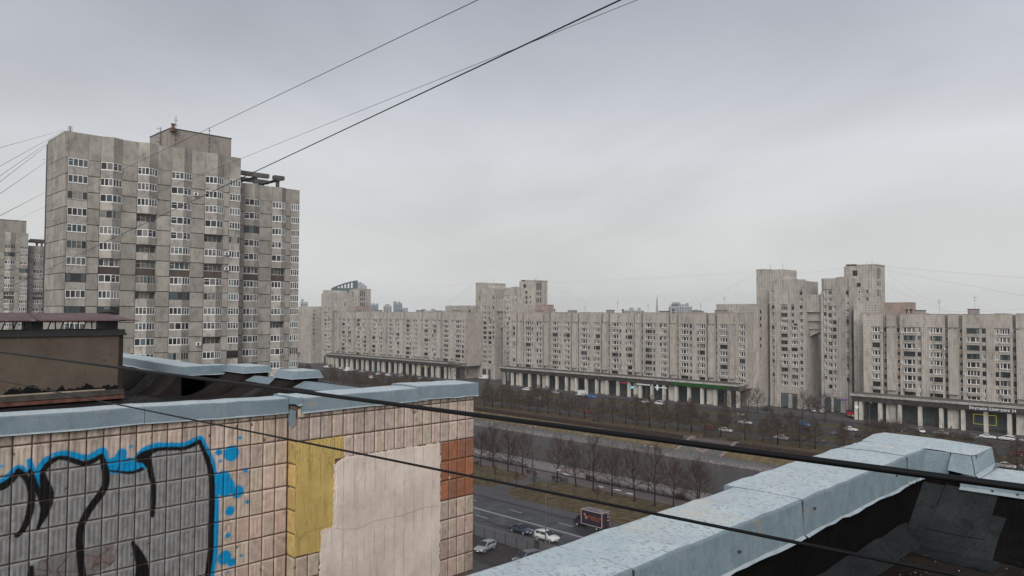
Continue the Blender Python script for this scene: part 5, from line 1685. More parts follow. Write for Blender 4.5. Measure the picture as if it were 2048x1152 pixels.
# sloping fillets of felt
m = MB().quad((-2.44, -6, 35.624), (-2.44, 8.5, 35.624), (-2.612, 8.9, 35.80), (-2.612, -6, 35.80))
m.build('felt_fillet', BIT, FR)
m = MB().quad((-2.615, 8.45, 35.626), (8, 8.45, 35.626), (8, 9.118, 36.16), (-2.615, 9.118, 36.16))
m.build('felt_fillet', BIT, FR)
def felt_sheet(name, pts, th, mat):
    """a lapped sheet of mineral felt lying on the end fillet: pts (x, t) with t from 0 (deck) to 1 (top of slope), below 0 lies on the deck"""
    def P(x, t, o):
        if t >= 0: return (x, 8.45 + (9.118 - 8.45) * t - o, 35.626 + 0.534 * t + o)
        return (x, 8.45 + t * 0.75, 35.626 + o)
    m = MB()
    n = len(pts)
    m.add([P(x, t, th) for x, t in pts] + [P(x, t, 0) for x, t in pts], [tuple(range(n))] + [(i, n + i, n + (i + 1) % n, (i + 1) % n) for i in range(n)])
    o = m.build(name, mat, FR)
    return o
felt_sheet('felt_sheet', [(-2.58, 0.0), (-1.80, 0.0), (-1.79, 0.30), (-1.76, 0.62), (-1.90, 0.64), (-2.57, 0.60)], 0.006, BIT_GREY)
felt_sheet('felt_sheet', [(-2.43, 0.27), (-2.2, 0.245), (-1.90, 0.26), (-1.885, 0.6), (-1.87, 0.97), (-2.36, 0.98), (-2.385, 0.6)], 0.014, BIT_GREY)
felt_sheet('felt_sheet', [(-2.60, 0.12), (-2.46, 0.10), (-2.40, 0.5), (-2.37, 0.97), (-2.58, 0.98)], 0.010, BIT_GREY)
felt_sheet('felt_sheet', [(-2.50, -0.38), (-2.2, -0.47), (-1.72, -0.52), (-1.70, -0.2), (-1.74, 0.0), (-2.52, 0.0)], 0.007, BIT_GREY)
felt_sheet('felt_sheet', [(-1.70, 0.10), (-1.2, 0.05), (-0.2, 0.06), (-0.2, 0.9), (-1.72, 0.92)], 0.005, BIT)
# upturn of mineral felt along the foot of the parapet
_m = MB()
for i_ in range(14):
    ya, yb = 5.2 + i_ * 0.24, 5.2 + (i_ + 1) * 0.24
    ja, jb = 0.012 * math.sin(i_ * 2.1), 0.012 * math.sin((i_ + 1) * 2.1)
    _m.quad((-2.425 + ja, ya, 35.636), (-2.425 + jb, yb, 35.636), (-2.598, yb, 35.825 + jb), (-2.598, ya, 35.825 + ja))
_m.build('felt_sheet', BIT_GREY, FR)
# grit, flakes of felt and leaf scraps lying on the deck
_r = random.Random(77)
_g = MB()
for i_ in range(420):
    x_, y_ = _r.uniform(-2.45, 1.5), _r.uniform(3.0, 8.42)
    s_ = _r.uniform(0.004, 0.016) * (1.6 if _r.random() < 0.1 else 1)
    a_ = _r.uniform(0, 3.14)
    c_, d_ = math.cos(a_) * s_, math.sin(a_) * s_ * _r.uniform(.4, 1)
    _g.add([(x_ - c_, y_ - d_, 35.622), (x_ + d_, y_ - c_, 35.622), (x_ + c_, y_ + d_, 35.622), (x_ - d_, y_ + c_, 35.622), (x_, y_, 35.624 + s_ * .6)], [(0, 1, 4), (1, 2, 4), (2, 3, 4), (3, 0, 4)], _r.choice((0, 0, 0, 1, 2)))
_o = _g.build('roof_grit', [plain('grit', (0.10, 0.09, 0.08), .9), plain('leaf_scrap', (0.12, 0.07, 0.035), .9), plain('pale_chip', (0.30, 0.29, 0.27), .9)], FR)
_o['kind'] = 'stuff'
NEARM = [GALV_TOP, GALV_SHADED, LIP]
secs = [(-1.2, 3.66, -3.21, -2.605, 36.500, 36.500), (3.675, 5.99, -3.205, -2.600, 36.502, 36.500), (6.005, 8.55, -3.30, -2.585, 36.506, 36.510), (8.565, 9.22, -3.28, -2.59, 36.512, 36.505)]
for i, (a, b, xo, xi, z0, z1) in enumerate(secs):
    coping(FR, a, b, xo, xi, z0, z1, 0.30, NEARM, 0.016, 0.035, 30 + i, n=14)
    # bent seam upstand between lengths
    if i < 3:
        MB().box(xo + 0.03, xi + 0.008, b + 0.003, b + 0.012, z1 - 0.28, z1 - 0.012).build('seam_gap', METALDARK, FR)
# corner cap turning along the end parapet
m = MB()
T_ = [(-3.28, 9.235, 36.508), (-2.47, 9.225, 36.505), (-2.31, 9.15, 36.507), (-2.13, 9.155, 36.500), (-2.10, 9.26, 36.500), (-2.085, 9.86, 36.508), (-2.6, 9.92, 36.525), (-3.24, 9.90, 36.535), (-3.32, 9.75, 36.522)]
n = len(T_)
m.add(T_, [tuple(range(n))], 0)
m.add(T_ + [(x, y, z - 0.20) for x, y, z in T_], [(i, n + i, n + (i + 1) % n, (i + 1) % n) for i in range(n)][4:], 1)
m.build('corner_cap', NEARM, FR)
MB().add([(-2.315, 9.148, 36.500), (-2.128, 9.152, 36.494), (-2.075, 9.05, 36.318), (-2.325, 9.045, 36.345), (-2.33, 9.03, 36.335), (-2.06, 9.03, 36.302)], [(3, 2, 1, 0), (4, 5, 2, 3)]).build('cap_skirt', GALV_SHADED, FR)
MB().add([(-2.122, 9.155, 36.494), (-2.083, 9.86, 36.503), (-2.055, 9.86, 36.330), (-2.070, 9.06, 36.318)], [(3, 2, 1, 0)]).build('cap_skirt', GALV_SHADED, FR)
MB().add([(-2.068, 9.05, 36.319), (-2.055, 9.86, 36.331), (-2.00, 9.88, 36.325), (-2.015, 9.5, 36.30), (-2.03, 9.02, 36.29)], [(0, 1, 2, 3, 4), (4, 3, 2, 1, 0)]).build('cap_skirt', LIP, FR)
MB().add([(-2.59, 9.20, 36.50), (-2.33, 9.17, 36.50), (-2.33, 9.09, 36.26), (-2.60, 9.12, 36.22)], [(3, 2, 1, 0)]).build('cap_skirt', GALV_SHADED, FR)
# low metal strip on the end parapet
def fold_x(x0, x1, parent, dz_):
    m = MB()
    pr_ = [(9.80, 36.16), (9.80, 36.29), (9.12, 36.28), (9.10, 36.265), (9.085, 36.17), (9.03, 36.145)]
    pr_ = [(a, b + dz_) for a, b in pr_]
    for j, (p, q) in enumerate(zip(pr_[:-1], pr_[1:])):
        m.quad((x0, p[0], p[1]), (x0, q[0], q[1]), (x1, q[0], q[1]), (x1, p[0], p[1]), 0 if j == 1 else (2 if j == 4 else 1))
    return m.build('end_coping', NEARM, parent)
fold_x(-2.22, -1.2, FR, 0.0); fold_x(-1.19, 1.5, FR, 0.004); fold_x(1.51, 8, FR, 0.0)
for x in (-1.92, -1.70, -1.45): MB().lathe([(0.012, 0), (0.012, 0.012), (0.004, 0.018)], (x, 9.072, 36.165), 6, axis='z').build('screw', METALDARK, FR)
for y, z in ((4.9, 36.33), (6.18, 36.40), (8.2, 36.36)): MB().tube([(-2.58, y, z), (-2.565, y, z)], 0.011, 6).build('screw', METALDARK, FR)
# ------------------------------------------------------------------ trees
def bare_tree_mesh(seed, h, kind):
    """returns (trunk mesh, crown mesh)"""
    r = random.Random(seed)
    trunk, crown = MB(), MB()
    def twig(m, p, d, L, rad, n, depth, maxd, spread, upb):
        pts, rs = [p], [rad]
        q, dd = p.copy(), d.copy()
        k = 3 if depth < 2 else 2
        for i in range(k):
            dd = (dd + Vector((r.uniform(-.16, .16), r.uniform(-.16, .16), r.uniform(-.06, .12) + upb * 0.12))).normalized()
            q = q + dd * (L / k)
            pts.append(q.copy())
            rs.append(rad * (1 - 0.62 * (i + 1) / k))
        m.tube(pts, rs, 5 if depth == 0 else 3, cap=False)
        if depth >= maxd: return
        nb = n[depth]
        for i in range(nb):
            t = r.uniform(0.25, 1.0)
            j = min(int(t * k), k - 1)
            f = t * k - j
            bp = pts[j].lerp(pts[j + 1], f)
            ax = (pts[j + 1] - pts[j]).normalized()
            side = ax.cross(Vector((r.uniform(-1, 1), r.uniform(-1, 1), r.uniform(-1, 1))))
            if side.length < 1e-3: continue
            side.normalize()
            nd = (ax * r.uniform(0.55, 0.95) + side * r.uniform(0.5, 0.95) * spread + Vector((0, 0, upb * 0.18))).normalized()
            twig(m, bp, nd, L * r.uniform(0.42, 0.68), max(rad * 0.48, 0.0125 if maxd == 3 else 0.016), n, depth + 1, maxd, spread, upb)
    if kind == 'linden':
        ht = h * r.uniform(0.22, 0.28)
        lean = Vector((r.uniform(-.05, .05), r.uniform(-.05, .05), 1))
        top = lean * h * 0.80
        pts = [Vector((0, 0, 0)), lean * 0.25, lean * ht, lean * h * 0.42, lean * h * 0.6, top]
        pts = [p + (Vector((r.uniform(-.1, .1), r.uniform(-.1, .1), 0)) if i > 1 else Vector()) for i, p in enumerate(pts)]
        trunk.tube(pts, [0.24, 0.17, 0.14, 0.105, 0.065, 0.02], 7)
        nl = 15
        for i in range(nl):
            t = ht / h + (0.80 - ht / h) * (i / (nl - 1)) ** 1.1
            p = lean * h * t
            a = i * 2.4 + r.uniform(-.4, .4)
            el = 0.30 + 0.95 * (i / nl)
            d = Vector((math.cos(a) * math.cos(el), math.sin(a) * math.cos(el), math.sin(el)))
            L = h * (0.44 - 0.22 * i / nl) * r.uniform(0.85, 1.15)
            twig(crown, p, d, L, 0.085 - 0.035 * i / nl, (7, 4, 2), 0, 3, 0.8, 0.6)
    elif kind == 'larch':
        pts = [Vector((0, 0, 0)), Vector((0, 0, h * 0.3)), Vector((r.uniform(-.1, .1), r.uniform(-.1, .1), h * 0.7)), Vector((r.uniform(-.15, .15), r.uniform(-.15, .15), h))]
        trunk.tube(pts, [0.19, 0.13, 0.075, 0.012], 6)
        nl = 50
        for i in range(nl):
            t = 0.20 + 0.77 * i / nl
            a = i * 2.399 + r.uniform(-.3, .3)
            L = h * (0.34 * (1 - t) ** 0.75 + 0.035) * r.uniform(0.7, 1.2)
            el = r.uniform(-0.05, 0.30)
            d = Vector((math.cos(a) * math.cos(el), math.sin(a) * math.cos(el), math.sin(el)))
            twig(crown, Vector((0, 0, h * t)), d, L, 0.038, (11, 4), 0, 2, 0.85, -0.1)
    else:                            # sapling
        pts = [Vector((0, 0, 0)), Vector((0, 0, h * 0.45)), Vector((r.uniform(-.1, .1), r.uniform(-.1, .1), h))]
        trunk.tube(pts, [0.07, 0.05, 0.012], 5)
        for i in range(13):
            t = 0.36 + 0.58 * i / 13
            a = i * 2.4
            d = Vector((math.cos(a) * 0.6, math.sin(a) * 0.6, 0.75)).normalized()
            twig(crown, Vector((0, 0, h * t)), d, h * 0.26 * (1.15 - t), 0.022, (6, 4), 0, 2, 0.8, 0.3)
    tm = BARK
    cm = {'linden': TWIG, 'larch': LARCH, 'sapling': TWIG}[kind]
    return trunk.mesh('trunk', tm, True), crown.mesh('crown', cm)

LIND = [bare_tree_mesh(100 + i, 10.0, 'linden') for i in range(5)]
LAR = [bare_tree_mesh(200 + i, 8.6, 'larch') for i in range(4)]
SAP = [bare_tree_mesh(300 + i, 4.8, 'sapling') for i in range(3)]
def tree(lib, i, name, label, x, y, s, group, z=0.1):
    t = root(name, label, 'tree', (x, y, z), group, rz=i * 1.7)
    t.scale = (s * (0.92 + 0.18 * ((i * 37) % 10) / 10), s * (0.92 + 0.18 * ((i * 53) % 10) / 10), s * (0.88 + 0.24 * ((i * 71) % 10) / 10))
    t.rotation_euler = (0.05 * math.sin(i * 2.3), 0.05 * math.cos(i * 1.9), i * 1.7)
    local(lib[i % len(lib)][0], 'trunk', t)
    local(lib[i % len(lib)][1], 'crown', t)
    return t
near = [(-136.4, 127.4, .92), (-132.5, 128.1, 1.08), (-126.9, 127.6, 1.05), (-121.7, 127.3, 1.0), (-110.7, 126.9, 1.0), (-105.1, 126.8, .95), (-100.1, 126.5, 1.02), (-94.9, 126.1, .95),
        (-88.8, 125.6, 1.0), (-84.0, 125.5, 1.02), (-80.4, 126.6, 1.05), (-75.0, 126.6, 1.0)]
for i, (x, y, s) in enumerate(near):
    tree(LIND, i, 'bare_tree', '%s bare tree from the left along the near riverside path' % ORD[i], x, y, s, 'near riverside trees')
tree(LIND, 2, 'bare_tree', 'bare tree leaning over the near quay beside the metal parapet', -80.0, 135.6, 0.85, 'near riverside trees')
for i, (x, y, s) in enumerate([(-120.8, 117.3, 1.0), (-113.4, 116.5, 1.0), (-107.8, 116.2, 1.1), (-92.6, 118.5, 0.95)]):
    tree(SAP, i, 'sapling', ('sapling left of the path across the lawn', 'sapling on the path crossing the lawn', 'sapling right of the path across the lawn', 'sapling on the lawn above the delivery truck')[i], x, y, s, 'saplings on the lawn')
row210 = [-228.5, -222.6, -217.5, -213.0, -207.5, -202.5, -197.6, -193.1, -188.2, -182.4, -177.5, -170.6, -164.3, -157.8, -152.3, -147.6, -142.9, -136.8, -132.0, -127.0, -121.9, -116.6, -108.2, -103.0, -97.9, -91.5, -87.3, -79.5, -73.0, -67.4, -61.5, -56.0, -50.6, -45.0, -39.5]
rr = random.Random(4)
for i, x in enumerate(row210):
    tree(LAR, i, 'larch_tree', '%s leafless larch from the left in the row above the far hedge' % ORD[i], x, 210.2 + rr.uniform(-.6, .6), rr.uniform(.85, 1.25), 'larches along the far path', 0.03)
rowL = [-234.5 - 5.9 * k for k in range(24)]
for i, x in enumerate(rowL):
    tree(LAR, i + 1, 'larch_tree', '%s leafless larch leftwards from the tile wall corner along the far path' % ORD[i], x + rr.uniform(-1, 1), 210.5 + rr.uniform(-1.0, 1.0), rr.uniform(.85, 1.25), 'larches along the far path', 0.03)
row2 = [-60 - 7.4 * k for k in range(40)]
for i, x in enumerate(row2):
    if i % 7 in (1, 3, 5): continue
    tree(LAR, i + 2, 'larch_tree', '%s leafless larch from the right on the grass median of the far street' % ORD[i], x + rr.uniform(-2, 2), 231.5 + rr.uniform(-1.6, 1.6), rr.uniform(.5, .95), 'larches on the far median', 0.09)
for i, (x, y, s, lb) in enumerate([(-107.9, 268.8, 1.0, 'broad bare tree in front of the right tower beside the red kiosk'), (-116.2, 269.2, 1.0, 'broad bare tree in front of the arched gap between the right towers'),
                                   (-143.0, 268.5, .75, 'bare tree before the corner of the middle arcade'), (-138.0, 270.0, .9, 'bare tree right of the middle arcade corner'), (-113.0, 271.0, .8, 'bare tree between two others before the right towers'),
                                   (-134.6, 271.0, .85, 'bare tree at the foot of the right towers left of the black car'), (-176.5, 258.5, .6, 'small bare tree in front of the pharmacy cross'), (-310.0, 268.0, 1.0, 'dark bare tree in front of the middle tower gap'),
                                   (-300.5, 270.0, .7, 'bare tree beside the white van by the middle towers'), (-167.5, 259, .55, 'small bare tree before the green sign')]):
    tree(LIND, i + 1, 'bare_tree', lb, x, y, s, 'bare trees before the towers')
# bushes in front of the right-hand arcade
def bush_mesh(seed):
    r = random.Random(seed)
    m = MB()
    for i in range(170):
        a, el = r.uniform(0, 6.28), r.uniform(0.3, 1.4)
        p = Vector((r.uniform(-1.2, 1.2), r.uniform(-.6, .6), 0))
        d = Vector((math.cos(a) * math.cos(el), math.sin(a) * math.cos(el), math.sin(el)))
        L = r.uniform(1.2, 2.8)
        q = p + d * L * .5 + Vector((r.uniform(-.2, .2), r.uniform(-.2, .2), 0))
        m.tube([p, q, q + (d + Vector((r.uniform(-.5, .5), r.uniform(-.5, .5), r.uniform(-.1, .3)))).normalized() * L * .5], [.03, .02, .008], 3, cap=False)
    return m.mesh('stems', LARCH)
BUSH = [bush_mesh(i) for i in range(3)]
for i, (x, y, s, lb) in enumerate([(-91.5, 266.8, 1.3, 'brown leafless bush at the left columns of the right arcade'), (-87.0, 264.8, 1.4, 'brown leafless bush before the second arcade bay at right'), (-82.0, 263.6, 1.9, 'tallest brown bush left of the white hatchback'),
                                   (-68.5, 259.5, 1.2, 'brown bush below the silver sedan at right'), (-61.0, 258.5, 1.2, 'brown bush below the yellow neon frame'), (-138.5, 128.0, .5, 'low brown bush at the left end of the near riverside path'),
                                   (-83.5, 134.2, .8, 'reddish bush at the right end of the near hedge')]):
    b = root('bush', lb, 'bush', (x, y, 0.1), 'leafless bushes')
    b.scale = (s, s, s)
    local(BUSH[i % 3], 'stems', b, rot=(0, 0, i))

# ------------------------------------------------------------------ hedges
def hedge(name, label, x0, x1, y0, y1, h, dens, mat, z=0.0, core=True):
    o = root(name, label, 'hedge', ((x0 + x1) / 2, (y0 + y1) / 2, z), 'leafless hedges')
    r = random.Random(int(x0 * 3))
    if core:
        m = MB()
        n = max(2, int((x1 - x0) / 0.8))
        for i in range(n):
            a, b = x0 + (x1 - x0) * i / n, x0 + (x1 - x0) * (i + 1) / n
            hh = h * r.uniform(0.86, 0.98)
            m.box(a, b + 0.01, y0 + r.uniform(0.02, .12), y1 - r.uniform(0.02, .12), z, z + hh)
        m.build('core', mat, o)
    m = MB()
    n = int((x1 - x0) * dens)
    for i in range(n):
        p = Vector((r.uniform(x0, x1), r.uniform(y0, y1), z if not core else z + h * 0.4))
        t = Vector((r.uniform(-.25, .25), r.uniform(-.3, .3), h * r.uniform(.75, 1.18) - (h * .4 if core else 0)))
        m.tube([p, p + t], [0.022, 0.010], 3, cap=False)
    s = m.build('twigs', mat, o)
    s['kind'] = 'stuff'
hedge('hedge', 'clipped brown hedge along the top of the far bank left of the steps', -300, -123.0, 197.2, 199.4, 1.15, 14, HEDGEM)
hedge('hedge', 'clipped brown hedge along the top of the far bank right of the steps', -104.6, -20, 197.2, 199.4, 1.15, 14, HEDGEM)
hedge('hedge', 'thin reddish hedge along the near path left of the terrace', -175, -126.5, 133.4, 134.3, 0.85, 26, HEDGEM, 0.1, False)
hedge('hedge', 'thin reddish hedge along the near path right of the terrace', -107.5, -70, 133.4, 134.3, 0.85, 26, HEDGEM, 0.1, False)

# ------------------------------------------------------------------ riverside railings, terrace details
def railing(label, x0, x1, y, z, step, h, mat):
    o = root('railing', label, 'railing', ((x0 + x1) / 2, y, z), 'riverside railings')
    n = int((x1 - x0) / step)
    pm = MB().box(-0.05, 0.05, -0.05, 0.05, 0, h).mesh('post', mat)
    for i in range(n + 1): inst(pm, 'post', o, (x0 + i * step, y, z))
    for q in (0.42, 0.72, 0.98):
        MB().box(x0, x0 + n * step, y - 0.02, y + 0.02, z + h * q - 0.02, z + h * q + 0.02).build('rail', mat, o)
railing('dark railing with rails along the far quay', -215, -60, 189.6, -2.4, 3.35, 1.0, POLE)
railing('dark railing on the near granite embankment edge', -175, -75, 140.4, 0.42, 2.4, 0.75, METALDARK)
tr = root('embankment_stairs', 'pale granite stair walls on the near terrace beside the benches', 'steps', (-113, 137, 0.1))
MB().box(-117.8, -117.3, 135.2, 139.8, 0.1, 0.55).build('side_wall', GRANITE_PINK, tr)
MB().box(-108.6, -108.1, 135.2, 139.8, 0.1, 0.55).build('side_wall', GRANITE_PINK, tr)
for i in range(4): MB().box(-117.3, -108.6, 136.0 + i * 0.5, 136.55 + i * 0.5, 0.1, 0.13 + 0.03 * i).build('step', GRANITE_PINK, tr)
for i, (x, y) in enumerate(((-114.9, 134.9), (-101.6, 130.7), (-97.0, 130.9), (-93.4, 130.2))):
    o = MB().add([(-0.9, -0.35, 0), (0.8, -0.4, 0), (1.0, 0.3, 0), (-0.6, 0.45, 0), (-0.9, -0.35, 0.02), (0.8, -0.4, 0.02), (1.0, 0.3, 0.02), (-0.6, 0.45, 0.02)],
                 [(4, 5, 6, 7), (0, 1, 5, 4), (1, 2, 6, 5), (2, 3, 7, 6), (3, 0, 4, 7)]).build('puddle_glint', WHITE)
    o.location = (x, y, 0.105)  # puddles: their sky reflection is painted as flat white
    tag(o, ('thin white painted puddle glint on the near terrace behind the benches', 'left white painted puddle glint on the reddish near path', 'middle white painted puddle glint on the reddish near path', 'right white painted puddle glint on the reddish near path')[i], 'patch', 'white patches on the near bank')

# ------------------------------------------------------------------ benches, bins, lamps, fence
WOOD = plain('dark_bench_wood', (0.045, 0.036, 0.032), 0.8, 0.2, var=0.3)
def bench(label, x, y, rz, L=2.6, z=0.1):
    b = root('park_bench', label, 'bench', (x, y, z), 'park benches', rz)
    for k in range(4): local(MB().box(-L / 2, L / 2, -0.28 + k * 0.14, -0.16 + k * 0.14, 0.42, 0.47).mesh('seat_slat', WOOD), 'seat_slat', b)
    for k in range(3): local(MB().box(-L / 2, L / 2, 0.28 + 0.03 * k, 0.32 + 0.03 * k, 0.52 + k * 0.16, 0.64 + k * 0.16).mesh('back_slat', WOOD), 'back_slat', b)
    for s_ in (-1, 1):
        local(MB().box(s_ * L * 0.42 - 0.14, s_ * L * 0.42 + 0.14, -0.28, 0.30, 0, 0.42).mesh('leg', METALDARK), 'leg', b)
        local(MB().add([(s_ * L * .42 - .04, .30, .42), (s_ * L * .42 + .04, .30, .42), (s_ * L * .42 + .04, .43, 1.0), (s_ * L * .42 - .04, .43, 1.0), (s_ * L * .42 - .04, .25, .42), (s_ * L * .42 + .04, .25, .42), (s_ * L * .42 + .04, .38, 1.0), (s_ * L * .42 - .04, .38, 1.0)],
                       [(0, 1, 2, 3), (7, 6, 5, 4), (0, 3, 7, 4), (1, 5, 6, 2), (3, 2, 6, 7)]).mesh('back_support', METALDARK), 'back_support', b)
bench('brown bench left of the lawn crossing beside the near path', -120.8, 129.4, math.pi, 3.0)
bench('dark bench with its back to the lawn right of the crossing', -112.3, 128.9, math.pi, 3.0)
bench('bench beyond the far hedge under the larches', -163.3, 207.6, 0, 3.0, 0.03)
bench('left of two benches above the far river steps', -118.6, 206.8, 0, 3.0, 0.03)
bench('right of two benches above the far river steps', -110.4, 206.2, 0, 3.0, 0.03)
bench('bench at the far end of the near terrace hedge', -107.6, 134.9, math.pi, 2.4)
def bin_(label, x, y, z=0.1):
    b = root('litter_bin', label, 'litter bin', (x, y, z), 'litter bins')
    local(MB().add([(-.4, -.4, 0), (.4, -.4, 0), (.4, .4, 0), (-.4, .4, 0), (-.45, -.45, .8), (.45, -.45, .8), (.45, .45, .8), (-.45, .45, .8)], [(0, 1, 5, 4), (1, 2, 6, 5), (2, 3, 7, 6), (3, 0, 4, 7)]).mesh('body', CONC_DARK), 'body', b)
    local(MB().box(-.38, .38, -.38, .38, .70, .72).mesh('liner', METALDARK), 'liner', b)
bin_('square litter bin at the right end of the dark bench', -109.9, 128.8)
bin_('square litter bin beside the left bench above the far steps', -121.3, 206.5, 0.03)
bin_('square litter bin between the two benches above the far steps', -107.0, 205.6, 0.03)
def lamp(label, x, y, h, z=0.0, arm=1.6, ang=0.0, double=False, mat=None):
    L = root('street_lamp', label, 'street lamp', (x, y, z), 'street lamps', ang)
    mt = mat or POLE
    local(MB().tube([(0, 0, 0), (0, 0, 1.4), (0, 0, h)], [0.12, 0.10, 0.055], 8).mesh('pole', mt, True), 'pole', L)
    local(MB().lathe([(0.2, 0), (0.2, 0.35), (0.13, 0.5)], (0, 0, 0), 8).mesh('base', mt), 'base', L)
    for s_ in ((1, -1) if double else (1,)):
        local(MB().tube([(0, 0, h - 0.1), (s_ * arm * .5, 0, h + 0.35), (s_ * arm, 0, h + 0.45)], [0.05, 0.04, 0.035], 6).mesh('arm', mt), 'arm', L)
        local(MB().add([(s_ * arm - .1, -.14, h + .38), (s_ * (arm + .75), -.11, h + .42), (s_ * (arm + .75), .11, h + .42), (s_ * arm - .1, .14, h + .38), (s_ * arm, -.1, h + .54), (s_ * (arm + .6), -.08, h + .54), (s_ * (arm + .6), .08, h + .54), (s_ * arm, .1, h + .54)],
                       [(0, 3, 2, 1), (4, 5, 6, 7), (0, 1, 5, 4), (1, 2, 6, 5), (2, 3, 7, 6), (3, 0, 4, 7)]).mesh('lamp_head', CONC_PLAIN), 'lamp_head', L)
lamp('tall grey street lamp on the near kerb in front of the white car', -82.9, 92.2, 11.5, 0.06, 2.0, R(60))
lamp('slim dark lamp post behind the left bench near the quay', -126.1, 135.4, 9.5, 0.1, 0.5, 0, True, METALDARK)
lamp('slim dark lamp post on the near quay right of the terrace', -107.9, 134.8, 9.5, 0.1, 0.5, 0, True, METALDARK)
lamp('slim dark lamp post farther left on the near quay', -141.0, 135.0, 9.0, 0.1, 0.5, 0, True, METALDARK)
lamp('slim dark lamp post at the right end of the near quay', -92.2, 135.4, 9.0, 0.1, 0.5, 0, True, METALDARK)
lamp('lamp post beside the right bench above the far steps', -107.0, 204.8, 8.0, 0.004, 0.4, 0, True, METALDARK)
for i, (x, y, h, lb) in enumerate(((-117.4, 219.8, 9, 'street lamp beside the white hatchback across the river'), (-84.2, 243.7, 10, 'street lamp left of the right arcade bushes'), (-80.9, 252.2, 11, 'double street lamp in front of the right arcade'),
                                   (-176.0, 262.0, 9, 'street lamp before the pharmacy cross'), (-186.0, 271.8, 9, 'street lamp near the illuminated white sign'), (-212, 272, 9, 'street lamp beside the white truck at the arcade'),
                                   (-143.5, 262.2, 8, 'street lamp before the right end of the middle arcade'), (-90.5, 275, 9, 'street lamp beside the left columns of the right arcade'), (-358, 262, 9, 'street lamp before the far left arcade'))):
    lamp(lb, x, y, h, 0.02, 1.2, R(90 * (i % 2)), i == 2)
# yard fence: posts, rails and fine pickets
fe = root('yard_fence', 'dark metal picket fence between the muddy yard and the road', 'fence', (-90, 86.9, 0))
for i in range(24):
    x = -122 + 2.5 * i
    MB().box(x - 0.04, x + 0.04, 86.86, 86.94, 0, 1.95).build('post', METALDARK, fe)
    m = MB()
    for q in (0.25, 1.65): m.box(x + 0.04, x + 2.46, 86.88, 86.92, q - 0.02, q + 0.02)
    for k in range(17): m.box(x + 0.12 + 0.14 * k, x + 0.135 + 0.14 * k, 86.892, 86.908, 0.1, 1.8)
    m.build('picket_panel', POLE, fe)
hy = root('notice_box', 'dark cabinet standing at the fence beside the lamp post', 'cabinet', (-82.6, 89.6, 0.06))
MB().box(-82.95, -82.25, 89.3, 89.9, 0.06, 1.35).build('body', METALDARK, hy)
MB().box(-83.0, -82.2, 89.25, 89.95, 1.35, 1.42).build('lid', POLE, hy)
MB().box(-82.9, -82.62, 89.28, 89.3, 0.2, 1.25).build('door', POLE, hy)

# ------------------------------------------------------------------ vehicles
TYRE = plain('tyre', (0.015, 0.015, 0.015), 0.9, 0.1)
RIMM = plain('wheel_rim', (0.30, 0.30, 0.31), 0.4, 0.5)
CARGLASS = m_glass('car_glass', (0.012, 0.014, 0.017), (0.03, 0.034, 0.038), 0.06)
LIGHTW = plain('headlamp', (0.5, 0.5, 0.49), 0.25, 0.5)
LIGHTR = plain('tail_lamp', (0.30, 0.015, 0.012), 0.3, 0.5)
PLASTIC = plain('black_plastic', (0.02, 0.02, 0.021), 0.7, 0.3)
PLATE = plain('number_plate', (0.70, 0.70, 0.68), 0.6)
def paint(name, col, metal=0.0):
    g = N(name, 0.32, 0.5, metal)
    n = g.noise(g.obj, 2.0, 3)
    g.color(g.mix(g.rng(n, 0.35, 0.7, 0, 0.4), col, tuple(c * 0.82 for c in col)))
    g.b.inputs['Coat Weight'].default_value = 0.4
    g.b.inputs['Coat Roughness'].default_value = 0.08
    return g.mat
PAINTS = {'white': paint('paint_white', (0.60, 0.60, 0.59)), 'silver': paint('paint_silver', (0.33, 0.34, 0.345), 0.25), 'grey': paint('paint_grey', (0.135, 0.145, 0.155), 0.2), 'black': paint('paint_black', (0.02, 0.02, 0.022)),
          'navy': paint('paint_navy', (0.028, 0.038, 0.060)), 'red': paint('paint_red', (0.33, 0.03, 0.035)), 'blue': paint('paint_blue', (0.02, 0.14, 0.38)), 'dark': paint('paint_dark_grey', (0.05, 0.052, 0.056), 0.2),
          'purple': paint('paint_plum', (0.030, 0.018, 0.032)), 'maroon': paint('paint_maroon', (0.17, 0.018, 0.03)), 'beige': paint('paint_beige', (0.40, 0.36, 0.29))}
# side profiles: lower body deck line and roof line over x (front is +x), half-length 1
SHAPES = {
 'sedan': dict(L=4.55, W=1.78, H=1.46, sill=0.24, deck=[(-1, .62), (-.97, .86), (-.62, .93), (.30, .95), (.80, .82), (.97, .66), (1, .50)], roof=[(-.70, .93), (-.40, 1.40), (-.05, 1.46), (.12, 1.43), (.46, .95)]),
 'hatch': dict(L=4.15, W=1.76, H=1.50, sill=0.24, deck=[(-1, .60), (-.98, .92), (-.6, .95), (.34, .96), (.82, .83), (.97, .66), (1, .50)], roof=[(-.98, .93), (-.84, 1.40), (-.30, 1.50), (.06, 1.48), (.50, .96)]),
 'suv': dict(L=4.5, W=1.85, H=1.68, sill=0.32, deck=[(-1, .70), (-.98, 1.02), (-.6, 1.05), (.38, 1.06), (.84, .96), (.97, .80), (1, .58)], roof=[(-.97, 1.02), (-.84, 1.55), (-.30, 1.68), (.08, 1.65), (.50, 1.06)]),
 'minivan': dict(L=4.5, W=1.85, H=1.82, sill=0.26, deck=[(-1, .70), (-.99, 1.02), (-.6, 1.06), (.50, 1.07), (.86, .95), (.98, .78), (1, .55)], roof=[(-.985, 1.02), (-.94, 1.70), (-.30, 1.82), (.16, 1.78), (.66, 1.06)]),
}
CARMESH = {}
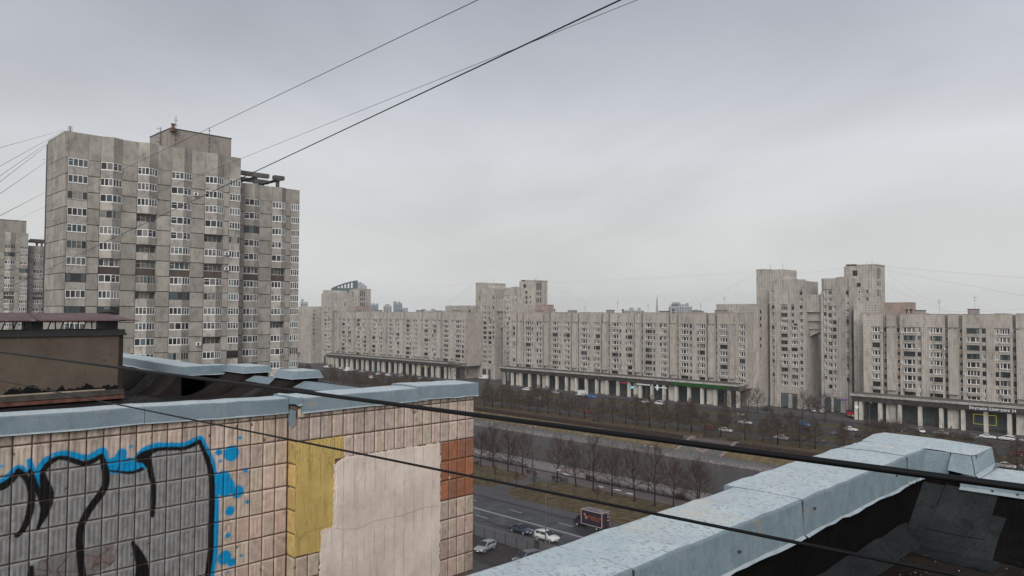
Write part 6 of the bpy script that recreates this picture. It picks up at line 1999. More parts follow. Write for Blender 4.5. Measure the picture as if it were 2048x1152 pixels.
def car_meshes(kind, colour):
    k = (kind, colour)
    if k in CARMESH: return CARMESH[k]
    S = SHAPES[kind]
    L, W, H, sill = S['L'], S['W'], S['H'], S['sill']
    hl, hw = L / 2, W / 2
    dx, dz = zip(*[(a, b) for a, b in S['deck']])
    xs = sorted(set([-1, -.985, -.95, -.88, -.75, -.6, -.45, -.25, 0, .2, .35, .5, .65, .78, .88, .95, .985, 1]))
    body = MB()
    rings = []
    for x in xs:
        z = float(np.interp(x, dx, dz))
        tap = 1 - 0.16 * max(0, abs(x) - 0.72) / 0.28 - (0.10 if abs(x) > 0.99 else 0)
        w = hw * tap
        zb = sill + (0.10 if abs(x) > 0.93 else 0.0)
        X = x * hl
        rings.append([(X, -w * 0.90, zb), (X, -w * 0.985, zb + 0.10), (X, -w, zb + (z - zb) * 0.55), (X, -w * 0.955, z - 0.07), (X, -w * 0.86, z), (X, 0, z + 0.02),
                      (X, w * 0.86, z), (X, w * 0.955, z - 0.07), (X, w, zb + (z - zb) * 0.55), (X, w * 0.985, zb + 0.10), (X, w * 0.90, zb)])
    n = len(rings[0])
    vs = [p for r_ in rings for p in r_]
    fs = []
    for i in range(len(rings) - 1):
        for j in range(n):
            a, b = i * n + j, i * n + (j + 1) % n
            fs.append((a, b, b + n, a + n))
    fs += [tuple(range(n)), tuple(reversed(range((len(rings) - 1) * n, len(rings) * n)))]
    body.add(vs, fs)
    # cabin shell: pillars and roof in body colour
    rf = S['roof']
    cab = []
    for i, (x, z) in enumerate(rf):
        base = float(np.interp(x, dx, dz)) - 0.02
        t = (z - base) / (H - base + 1e-6)
        w = hw * (0.90 - 0.20 * min(1, max(0, t)))
        cab.append((x * hl, w, z, base))
    top = [(X, -w, z) for X, w, z, b in cab] + [(X, w, z) for X, w, z, b in cab]
    q = len(cab)
    low = [(X, -hw * 0.89, b) for X, w, z, b in cab] + [(X, hw * 0.89, b) for X, w, z, b in cab]
    body.add(top + low, [(i, i + 1, q + i + 1, q + i) for i in range(q - 1)] + [(2 * q + i, 2 * q + i + 1, i + 1, i) for i in range(q - 1)] + [(3 * q + i + 1, 3 * q + i, q + i, q + i + 1) for i in range(q - 1)])
    me_b = body.mesh('body', PAINTS[colour], True)
    # glass, a little proud of the shell
    gl = MB()
    def lerp(a, b, t): return tuple(a[i] + (b[i] - a[i]) * t for i in range(3))
    def pane(a, b, c, d, o, ins=0.10):
        ctr = tuple(sum(p[i] for p in (a, b, c, d)) / 4 for i in range(3))
        P = [tuple(p[i] + (ctr[i] - p[i]) * ins + o[i] for i in range(3)) for p in (a, b, c, d)]
        gl.quad(*P)
    A = top
    pane(A[q - 2], A[q - 1], A[2 * q - 1], A[2 * q - 2], (0.02, 0, 0.02), 0.08)          # windscreen
    pane(A[1], A[0], A[q], A[q + 1], (-0.02, 0, 0.02), 0.10)                              # rear window
    for s_, off in ((0, 0), (1, q)):
        sy = -1 if s_ == 0 else 1
        zl = 0.03
        def side(u): # u in 0..1 along the cabin
            xx = cab[1][0] + (cab[q - 2][0] - cab[1][0]) * u
            zt = float(np.interp(xx, [c[0] for c in cab], [c[2] for c in cab])) - 0.07
            zb_ = float(np.interp(xx, [c[0] for c in cab], [c[3] for c in cab])) + 0.05
            w_t = float(np.interp(xx, [c[0] for c in cab], [c[1] for c in cab]))
            return (xx, sy * (w_t + 0.015), zt), (xx, sy * (hw * 0.89 + 0.012), zb_)
        for u0, u1 in ((0.03, 0.47), (0.52, 0.98)):
            (t0, b0), (t1, b1) = side(u0), side(u1)
            if u0 < 0.1: b0 = (b0[0] - (0.30 if kind == 'sedan' else 0.08) * hl * 0.4, b0[1], b0[2])
            if u1 > 0.9: b1 = (b1[0] + 0.24 * hl, b1[1], b1[2])
            gl.quad(b0, b1, t1, t0) if sy < 0 else gl.quad(b1, b0, t0, t1)
    me_g = gl.mesh('windows', CARGLASS)
    wm = MB()
    wm.lathe([(0.30, -0.10), (0.325, -0.08), (0.325, 0.08), (0.30, 0.10)], (0, 0, 0), 14, 0, 'y')
    rm = MB().lathe([(0.20, -0.105), (0.205, -0.09), (0.205, 0.09), (0.20, 0.105)], (0, 0, 0), 12, 0, 'y')
    me_w = (wm.mesh('wheel', TYRE), rm.mesh('rim', RIMM))
    CARMESH[k] = (me_b, me_g, me_w, S)
    return CARMESH[k]
def car(kind, colour, x, y, rz, label, group=None, z=0.0, plate=True):
    me_b, me_g, me_w, S = car_meshes(kind, colour)
    c = root('parked_car' if group else 'car', label, 'car', (x, y, z), group, rz)
    local(me_b, 'body', c); local(me_g, 'windows', c)
    hl, hw = S['L'] / 2, S['W'] / 2
    for sx_ in (-0.58, 0.62):
        for sy in (-1, 1): local(me_w[1], 'rim', local(me_w[0], 'wheel', c, (sx_ * hl, sy * (hw - 0.09), 0.325)))
    zl = 0.64 if kind in ('sedan', 'hatch') else 0.78
    hm = CARMESH.setdefault('head', MB().add([(0, -.2, -.07), (0, .2, -.07), (-.10, .2, .09), (-.10, -.2, .09), (-.25, -.2, -.07), (-.25, .2, -.07)], [(0, 1, 2, 3), (0, 3, 4), (1, 5, 2)]).mesh('headlight', LIGHTW))
    tm = CARMESH.setdefault('tail', MB().box(-0.03, 0.12, -.17, .17, -.10, .12).mesh('tail_light', LIGHTR))
    for sy in (-1, 1):
        local(hm, 'headlight', c, (hl * 0.985, sy * hw * 0.62, zl))
        local(tm, 'tail_light', c, (-hl * 0.995, sy * hw * 0.66, zl + 0.12))
    local(CARMESH.setdefault('bump', MB().box(-.06, .05, -.62, .62, -.09, .09).mesh('bumper_grille', PLASTIC)), 'bumper_grille', c, (hl * 0.985, 0, 0.42))
    local(CARMESH.setdefault('plate', MB().box(-.012, .012, -.26, .26, -.055, .055).mesh('number_plate', PLATE)), 'number_plate', c, (hl * 1.0 + 0.03, 0, 0.40))
    mm = CARMESH.setdefault('mirror', MB().box(-.07, .07, -.10, .10, -.06, .07).mesh('mirror', PLASTIC))
    for sy in (-1, 1): local(mm, 'mirror', c, (hl * 0.28, sy * (hw + 0.06), 1.0))
    return c
E_, W_, N_, S_ = 0.0, math.pi, math.pi / 2, -math.pi / 2
car('sedan', 'navy', -90.4, 94.1, E_, 'dark blue sedan driving on the near lane behind the white car')
car('suv', 'white', -84.2, 93.95, E_, 'white crossover on the near lane beside the lamp post')
car('hatch', 'silver', -87.6, 83.0, S_ + 0.18, 'silver hatchback parked in the muddy yard by the fence', 'cars in the yard')
car('minivan', 'grey', -78.9, 83.4, S_ - 0.15, 'grey compact van in the yard half hidden by the metal parapet', 'cars in the yard')
PG = 'cars parked across the river'
for kind, colr, x, y, a, lb in [
  ('sedan', 'red', -180.2, 223.2, W_, 'red car under the larches at the left'), ('hatch', 'white', -221.5, 241.0, W_, 'white car left of the red car on the far carriageway'),
  ('sedan', 'dark', -209.9, 225.4, W_, 'dark car beside the larches left of the red car'), ('hatch', 'blue', -210.8, 265.6, E_, 'blue car right of the white truck at the middle arcade'),
  ('sedan', 'white', -182.3, 266.6, W_, 'white sedan in front of the lit white sign'), ('minivan', 'white', -175.2, 265.4, W_, 'white compact van in front of the pharmacy cross'), ('sedan', 'dark', -187.6, 268.2, W_, 'dark car left of the white sedan at the arcade'),
  ('sedan', 'dark', -158.1, 223.2, W_, 'dark car under the larches right of the red car'), ('sedan', 'black', -153.6, 241.2, W_, 'black car on the far carriageway behind larches'), ('suv', 'dark', -145.0, 244.2, W_, 'dark off-roader left of the black sedan'),
  ('sedan', 'black', -129.8, 240.6, W_, 'black sedan left of the white sedan above the far steps'), ('sedan', 'white', -124.2, 241.0, E_, 'white sedan right of the black sedan above the far steps'), ('hatch', 'maroon', -126.6, 220.6, W_, 'dark red car above the far steps'),
  ('hatch', 'white', -120.2, 220.4, E_, 'white hatchback beside the dark red car'), ('suv', 'black', -134.7, 279.0, W_, 'black off-roader at the foot of the right towers'), ('sedan', 'dark', -122.0, 269.2, R(150), 'dark sedan in front of the arched gap'),
  ('sedan', 'white', -121.0, 290.0, R(120), 'white car in the gap between the right towers'), ('hatch', 'beige', -117.6, 289.2, R(120), 'beige car beside the white one in the tower gap'), ('sedan', 'white', -101.4, 219.6, W_, 'white sedan just left of the parapet end across the river'),
  ('sedan', 'dark', -97.2, 221.4, W_, 'dark car right of the white sedan near the parapet'), ('sedan', 'grey', -91.6, 222.4, W_, 'grey car behind the parapet top edge'), ('hatch', 'blue', -108.3, 251.6, E_, 'blue hatchback in front of the right towers'), ('sedan', 'black', -113.8, 246.0, W_, 'black car left of the blue hatchback'),
  ('sedan', 'white', -93.0, 252.0, E_, 'white saloon right of the blue hatchback'), ('sedan', 'grey', -92.4, 240.6, W_, 'grey saloon below the white saloon'), ('sedan', 'dark', -86.6, 241.8, W_, 'dark saloon right of the grey saloon'), ('sedan', 'black', -103.5, 243.8, W_, 'black saloon below the blue hatchback'),
  ('hatch', 'white', -75.6, 265.2, S_ + 0.5, 'white hatchback facing us before the right arcade'), ('sedan', 'silver', -69.9, 265.0, W_, 'silver sedan before the right arcade'), ('sedan', 'dark', -64.2, 262.2, W_, 'dark sedan right of the silver one'), ('hatch', 'grey', -61.2, 263.4, W_, 'grey hatchback beside the dark sedan at right'),
  ('sedan', 'white', -57.6, 267.6, E_, 'white sedan under the yellow neon frame'), ('suv', 'white', -52.6, 267.4, W_, 'large white off-roader under the white lettering'), ('sedan', 'silver', -47.6, 267.8, W_, 'silver sedan at the right edge of the arcade row'),
  ('hatch', 'maroon', -45.0, 240.6, W_, 'dark red hatchback at the right edge'), ('sedan', 'white', -43.4, 219.6, E_, 'white sedan right of the raised corner cap'), ('sedan', 'silver', -38.6, 221.4, E_, 'silver sedan at the far right edge below'), ('minivan', 'dark', -81.5, 262.0, W_, 'dark van among the bushes before the right arcade'),
  ('hatch', 'white', -451.0, 276.0, R(200), 'leftmost white car at the far left arcade'), ('suv', 'white', -442.0, 273.0, W_, 'second white car at the far left arcade'), ('sedan', 'white', -432.4, 276.0, W_, 'third white car at the far left arcade'), ('sedan', 'silver', -398.9, 270.2, W_, 'silver car left of the pair of white vans far left'),
  ('suv', 'white', -376.3, 266.6, W_, 'white off-roader before the far left arcade'), ('minivan', 'white', -367.0, 267.0, W_, 'white people carrier before the far left arcade'), ('sedan', 'red', -369.0, 254.5, W_, 'reddish car in front of the white off-roader far left'),
  ('hatch', 'white', -360.0, 250.2, W_, 'white hatchback in front of the people carrier far left'), ('sedan', 'silver', -313.0, 268.2, W_, 'silver saloon at the right end of the far left arcade'), ('sedan', 'white', -355.5, 268.4, W_, 'white saloon right of the people carrier far left'),
  ('suv', 'dark', -384.5, 271.0, W_, 'dark off-roader among the white cars far left'), ('sedan', 'dark', -347.0, 252.5, W_, 'dark saloon right of the white hatchback far left'), ('hatch', 'silver', -335.0, 266.5, W_, 'silver hatchback near the right part of the far left arcade'),
  ('sedan', 'white', -414.0, 272.8, W_, 'white saloon behind the far left white van'), ('sedan', 'dark', -245.0, 266.2, W_, 'dark saloon before the left part of the middle arcade'), ('suv', 'white', -252.0, 265.9, W_, 'white off-roader before the left part of the middle arcade'),
  ('sedan', 'silver', -233.5, 266.4, W_, 'silver saloon before the left part of the middle arcade'), ('hatch', 'dark', -228.0, 240.6, W_, 'dark hatchback left of the white car on the carriageway')]:
    car(kind, colr, x, y, a, lb, PG)

def van(x, y, rz, label, colour='white', L=5.4, box=False, W=2.0, H=2.55, cat='van', name='van'):
    c = root(name, label, cat, (x, y, 0.0), 'vans and trucks', rz)
    hl, hw = L / 2, W / 2
    pm = PAINTS[colour]
    cabx = hl - 1.9
    # cab: sloped nose
    prof = [(cabx, 0.45), (hl, 0.45), (hl, 0.95), (hl - 0.55, 1.25), (hl - 1.15, 2.05), (cabx, 2.12)]
    m = MB()
    n = len(prof)
    m.add([(X, -hw * .96, Z) for X, Z in prof] + [(X, hw * .96, Z) for X, Z in prof], [tuple(range(n)), tuple(reversed(range(n, 2 * n)))] + [(i, n + i, n + (i + 1) % n, (i + 1) % n) for i in range(n)])
    local(m.mesh('cab', pm), 'cab', c)
    g = MB()
    g.quad((hl - .56, -hw * .85, 1.30), (hl - .56, hw * .85, 1.30), (hl - 1.10, hw * .80, 2.02), (hl - 1.10, -hw * .80, 2.02))
    g.v = [(a + 0.025, b, d + 0.02) for a, b, d in g.v]
    for sy in (-1, 1):
        P = [(cabx + .15, sy * (hw * .96 + .012), 1.25), (hl - .75, sy * (hw * .96 + .012), 1.25), (hl - 1.2, sy * (hw * .96 + .012), 1.92), (cabx + .15, sy * (hw * .96 + .012), 1.96)]
        g.quad(*(P if sy < 0 else P[::-1]))
    local(g.mesh('windows', CARGLASS), 'windows', c)
    z0 = 0.75 if box else 0.42
    bx = MB().box(-hl, cabx - 0.03 if box else cabx + 0.02, -hw * (1.08 if box else .98), hw * (1.08 if box else .98), z0, H)
    local(bx.mesh('cargo_box', pm), 'cargo_box', c)
    if box: local(MB().box(-hl + .1, hl - 1.2, -hw * .4, hw * .4, 0.5, 0.74).mesh('chassis', PLASTIC), 'chassis', c)
    wm = MB().lathe([(0.34, -0.12), (0.37, -0.09), (0.37, 0.09), (0.34, 0.12)], (0, 0, 0), 14, 0, 'y').lathe([(0.2, -.125), (0.2, .125)], (0, 0, 0), 10, 1, 'y').mesh('wheel', [TYRE, RIMM])
    for X in (hl - 0.95, -hl + 1.25):
        for sy in (-1, 1): local(wm, 'wheel', c, (X, sy * (hw - .08), 0.37))
    for sy in (-1, 1):
        local(MB().box(-.05, .06, -.17, .17, -.1, .1).mesh('headlight', LIGHTW), 'headlight', c, (hl - .01, sy * hw * .68, .82))
        local(MB().box(-.04, .04, -.09, .09, -.2, .2).mesh('tail_light', LIGHTR), 'tail_light', c, (-hl - .01, sy * hw * .9, 1.05))
        local(MB().box(-.06, .06, -.1, .1, -.16, .16).mesh('mirror', PLASTIC), 'mirror', c, (hl - 1.0, sy * (hw + .12), 1.45))
    local(MB().box(-.06, .06, -hw * .9, hw * .9, -.12, .12).mesh('bumper', PLASTIC), 'bumper', c, (hl, 0, .48))
    return c
van(-312.0, 294.0, R(200), 'white van at the foot of the middle towers')
van(-412.0, 267.6, R(190), 'white high-sided van far left', H=2.9)
van(-217.0, 265.3, W_, 'white box truck before the middle arcade', L=6.2, box=True, H=3.0, cat='truck', name='box_truck')

def text_mesh(s, size, mat, depth=0.01, bold=0.0, caps=False):
    cu = bpy.data.curves.new('lettering', 'FONT')
    cu.body = s
    cu.size = size
    cu.extrude = depth
    cu.offset = bold
    cu.align_x = 'CENTER'
    cu.align_y = 'CENTER'
    cu.space_line = 0.9
    if caps:
        cu.small_caps_scale = 0.78
        for f_ in cu.body_format: f_.use_small_caps = True
    ob = bpy.data.objects.new('lettering_tmp', cu)
    COL.objects.link(ob)
    dg = bpy.context.evaluated_depsgraph_get()
    me = bpy.data.meshes.new_from_object(ob.evaluated_get(dg))
    bpy.data.objects.remove(ob)
    me.materials.clear()
    me.materials.append(mat)
    return me
# the plum delivery truck with orange lettering on the far lane
tk = van(-83.6, 105.0, W_, 'plum box truck with orange lettering on the far lane', 'purple', 6.6, True, 2.05, 3.25, 'truck', 'delivery_truck')
ORANGE = plain('orange_print', (0.36, 0.10, 0.03), 0.6)
ORANGE2 = plain('pale_orange_print', (0.42, 0.20, 0.09), 0.6)
hw_ = 2.05 / 2 * 1.08
TRIM = plain('pale_trim', (0.50, 0.43, 0.42), 0.6)
bx0, bx1, bz0, bz1 = -3.3, 1.37, 0.75, 3.25
for sy in (-1, 1):
    for (a, b, c, d) in ((bx0, bx1, bz0, bz0 + .07), (bx0, bx1, bz1 - .05, bz1 + .02), (bx0 - .01, bx0 + .08, bz0, bz1), (bx1 - .08, bx1 + .01, bz0, bz1)):
        local(MB().box(a, b, sy * hw_ - .025, sy * hw_ + .025, c, d).mesh('edge_trim', TRIM), 'edge_trim', tk)
for X in (bx0, bx1): local(MB().box(X - .025, X + .025, -hw_, hw_, bz1 - .04, bz1 + .025).mesh('edge_trim', TRIM), 'edge_trim', tk)
for sy, rz_ in ((1, math.pi), (-1, 0.0)):
    local(text_mesh('ДЕЛИКАТНЫЙ\nПЕРЕЕЗД', 0.44, ORANGE, 0.004), 'lettering', tk, (-1.75 if sy > 0 else -0.35, sy * (hw_ + .012), 2.05), (R(90), 0, rz_))
    for cx_, cz_, rr_, mt_ in ((0.55, 2.50, .24, ORANGE2), (0.22, 2.02, .34, ORANGE2), (0.26, 2.00, .17, ORANGE)):
        X = cx_ if sy > 0 else -1.93 - cx_
        star = []
        for k in range(14):
            rad = rr_ * (1.0 if k % 2 == 0 else 0.72)
            star.append((X + rad * math.cos(k * math.pi / 7), cz_ + rad * math.sin(k * math.pi / 7)))
        yy_ = sy * (hw_ + .010 + (.004 if mt_ is ORANGE else 0))
        o = MB().add([(a, yy_, b) for a, b in star], [tuple(range(14))]).mesh('logo', mt_)
        local(o, 'logo', tk)
local(text_mesh('ДЕЛИКАТНЫЙ', 0.42, TRIM, 0.004), 'lettering', tk, (-0.7, -0.2, bz1 + .006), (0, 0, math.pi))
local(MB().lathe([(.30, 0), (.30, .006)], (-2.5, 0.25, bz1 + .002), 14).mesh('logo', ORANGE2), 'logo', tk)
for k, zz_ in enumerate((2.85, 2.35, 1.75)): local(MB().box(bx0 - .014, bx0 - .004, -.85, -.35, zz_, zz_ + .14).mesh('rear_print', TRIM), 'rear_print', tk)

# red kiosk trailer by the right tower
ks = root('food_kiosk', 'red and black street kiosk at the corner of the right arcade', 'kiosk', (-103.8, 283.6, 0.08))
MB().box(-105.7, -101.9, 282.6, 284.8, 0.5, 2.6).build('body', PLASTIC, ks)
MB().box(-105.4, -102.2, 282.54, 282.6, 1.2, 2.5).build('red_panel', plain('kiosk_red', (0.42, 0.02, 0.06), 0.5), ks)
MB().box(-105.9, -101.7, 282.2, 284.9, 2.6, 2.75).build('roof', PLASTIC, ks)
for X in (-105.0, -102.6): MB().lathe([(.3, -.1), (.3, .1)], (X, 282.75, .36), 12, axis='y').build('wheel', TYRE, ks)
MB().box(-105.2, -102.4, 282.50, 282.54, 1.0, 1.12).build('counter', LIGHTW, ks)

# ------------------------------------------------------------------ signs on the arcades
GREEN = plain('sign_green', (0.022, 0.13, 0.022), 0.6)
GREEN2 = emis('sign_green_letters', (0.06, 0.26, 0.04), 0.10)
LED = emis('lit_white', (0.95, 0.97, 1.0), 0.24)
NEON = emis('neon_yellow', (0.95, 0.85, 0.08), 0.16)
YF_ = 278.0
sg = root('green_fascia_sign', 'long green shop sign on the middle arcade canopy', 'sign', (-164, 278.3, 7.6), 'arcade signs')
MB().add([(-177.5, 277.95, 8.72), (-150.3, 277.95, 8.72), (-150.3, 279.05, 7.15), (-177.5, 279.05, 7.15)], [(3, 2, 1, 0)]).build('board', GREEN, sg).location += Vector((0, -0.12, -0.05))
rk = random.Random(9)
x_ = -176.5
while x_ < -151.5:
    w_ = rk.uniform(.35, .9)
    o = MB().add([(x_, 278.15, 8.45), (x_ + w_, 278.15, 8.45), (x_ + w_, 278.65, 7.75), (x_, 278.65, 7.75)], [(3, 2, 1, 0)]).build('letter', GREEN2, sg)
    o.location += Vector((0, -0.16, -0.06))
    x_ += w_ + rk.choice((.2, .25, .3, .9))
s2 = root('lit_shop_sign', 'white lit shop sign under the middle arcade canopy', 'sign', (-193.0, 279.5, 6.4), 'arcade signs')
MB().box(-197.0, -189.2, 279.6, 279.75, 5.75, 6.75).build('board', METALDARK, s2)
for k in range(11): MB().box(-196.6 + .66 * k, -196.2 + .66 * k + .1 * (k % 2), 279.52, 279.6, 6.0, 6.55).build('letter', LED, s2)
s3 = root('pharmacy_cross', 'lit white cross sign under the middle arcade canopy', 'sign', (-185, 279.5, 5.5), 'arcade signs')
MB().box(-185.9, -185.2, 279.5, 279.65, 4.3, 6.7).build('cross_upright', LED, s3)
MB().box(-186.7, -184.4, 279.48, 279.5, 5.2, 5.85).build('cross_bar', LED, s3)
MB().box(-184.0, -180.6, 279.5, 279.62, 5.4, 5.75).build('name_strip', LED, s3)
s4 = root('screen_sign', 'small red and teal lit shop screen in the middle arcade', 'sign', (-203.5, 285.5, 3.5), 'arcade signs')
MB().box(-205.6, -201.8, 285.9, 286.0, 2.6, 5.4).build('frame', METALDARK, s4)
MB().box(-205.2, -203.8, 285.84, 285.9, 3.2, 4.4).build('left_screen', emis('teal_screen', (0.05, 0.6, 0.6), .9), s4)
MB().box(-203.5, -202.1, 285.84, 285.9, 3.4, 4.3).build('right_screen', emis('blue_screen', (0.15, 0.45, 0.8), .9), s4)
MB().box(-206, -201.5, 279.6, 279.7, 6.0, 6.6).build('red_board', plain('sign_red', (0.35, 0.03, 0.04), .6), s4)
s5 = root('canopy_lettering', 'white lit lettering on the canopy of the right arcade', 'sign', (-58.5, 278.2, 7.9), 'arcade signs')
local(text_mesh('Вкусная Шаверма 24', 1.28, LED, 0.05, 0.0, caps=True), 'lettering', s5, (0, -.35, 0.02), (R(90), 0, 0))
local(MB().box(-6.2, 6.2, -.22, -.12, -.75, -.65).mesh('mounting_rail', METALDARK), 'mounting_rail', s5)
s6 = root('neon_frame', 'yellow neon rectangle behind the columns of the right arcade', 'sign', (-62.4, 285.6, 3.3), 'arcade signs')
for a, b, c, d in ((-65.6, -59.0, 1.8, 1.94), (-65.6, -59.0, 4.98, 5.12), (-65.6, -65.46, 1.8, 5.12), (-59.14, -59.0, 1.8, 5.12)): MB().box(a, b, 285.5, 285.62, c, d).build('neon_tube', NEON, s6)
s7 = root('round_sign', 'round white lit sign beside the red kiosk', 'sign', (-100.9, 279.6, 5.0), 'arcade signs')
MB().lathe([(.62, 0), (.62, .12)], (-100.9, 279.5, 4.6), 16, axis='y').build('disc', LED, s7)
MB().box(-100.95, -100.2, 279.52, 279.62, 4.55, 4.65).build('bracket', METALDARK, s7)
s8 = root('yellow_shop_sign', 'yellow sign strip in the far left arcade', 'sign', (-350, 281, 6), 'arcade signs')
MB().box(-352.5, -345.6, 280.9, 281.05, 5.6, 6.3).build('board', plain('sign_yellow', (.55, .40, .06), .6), s8)
MB().box(-361.5, -357.8, 280.9, 281.05, 5.4, 6.3).build('blue_board', plain('sign_blue', (.04, .08, .25), .6), s8)
s9 = root('purple_sign', 'small purple and yellow sign on the base of the right tower', 'sign', (-111.3, 295.5, 5.2), 'arcade signs')
MB().box(-112.4, -110.2, 295.52, 295.7, 4.9, 5.6).build('purple_board', plain('sign_purple', (.24, .10, .42), .6), s9)
MB().box(-112.4, -110.6, 295.52, 295.7, 5.62, 5.95).build('yellow_board', plain('sign_yellow2', (.5, .45, .12), .6), s9)

# people by the right arcade
def person(label, x, y, rz, top, bottom, z=0.08):
    p = root('person', label, 'person', (x, y, z), 'people', rz)
    me = bpy.data.meshes.new('body')
    J = [(0, 0, .95), (0, 0, 1.18), (0, 0, 1.42), (0, 0, 1.55), (0, .02, 1.68), (.19, 0, 1.40), (.27, .02, 1.12), (.25, .10, .88), (-.19, 0, 1.40), (-.27, -.03, 1.12), (-.25, .04, .88), (.10, 0, .90), (.12, .10, .48), (.12, .02, .06), (.12, .16, .03), (-.10, 0, .90), (-.12, -.08, .48), (-.12, -.20, .06), (-.12, -.06, .03)]
    Ed = [(0, 1), (1, 2), (2, 3), (3, 4), (2, 5), (5, 6), (6, 7), (2, 8), (8, 9), (9, 10), (0, 11), (11, 12), (12, 13), (13, 14), (0, 15), (15, 16), (16, 17), (17, 18)]
    rad = [.17, .17, .17, .06, .105, .08, .06, .045, .08, .06, .045, .11, .075, .05, .04, .11, .075, .05, .04]
    me.from_pydata(J, Ed, [])
    ob = bpy.data.objects.new('body', me)
    COL.objects.link(ob)
    md = ob.modifiers.new('s', 'SKIN')
    for i, v in enumerate(me.skin_vertices[0].data): v.radius = (rad[i], rad[i])
    me.skin_vertices[0].data[0].use_root = True
    ob.modifiers.new('d', 'SUBSURF').levels = 1
    dg = bpy.context.evaluated_depsgraph_get()
    m2 = bpy.data.meshes.new_from_object(ob.evaluated_get(dg))
    bpy.data.objects.remove(ob)
    for mt in (top, bottom, SKIN, HAIR): m2.materials.append(mt)
    for f in m2.polygons:
        c = f.center
        f.material_index = 3 if c.z > 1.66 else (2 if c.z > 1.50 else (0 if c.z > .86 else 1))
        f.use_smooth = True
    local(m2, 'body', p)
SKIN = plain('skin', (.42, .27, .2), .6); HAIR = plain('hair', (.03, .022, .018), .8)
COAT = plain('dark_coat', (.022, .022, .026), .9); JEANS = plain('jeans', (.03, .035, .05), .9); HIVIS = plain('hi_vis', (.50, .48, .06), .8); PINK = plain('pink_coat', (.40, .12, .2), .9)
person('person in dark clothes walking in front of the right arcade', -69.8, 276.0, 1.2, COAT, JEANS)
person('person in a yellow vest beside the red kiosk', -102.6, 280.6, .4, HIVIS, JEANS)
person('person in a pink coat by the first column of the right arcade', -100.2, 280.2, 2.2, PINK, JEANS)
person('person in dark clothes walking before the middle arcade', -183.4, 275.8, 2.6, COAT, JEANS)

# ------------------------------------------------------------------ cables and birds
CABLE = plain('black_cable', (0.005, 0.005, 0.0055), 0.5, 0.25)
WIRE = plain('dark_wire', (0.02, 0.02, 0.022), 0.6, 0.3)
def wray(px, py): return (fw * 1490 + rt * (px - 1024) - up * (py - 576)) / 1490
CP = Vector((0, 0, CAM_Z))
def cable(label, a, b, r, mat=CABLE, sag=0.0, n=24, name='overhead_cable', ea=0.0, eb=0.0):
    a, b = Vector(a), Vector(b)
    a, b = a + (a - b) * ea, b + (b - a) * eb
    pts = [a.lerp(b, i / n) - Vector((0, 0, sag * 4 * (i / n) * (1 - i / n))) for i in range(n + 1)]
    o = MB()
    c0 = pts[0]
    o.tube([p - c0 for p in pts], r, 8)
    ob = o.build(name, mat, None, smooth=True)
    ob.location = c0
    return tag(ob, label, 'cable', 'cables')
cable('thick black cable sweeping across from the shaft to the right edge', (-13.87, 1.22, 37.64), (-0.156, 2.043, 37.608), 0.0092, ea=0.5, eb=0.5)
cable('thinner black cable crossing the graffiti wall and the near parapet', (-16.83, 1.58, 37.19), (-0.275, 2.075, 37.37), 0.0052, ea=0.4, eb=0.5)
cable('lowest long overhead wire running down to the left edge', (-113.5, 18.65, 38.57), (-3.22, 4.78, 40.53), 0.007, WIRE, eb=0.25)
cable('upper long overhead wire passing the tower lift house', (-394.2, 61.6, 65.7), (-5.79, 5.91, 41.73), 0.005, WIRE, eb=0.06)
cable('thin middle overhead wire fanning from the sky', (-268.6, 43.6, 50.6), (-5.2, 8.12, 42.19), 0.004, WIRE, eb=0.08)
for i, (a, b) in enumerate([((-71.2, 13.4, 51.1), (-147.2, 37.2, 69.8)), ((-65.3, 12.4, 48.7), (-147.2, 37.2, 69.7)), ((-61.8, 11.7, 47.4), (-147.2, 37.2, 69.6)), ((-59.4, 11.3, 46.7), (-147.2, 37.3, 69.5)), ((-57.1, 10.8, 45.5), (-150.9, 36.8, 65.8)), ((-47.6, 9.06, 43.1), (-137.5, 32.2, 57.1))]):
    cable('%s wire down in the fan left of the tall tower' % ORD[i], a, b, 0.014, WIRE, 0.0, ea=0.55)
FARW = [((-100.7, 311.5, 56.7), (-41.3, 239.9, 47.9)), ((-100.7, 311.6, 55.5), (-41.4, 240.0, 42.9)), ((-100.3, 312.0, 54.0), (-73.7, 295.4, 38.3)), ((-100.4, 312.2, 49.2), (-75.6, 293.6, 39.4)), ((-150.1, 302.2, 56.3), (-276.1, 305.9, 54.9)), ((-150.1, 302.2, 55.9), (-174.8, 291.2, 41.4)), ((-113.0, 302.3, 56.6), (-137.0, 310.9, 55.8)), ((-330.1, 301.8, 55.3), (-351.4, 285.8, 38.4)), ((-330.1, 301.8, 54.7), (-349.2, 288.0, 39.0)), ((-330.1, 301.8, 54.1), (-347.0, 290.1, 39.6)), ((-330.1, 301.8, 55.9), (-469.0, 323.6, 54.0)), ((-276.1, 305.9, 54.1), (-229.2, 300.9, 39.2)), ((-48.7, 282.1, 40.3), (-76.8, 292.3, 39.4))]
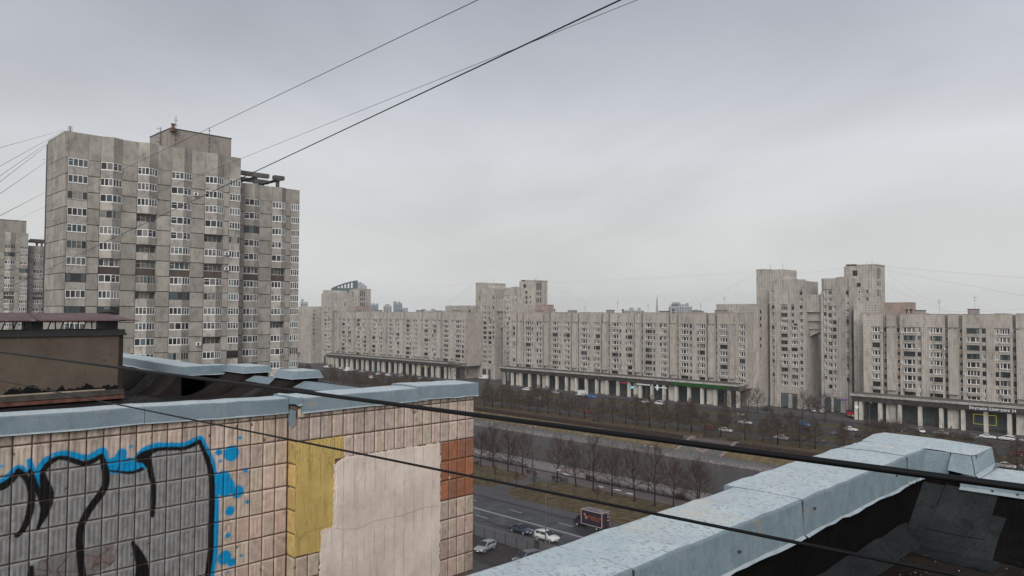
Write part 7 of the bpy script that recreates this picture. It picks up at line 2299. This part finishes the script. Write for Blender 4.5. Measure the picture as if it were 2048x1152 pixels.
for i, (a, b) in enumerate(FARW):
    cable(('uppermost wire leaving the right tower to the right', 'second wire leaving the right tower to the right', 'steep wire from the right tower to the right slab roof', 'lower steep wire from the right tower to the right slab roof',
           'long wire between the middle and right towers', 'wire from the right tower pair down to the middle slab roof', 'short wire between the two right towers', 'upper stay wire from the middle tower to the far left roof', 'central stay wire from the middle tower to the far left roof',
           'lower stay wire from the middle tower to the far left roof', 'long wire from the middle tower to the far left tower', 'stay wire right of the middle tower to the slab roof', 'wire low over the right slab roof')[i], a, b, 0.016, WIRE, 0.6 if i > 1 else 0.0, eb=0.6 if i < 2 else 0.0)
def bird(label, loc, s, rz):
    m = MB()
    m.lathe([(0.01, -.32), (.06, -.22), (.10, 0), (.07, .18), (.02, .30)], (0, 0, 0), 8, axis='y')
    m.add([(-.09, .08, .03), (-.55, .02, .22), (-1.0, -.12, .12), (-.55, -.16, .20), (-.09, -.12, .03)], [(0, 1, 3, 4), (1, 2, 3), (4, 3, 1, 0), (3, 2, 1)])
    m.add([(.09, .08, .03), (.55, .02, .22), (1.0, -.12, .12), (.55, -.16, .20), (.09, -.12, .03)], [(4, 3, 1, 0), (3, 2, 1), (0, 1, 3, 4), (1, 2, 3)])
    m.add([(-.05, -.28, 0), (.05, -.28, 0), (.12, -.52, 0), (-.12, -.52, 0)], [(0, 1, 2, 3), (3, 2, 1, 0)])
    o = m.build('bird', COAT)
    o.location, o.scale, o.rotation_euler = loc, (s, s, s), (0, R(20), rz)
    tag(o, label, 'bird', 'birds in flight')
bird('dark bird gliding left of the tall tower', (-80.2, 18.6, 52.2), 0.26, R(50))
bird('tiny bird above the middle towers', (-113.35, 98.6, 47.3), 0.2, R(20))
bird('tiny bird high in the sky at right', (-45.7, 122.7, 56.0), 0.2, R(-30))

# ------------------------------------------------------------------ damp air
hz = MB().box(-2320, 360, -270, 2320, -6, 92).build('haze', None)
hz.data.materials.clear()
hm = bpy.data.materials.new('haze_air')
hm.use_nodes = True
nt = hm.node_tree
nt.nodes.clear()
ho = nt.nodes.new('ShaderNodeOutputMaterial')
hv = nt.nodes.new('ShaderNodeVolumePrincipled')
hv.inputs['Color'].default_value = (0.86, 0.88, 0.90, 1)
hv.inputs['Density'].default_value = 0.00016
hv.inputs['Anisotropy'].default_value = 0.2
nt.links.new(hv.outputs['Volume'], ho.inputs['Volume'])
hz.data.materials.append(hm)
hz['kind'] = 'stuff'
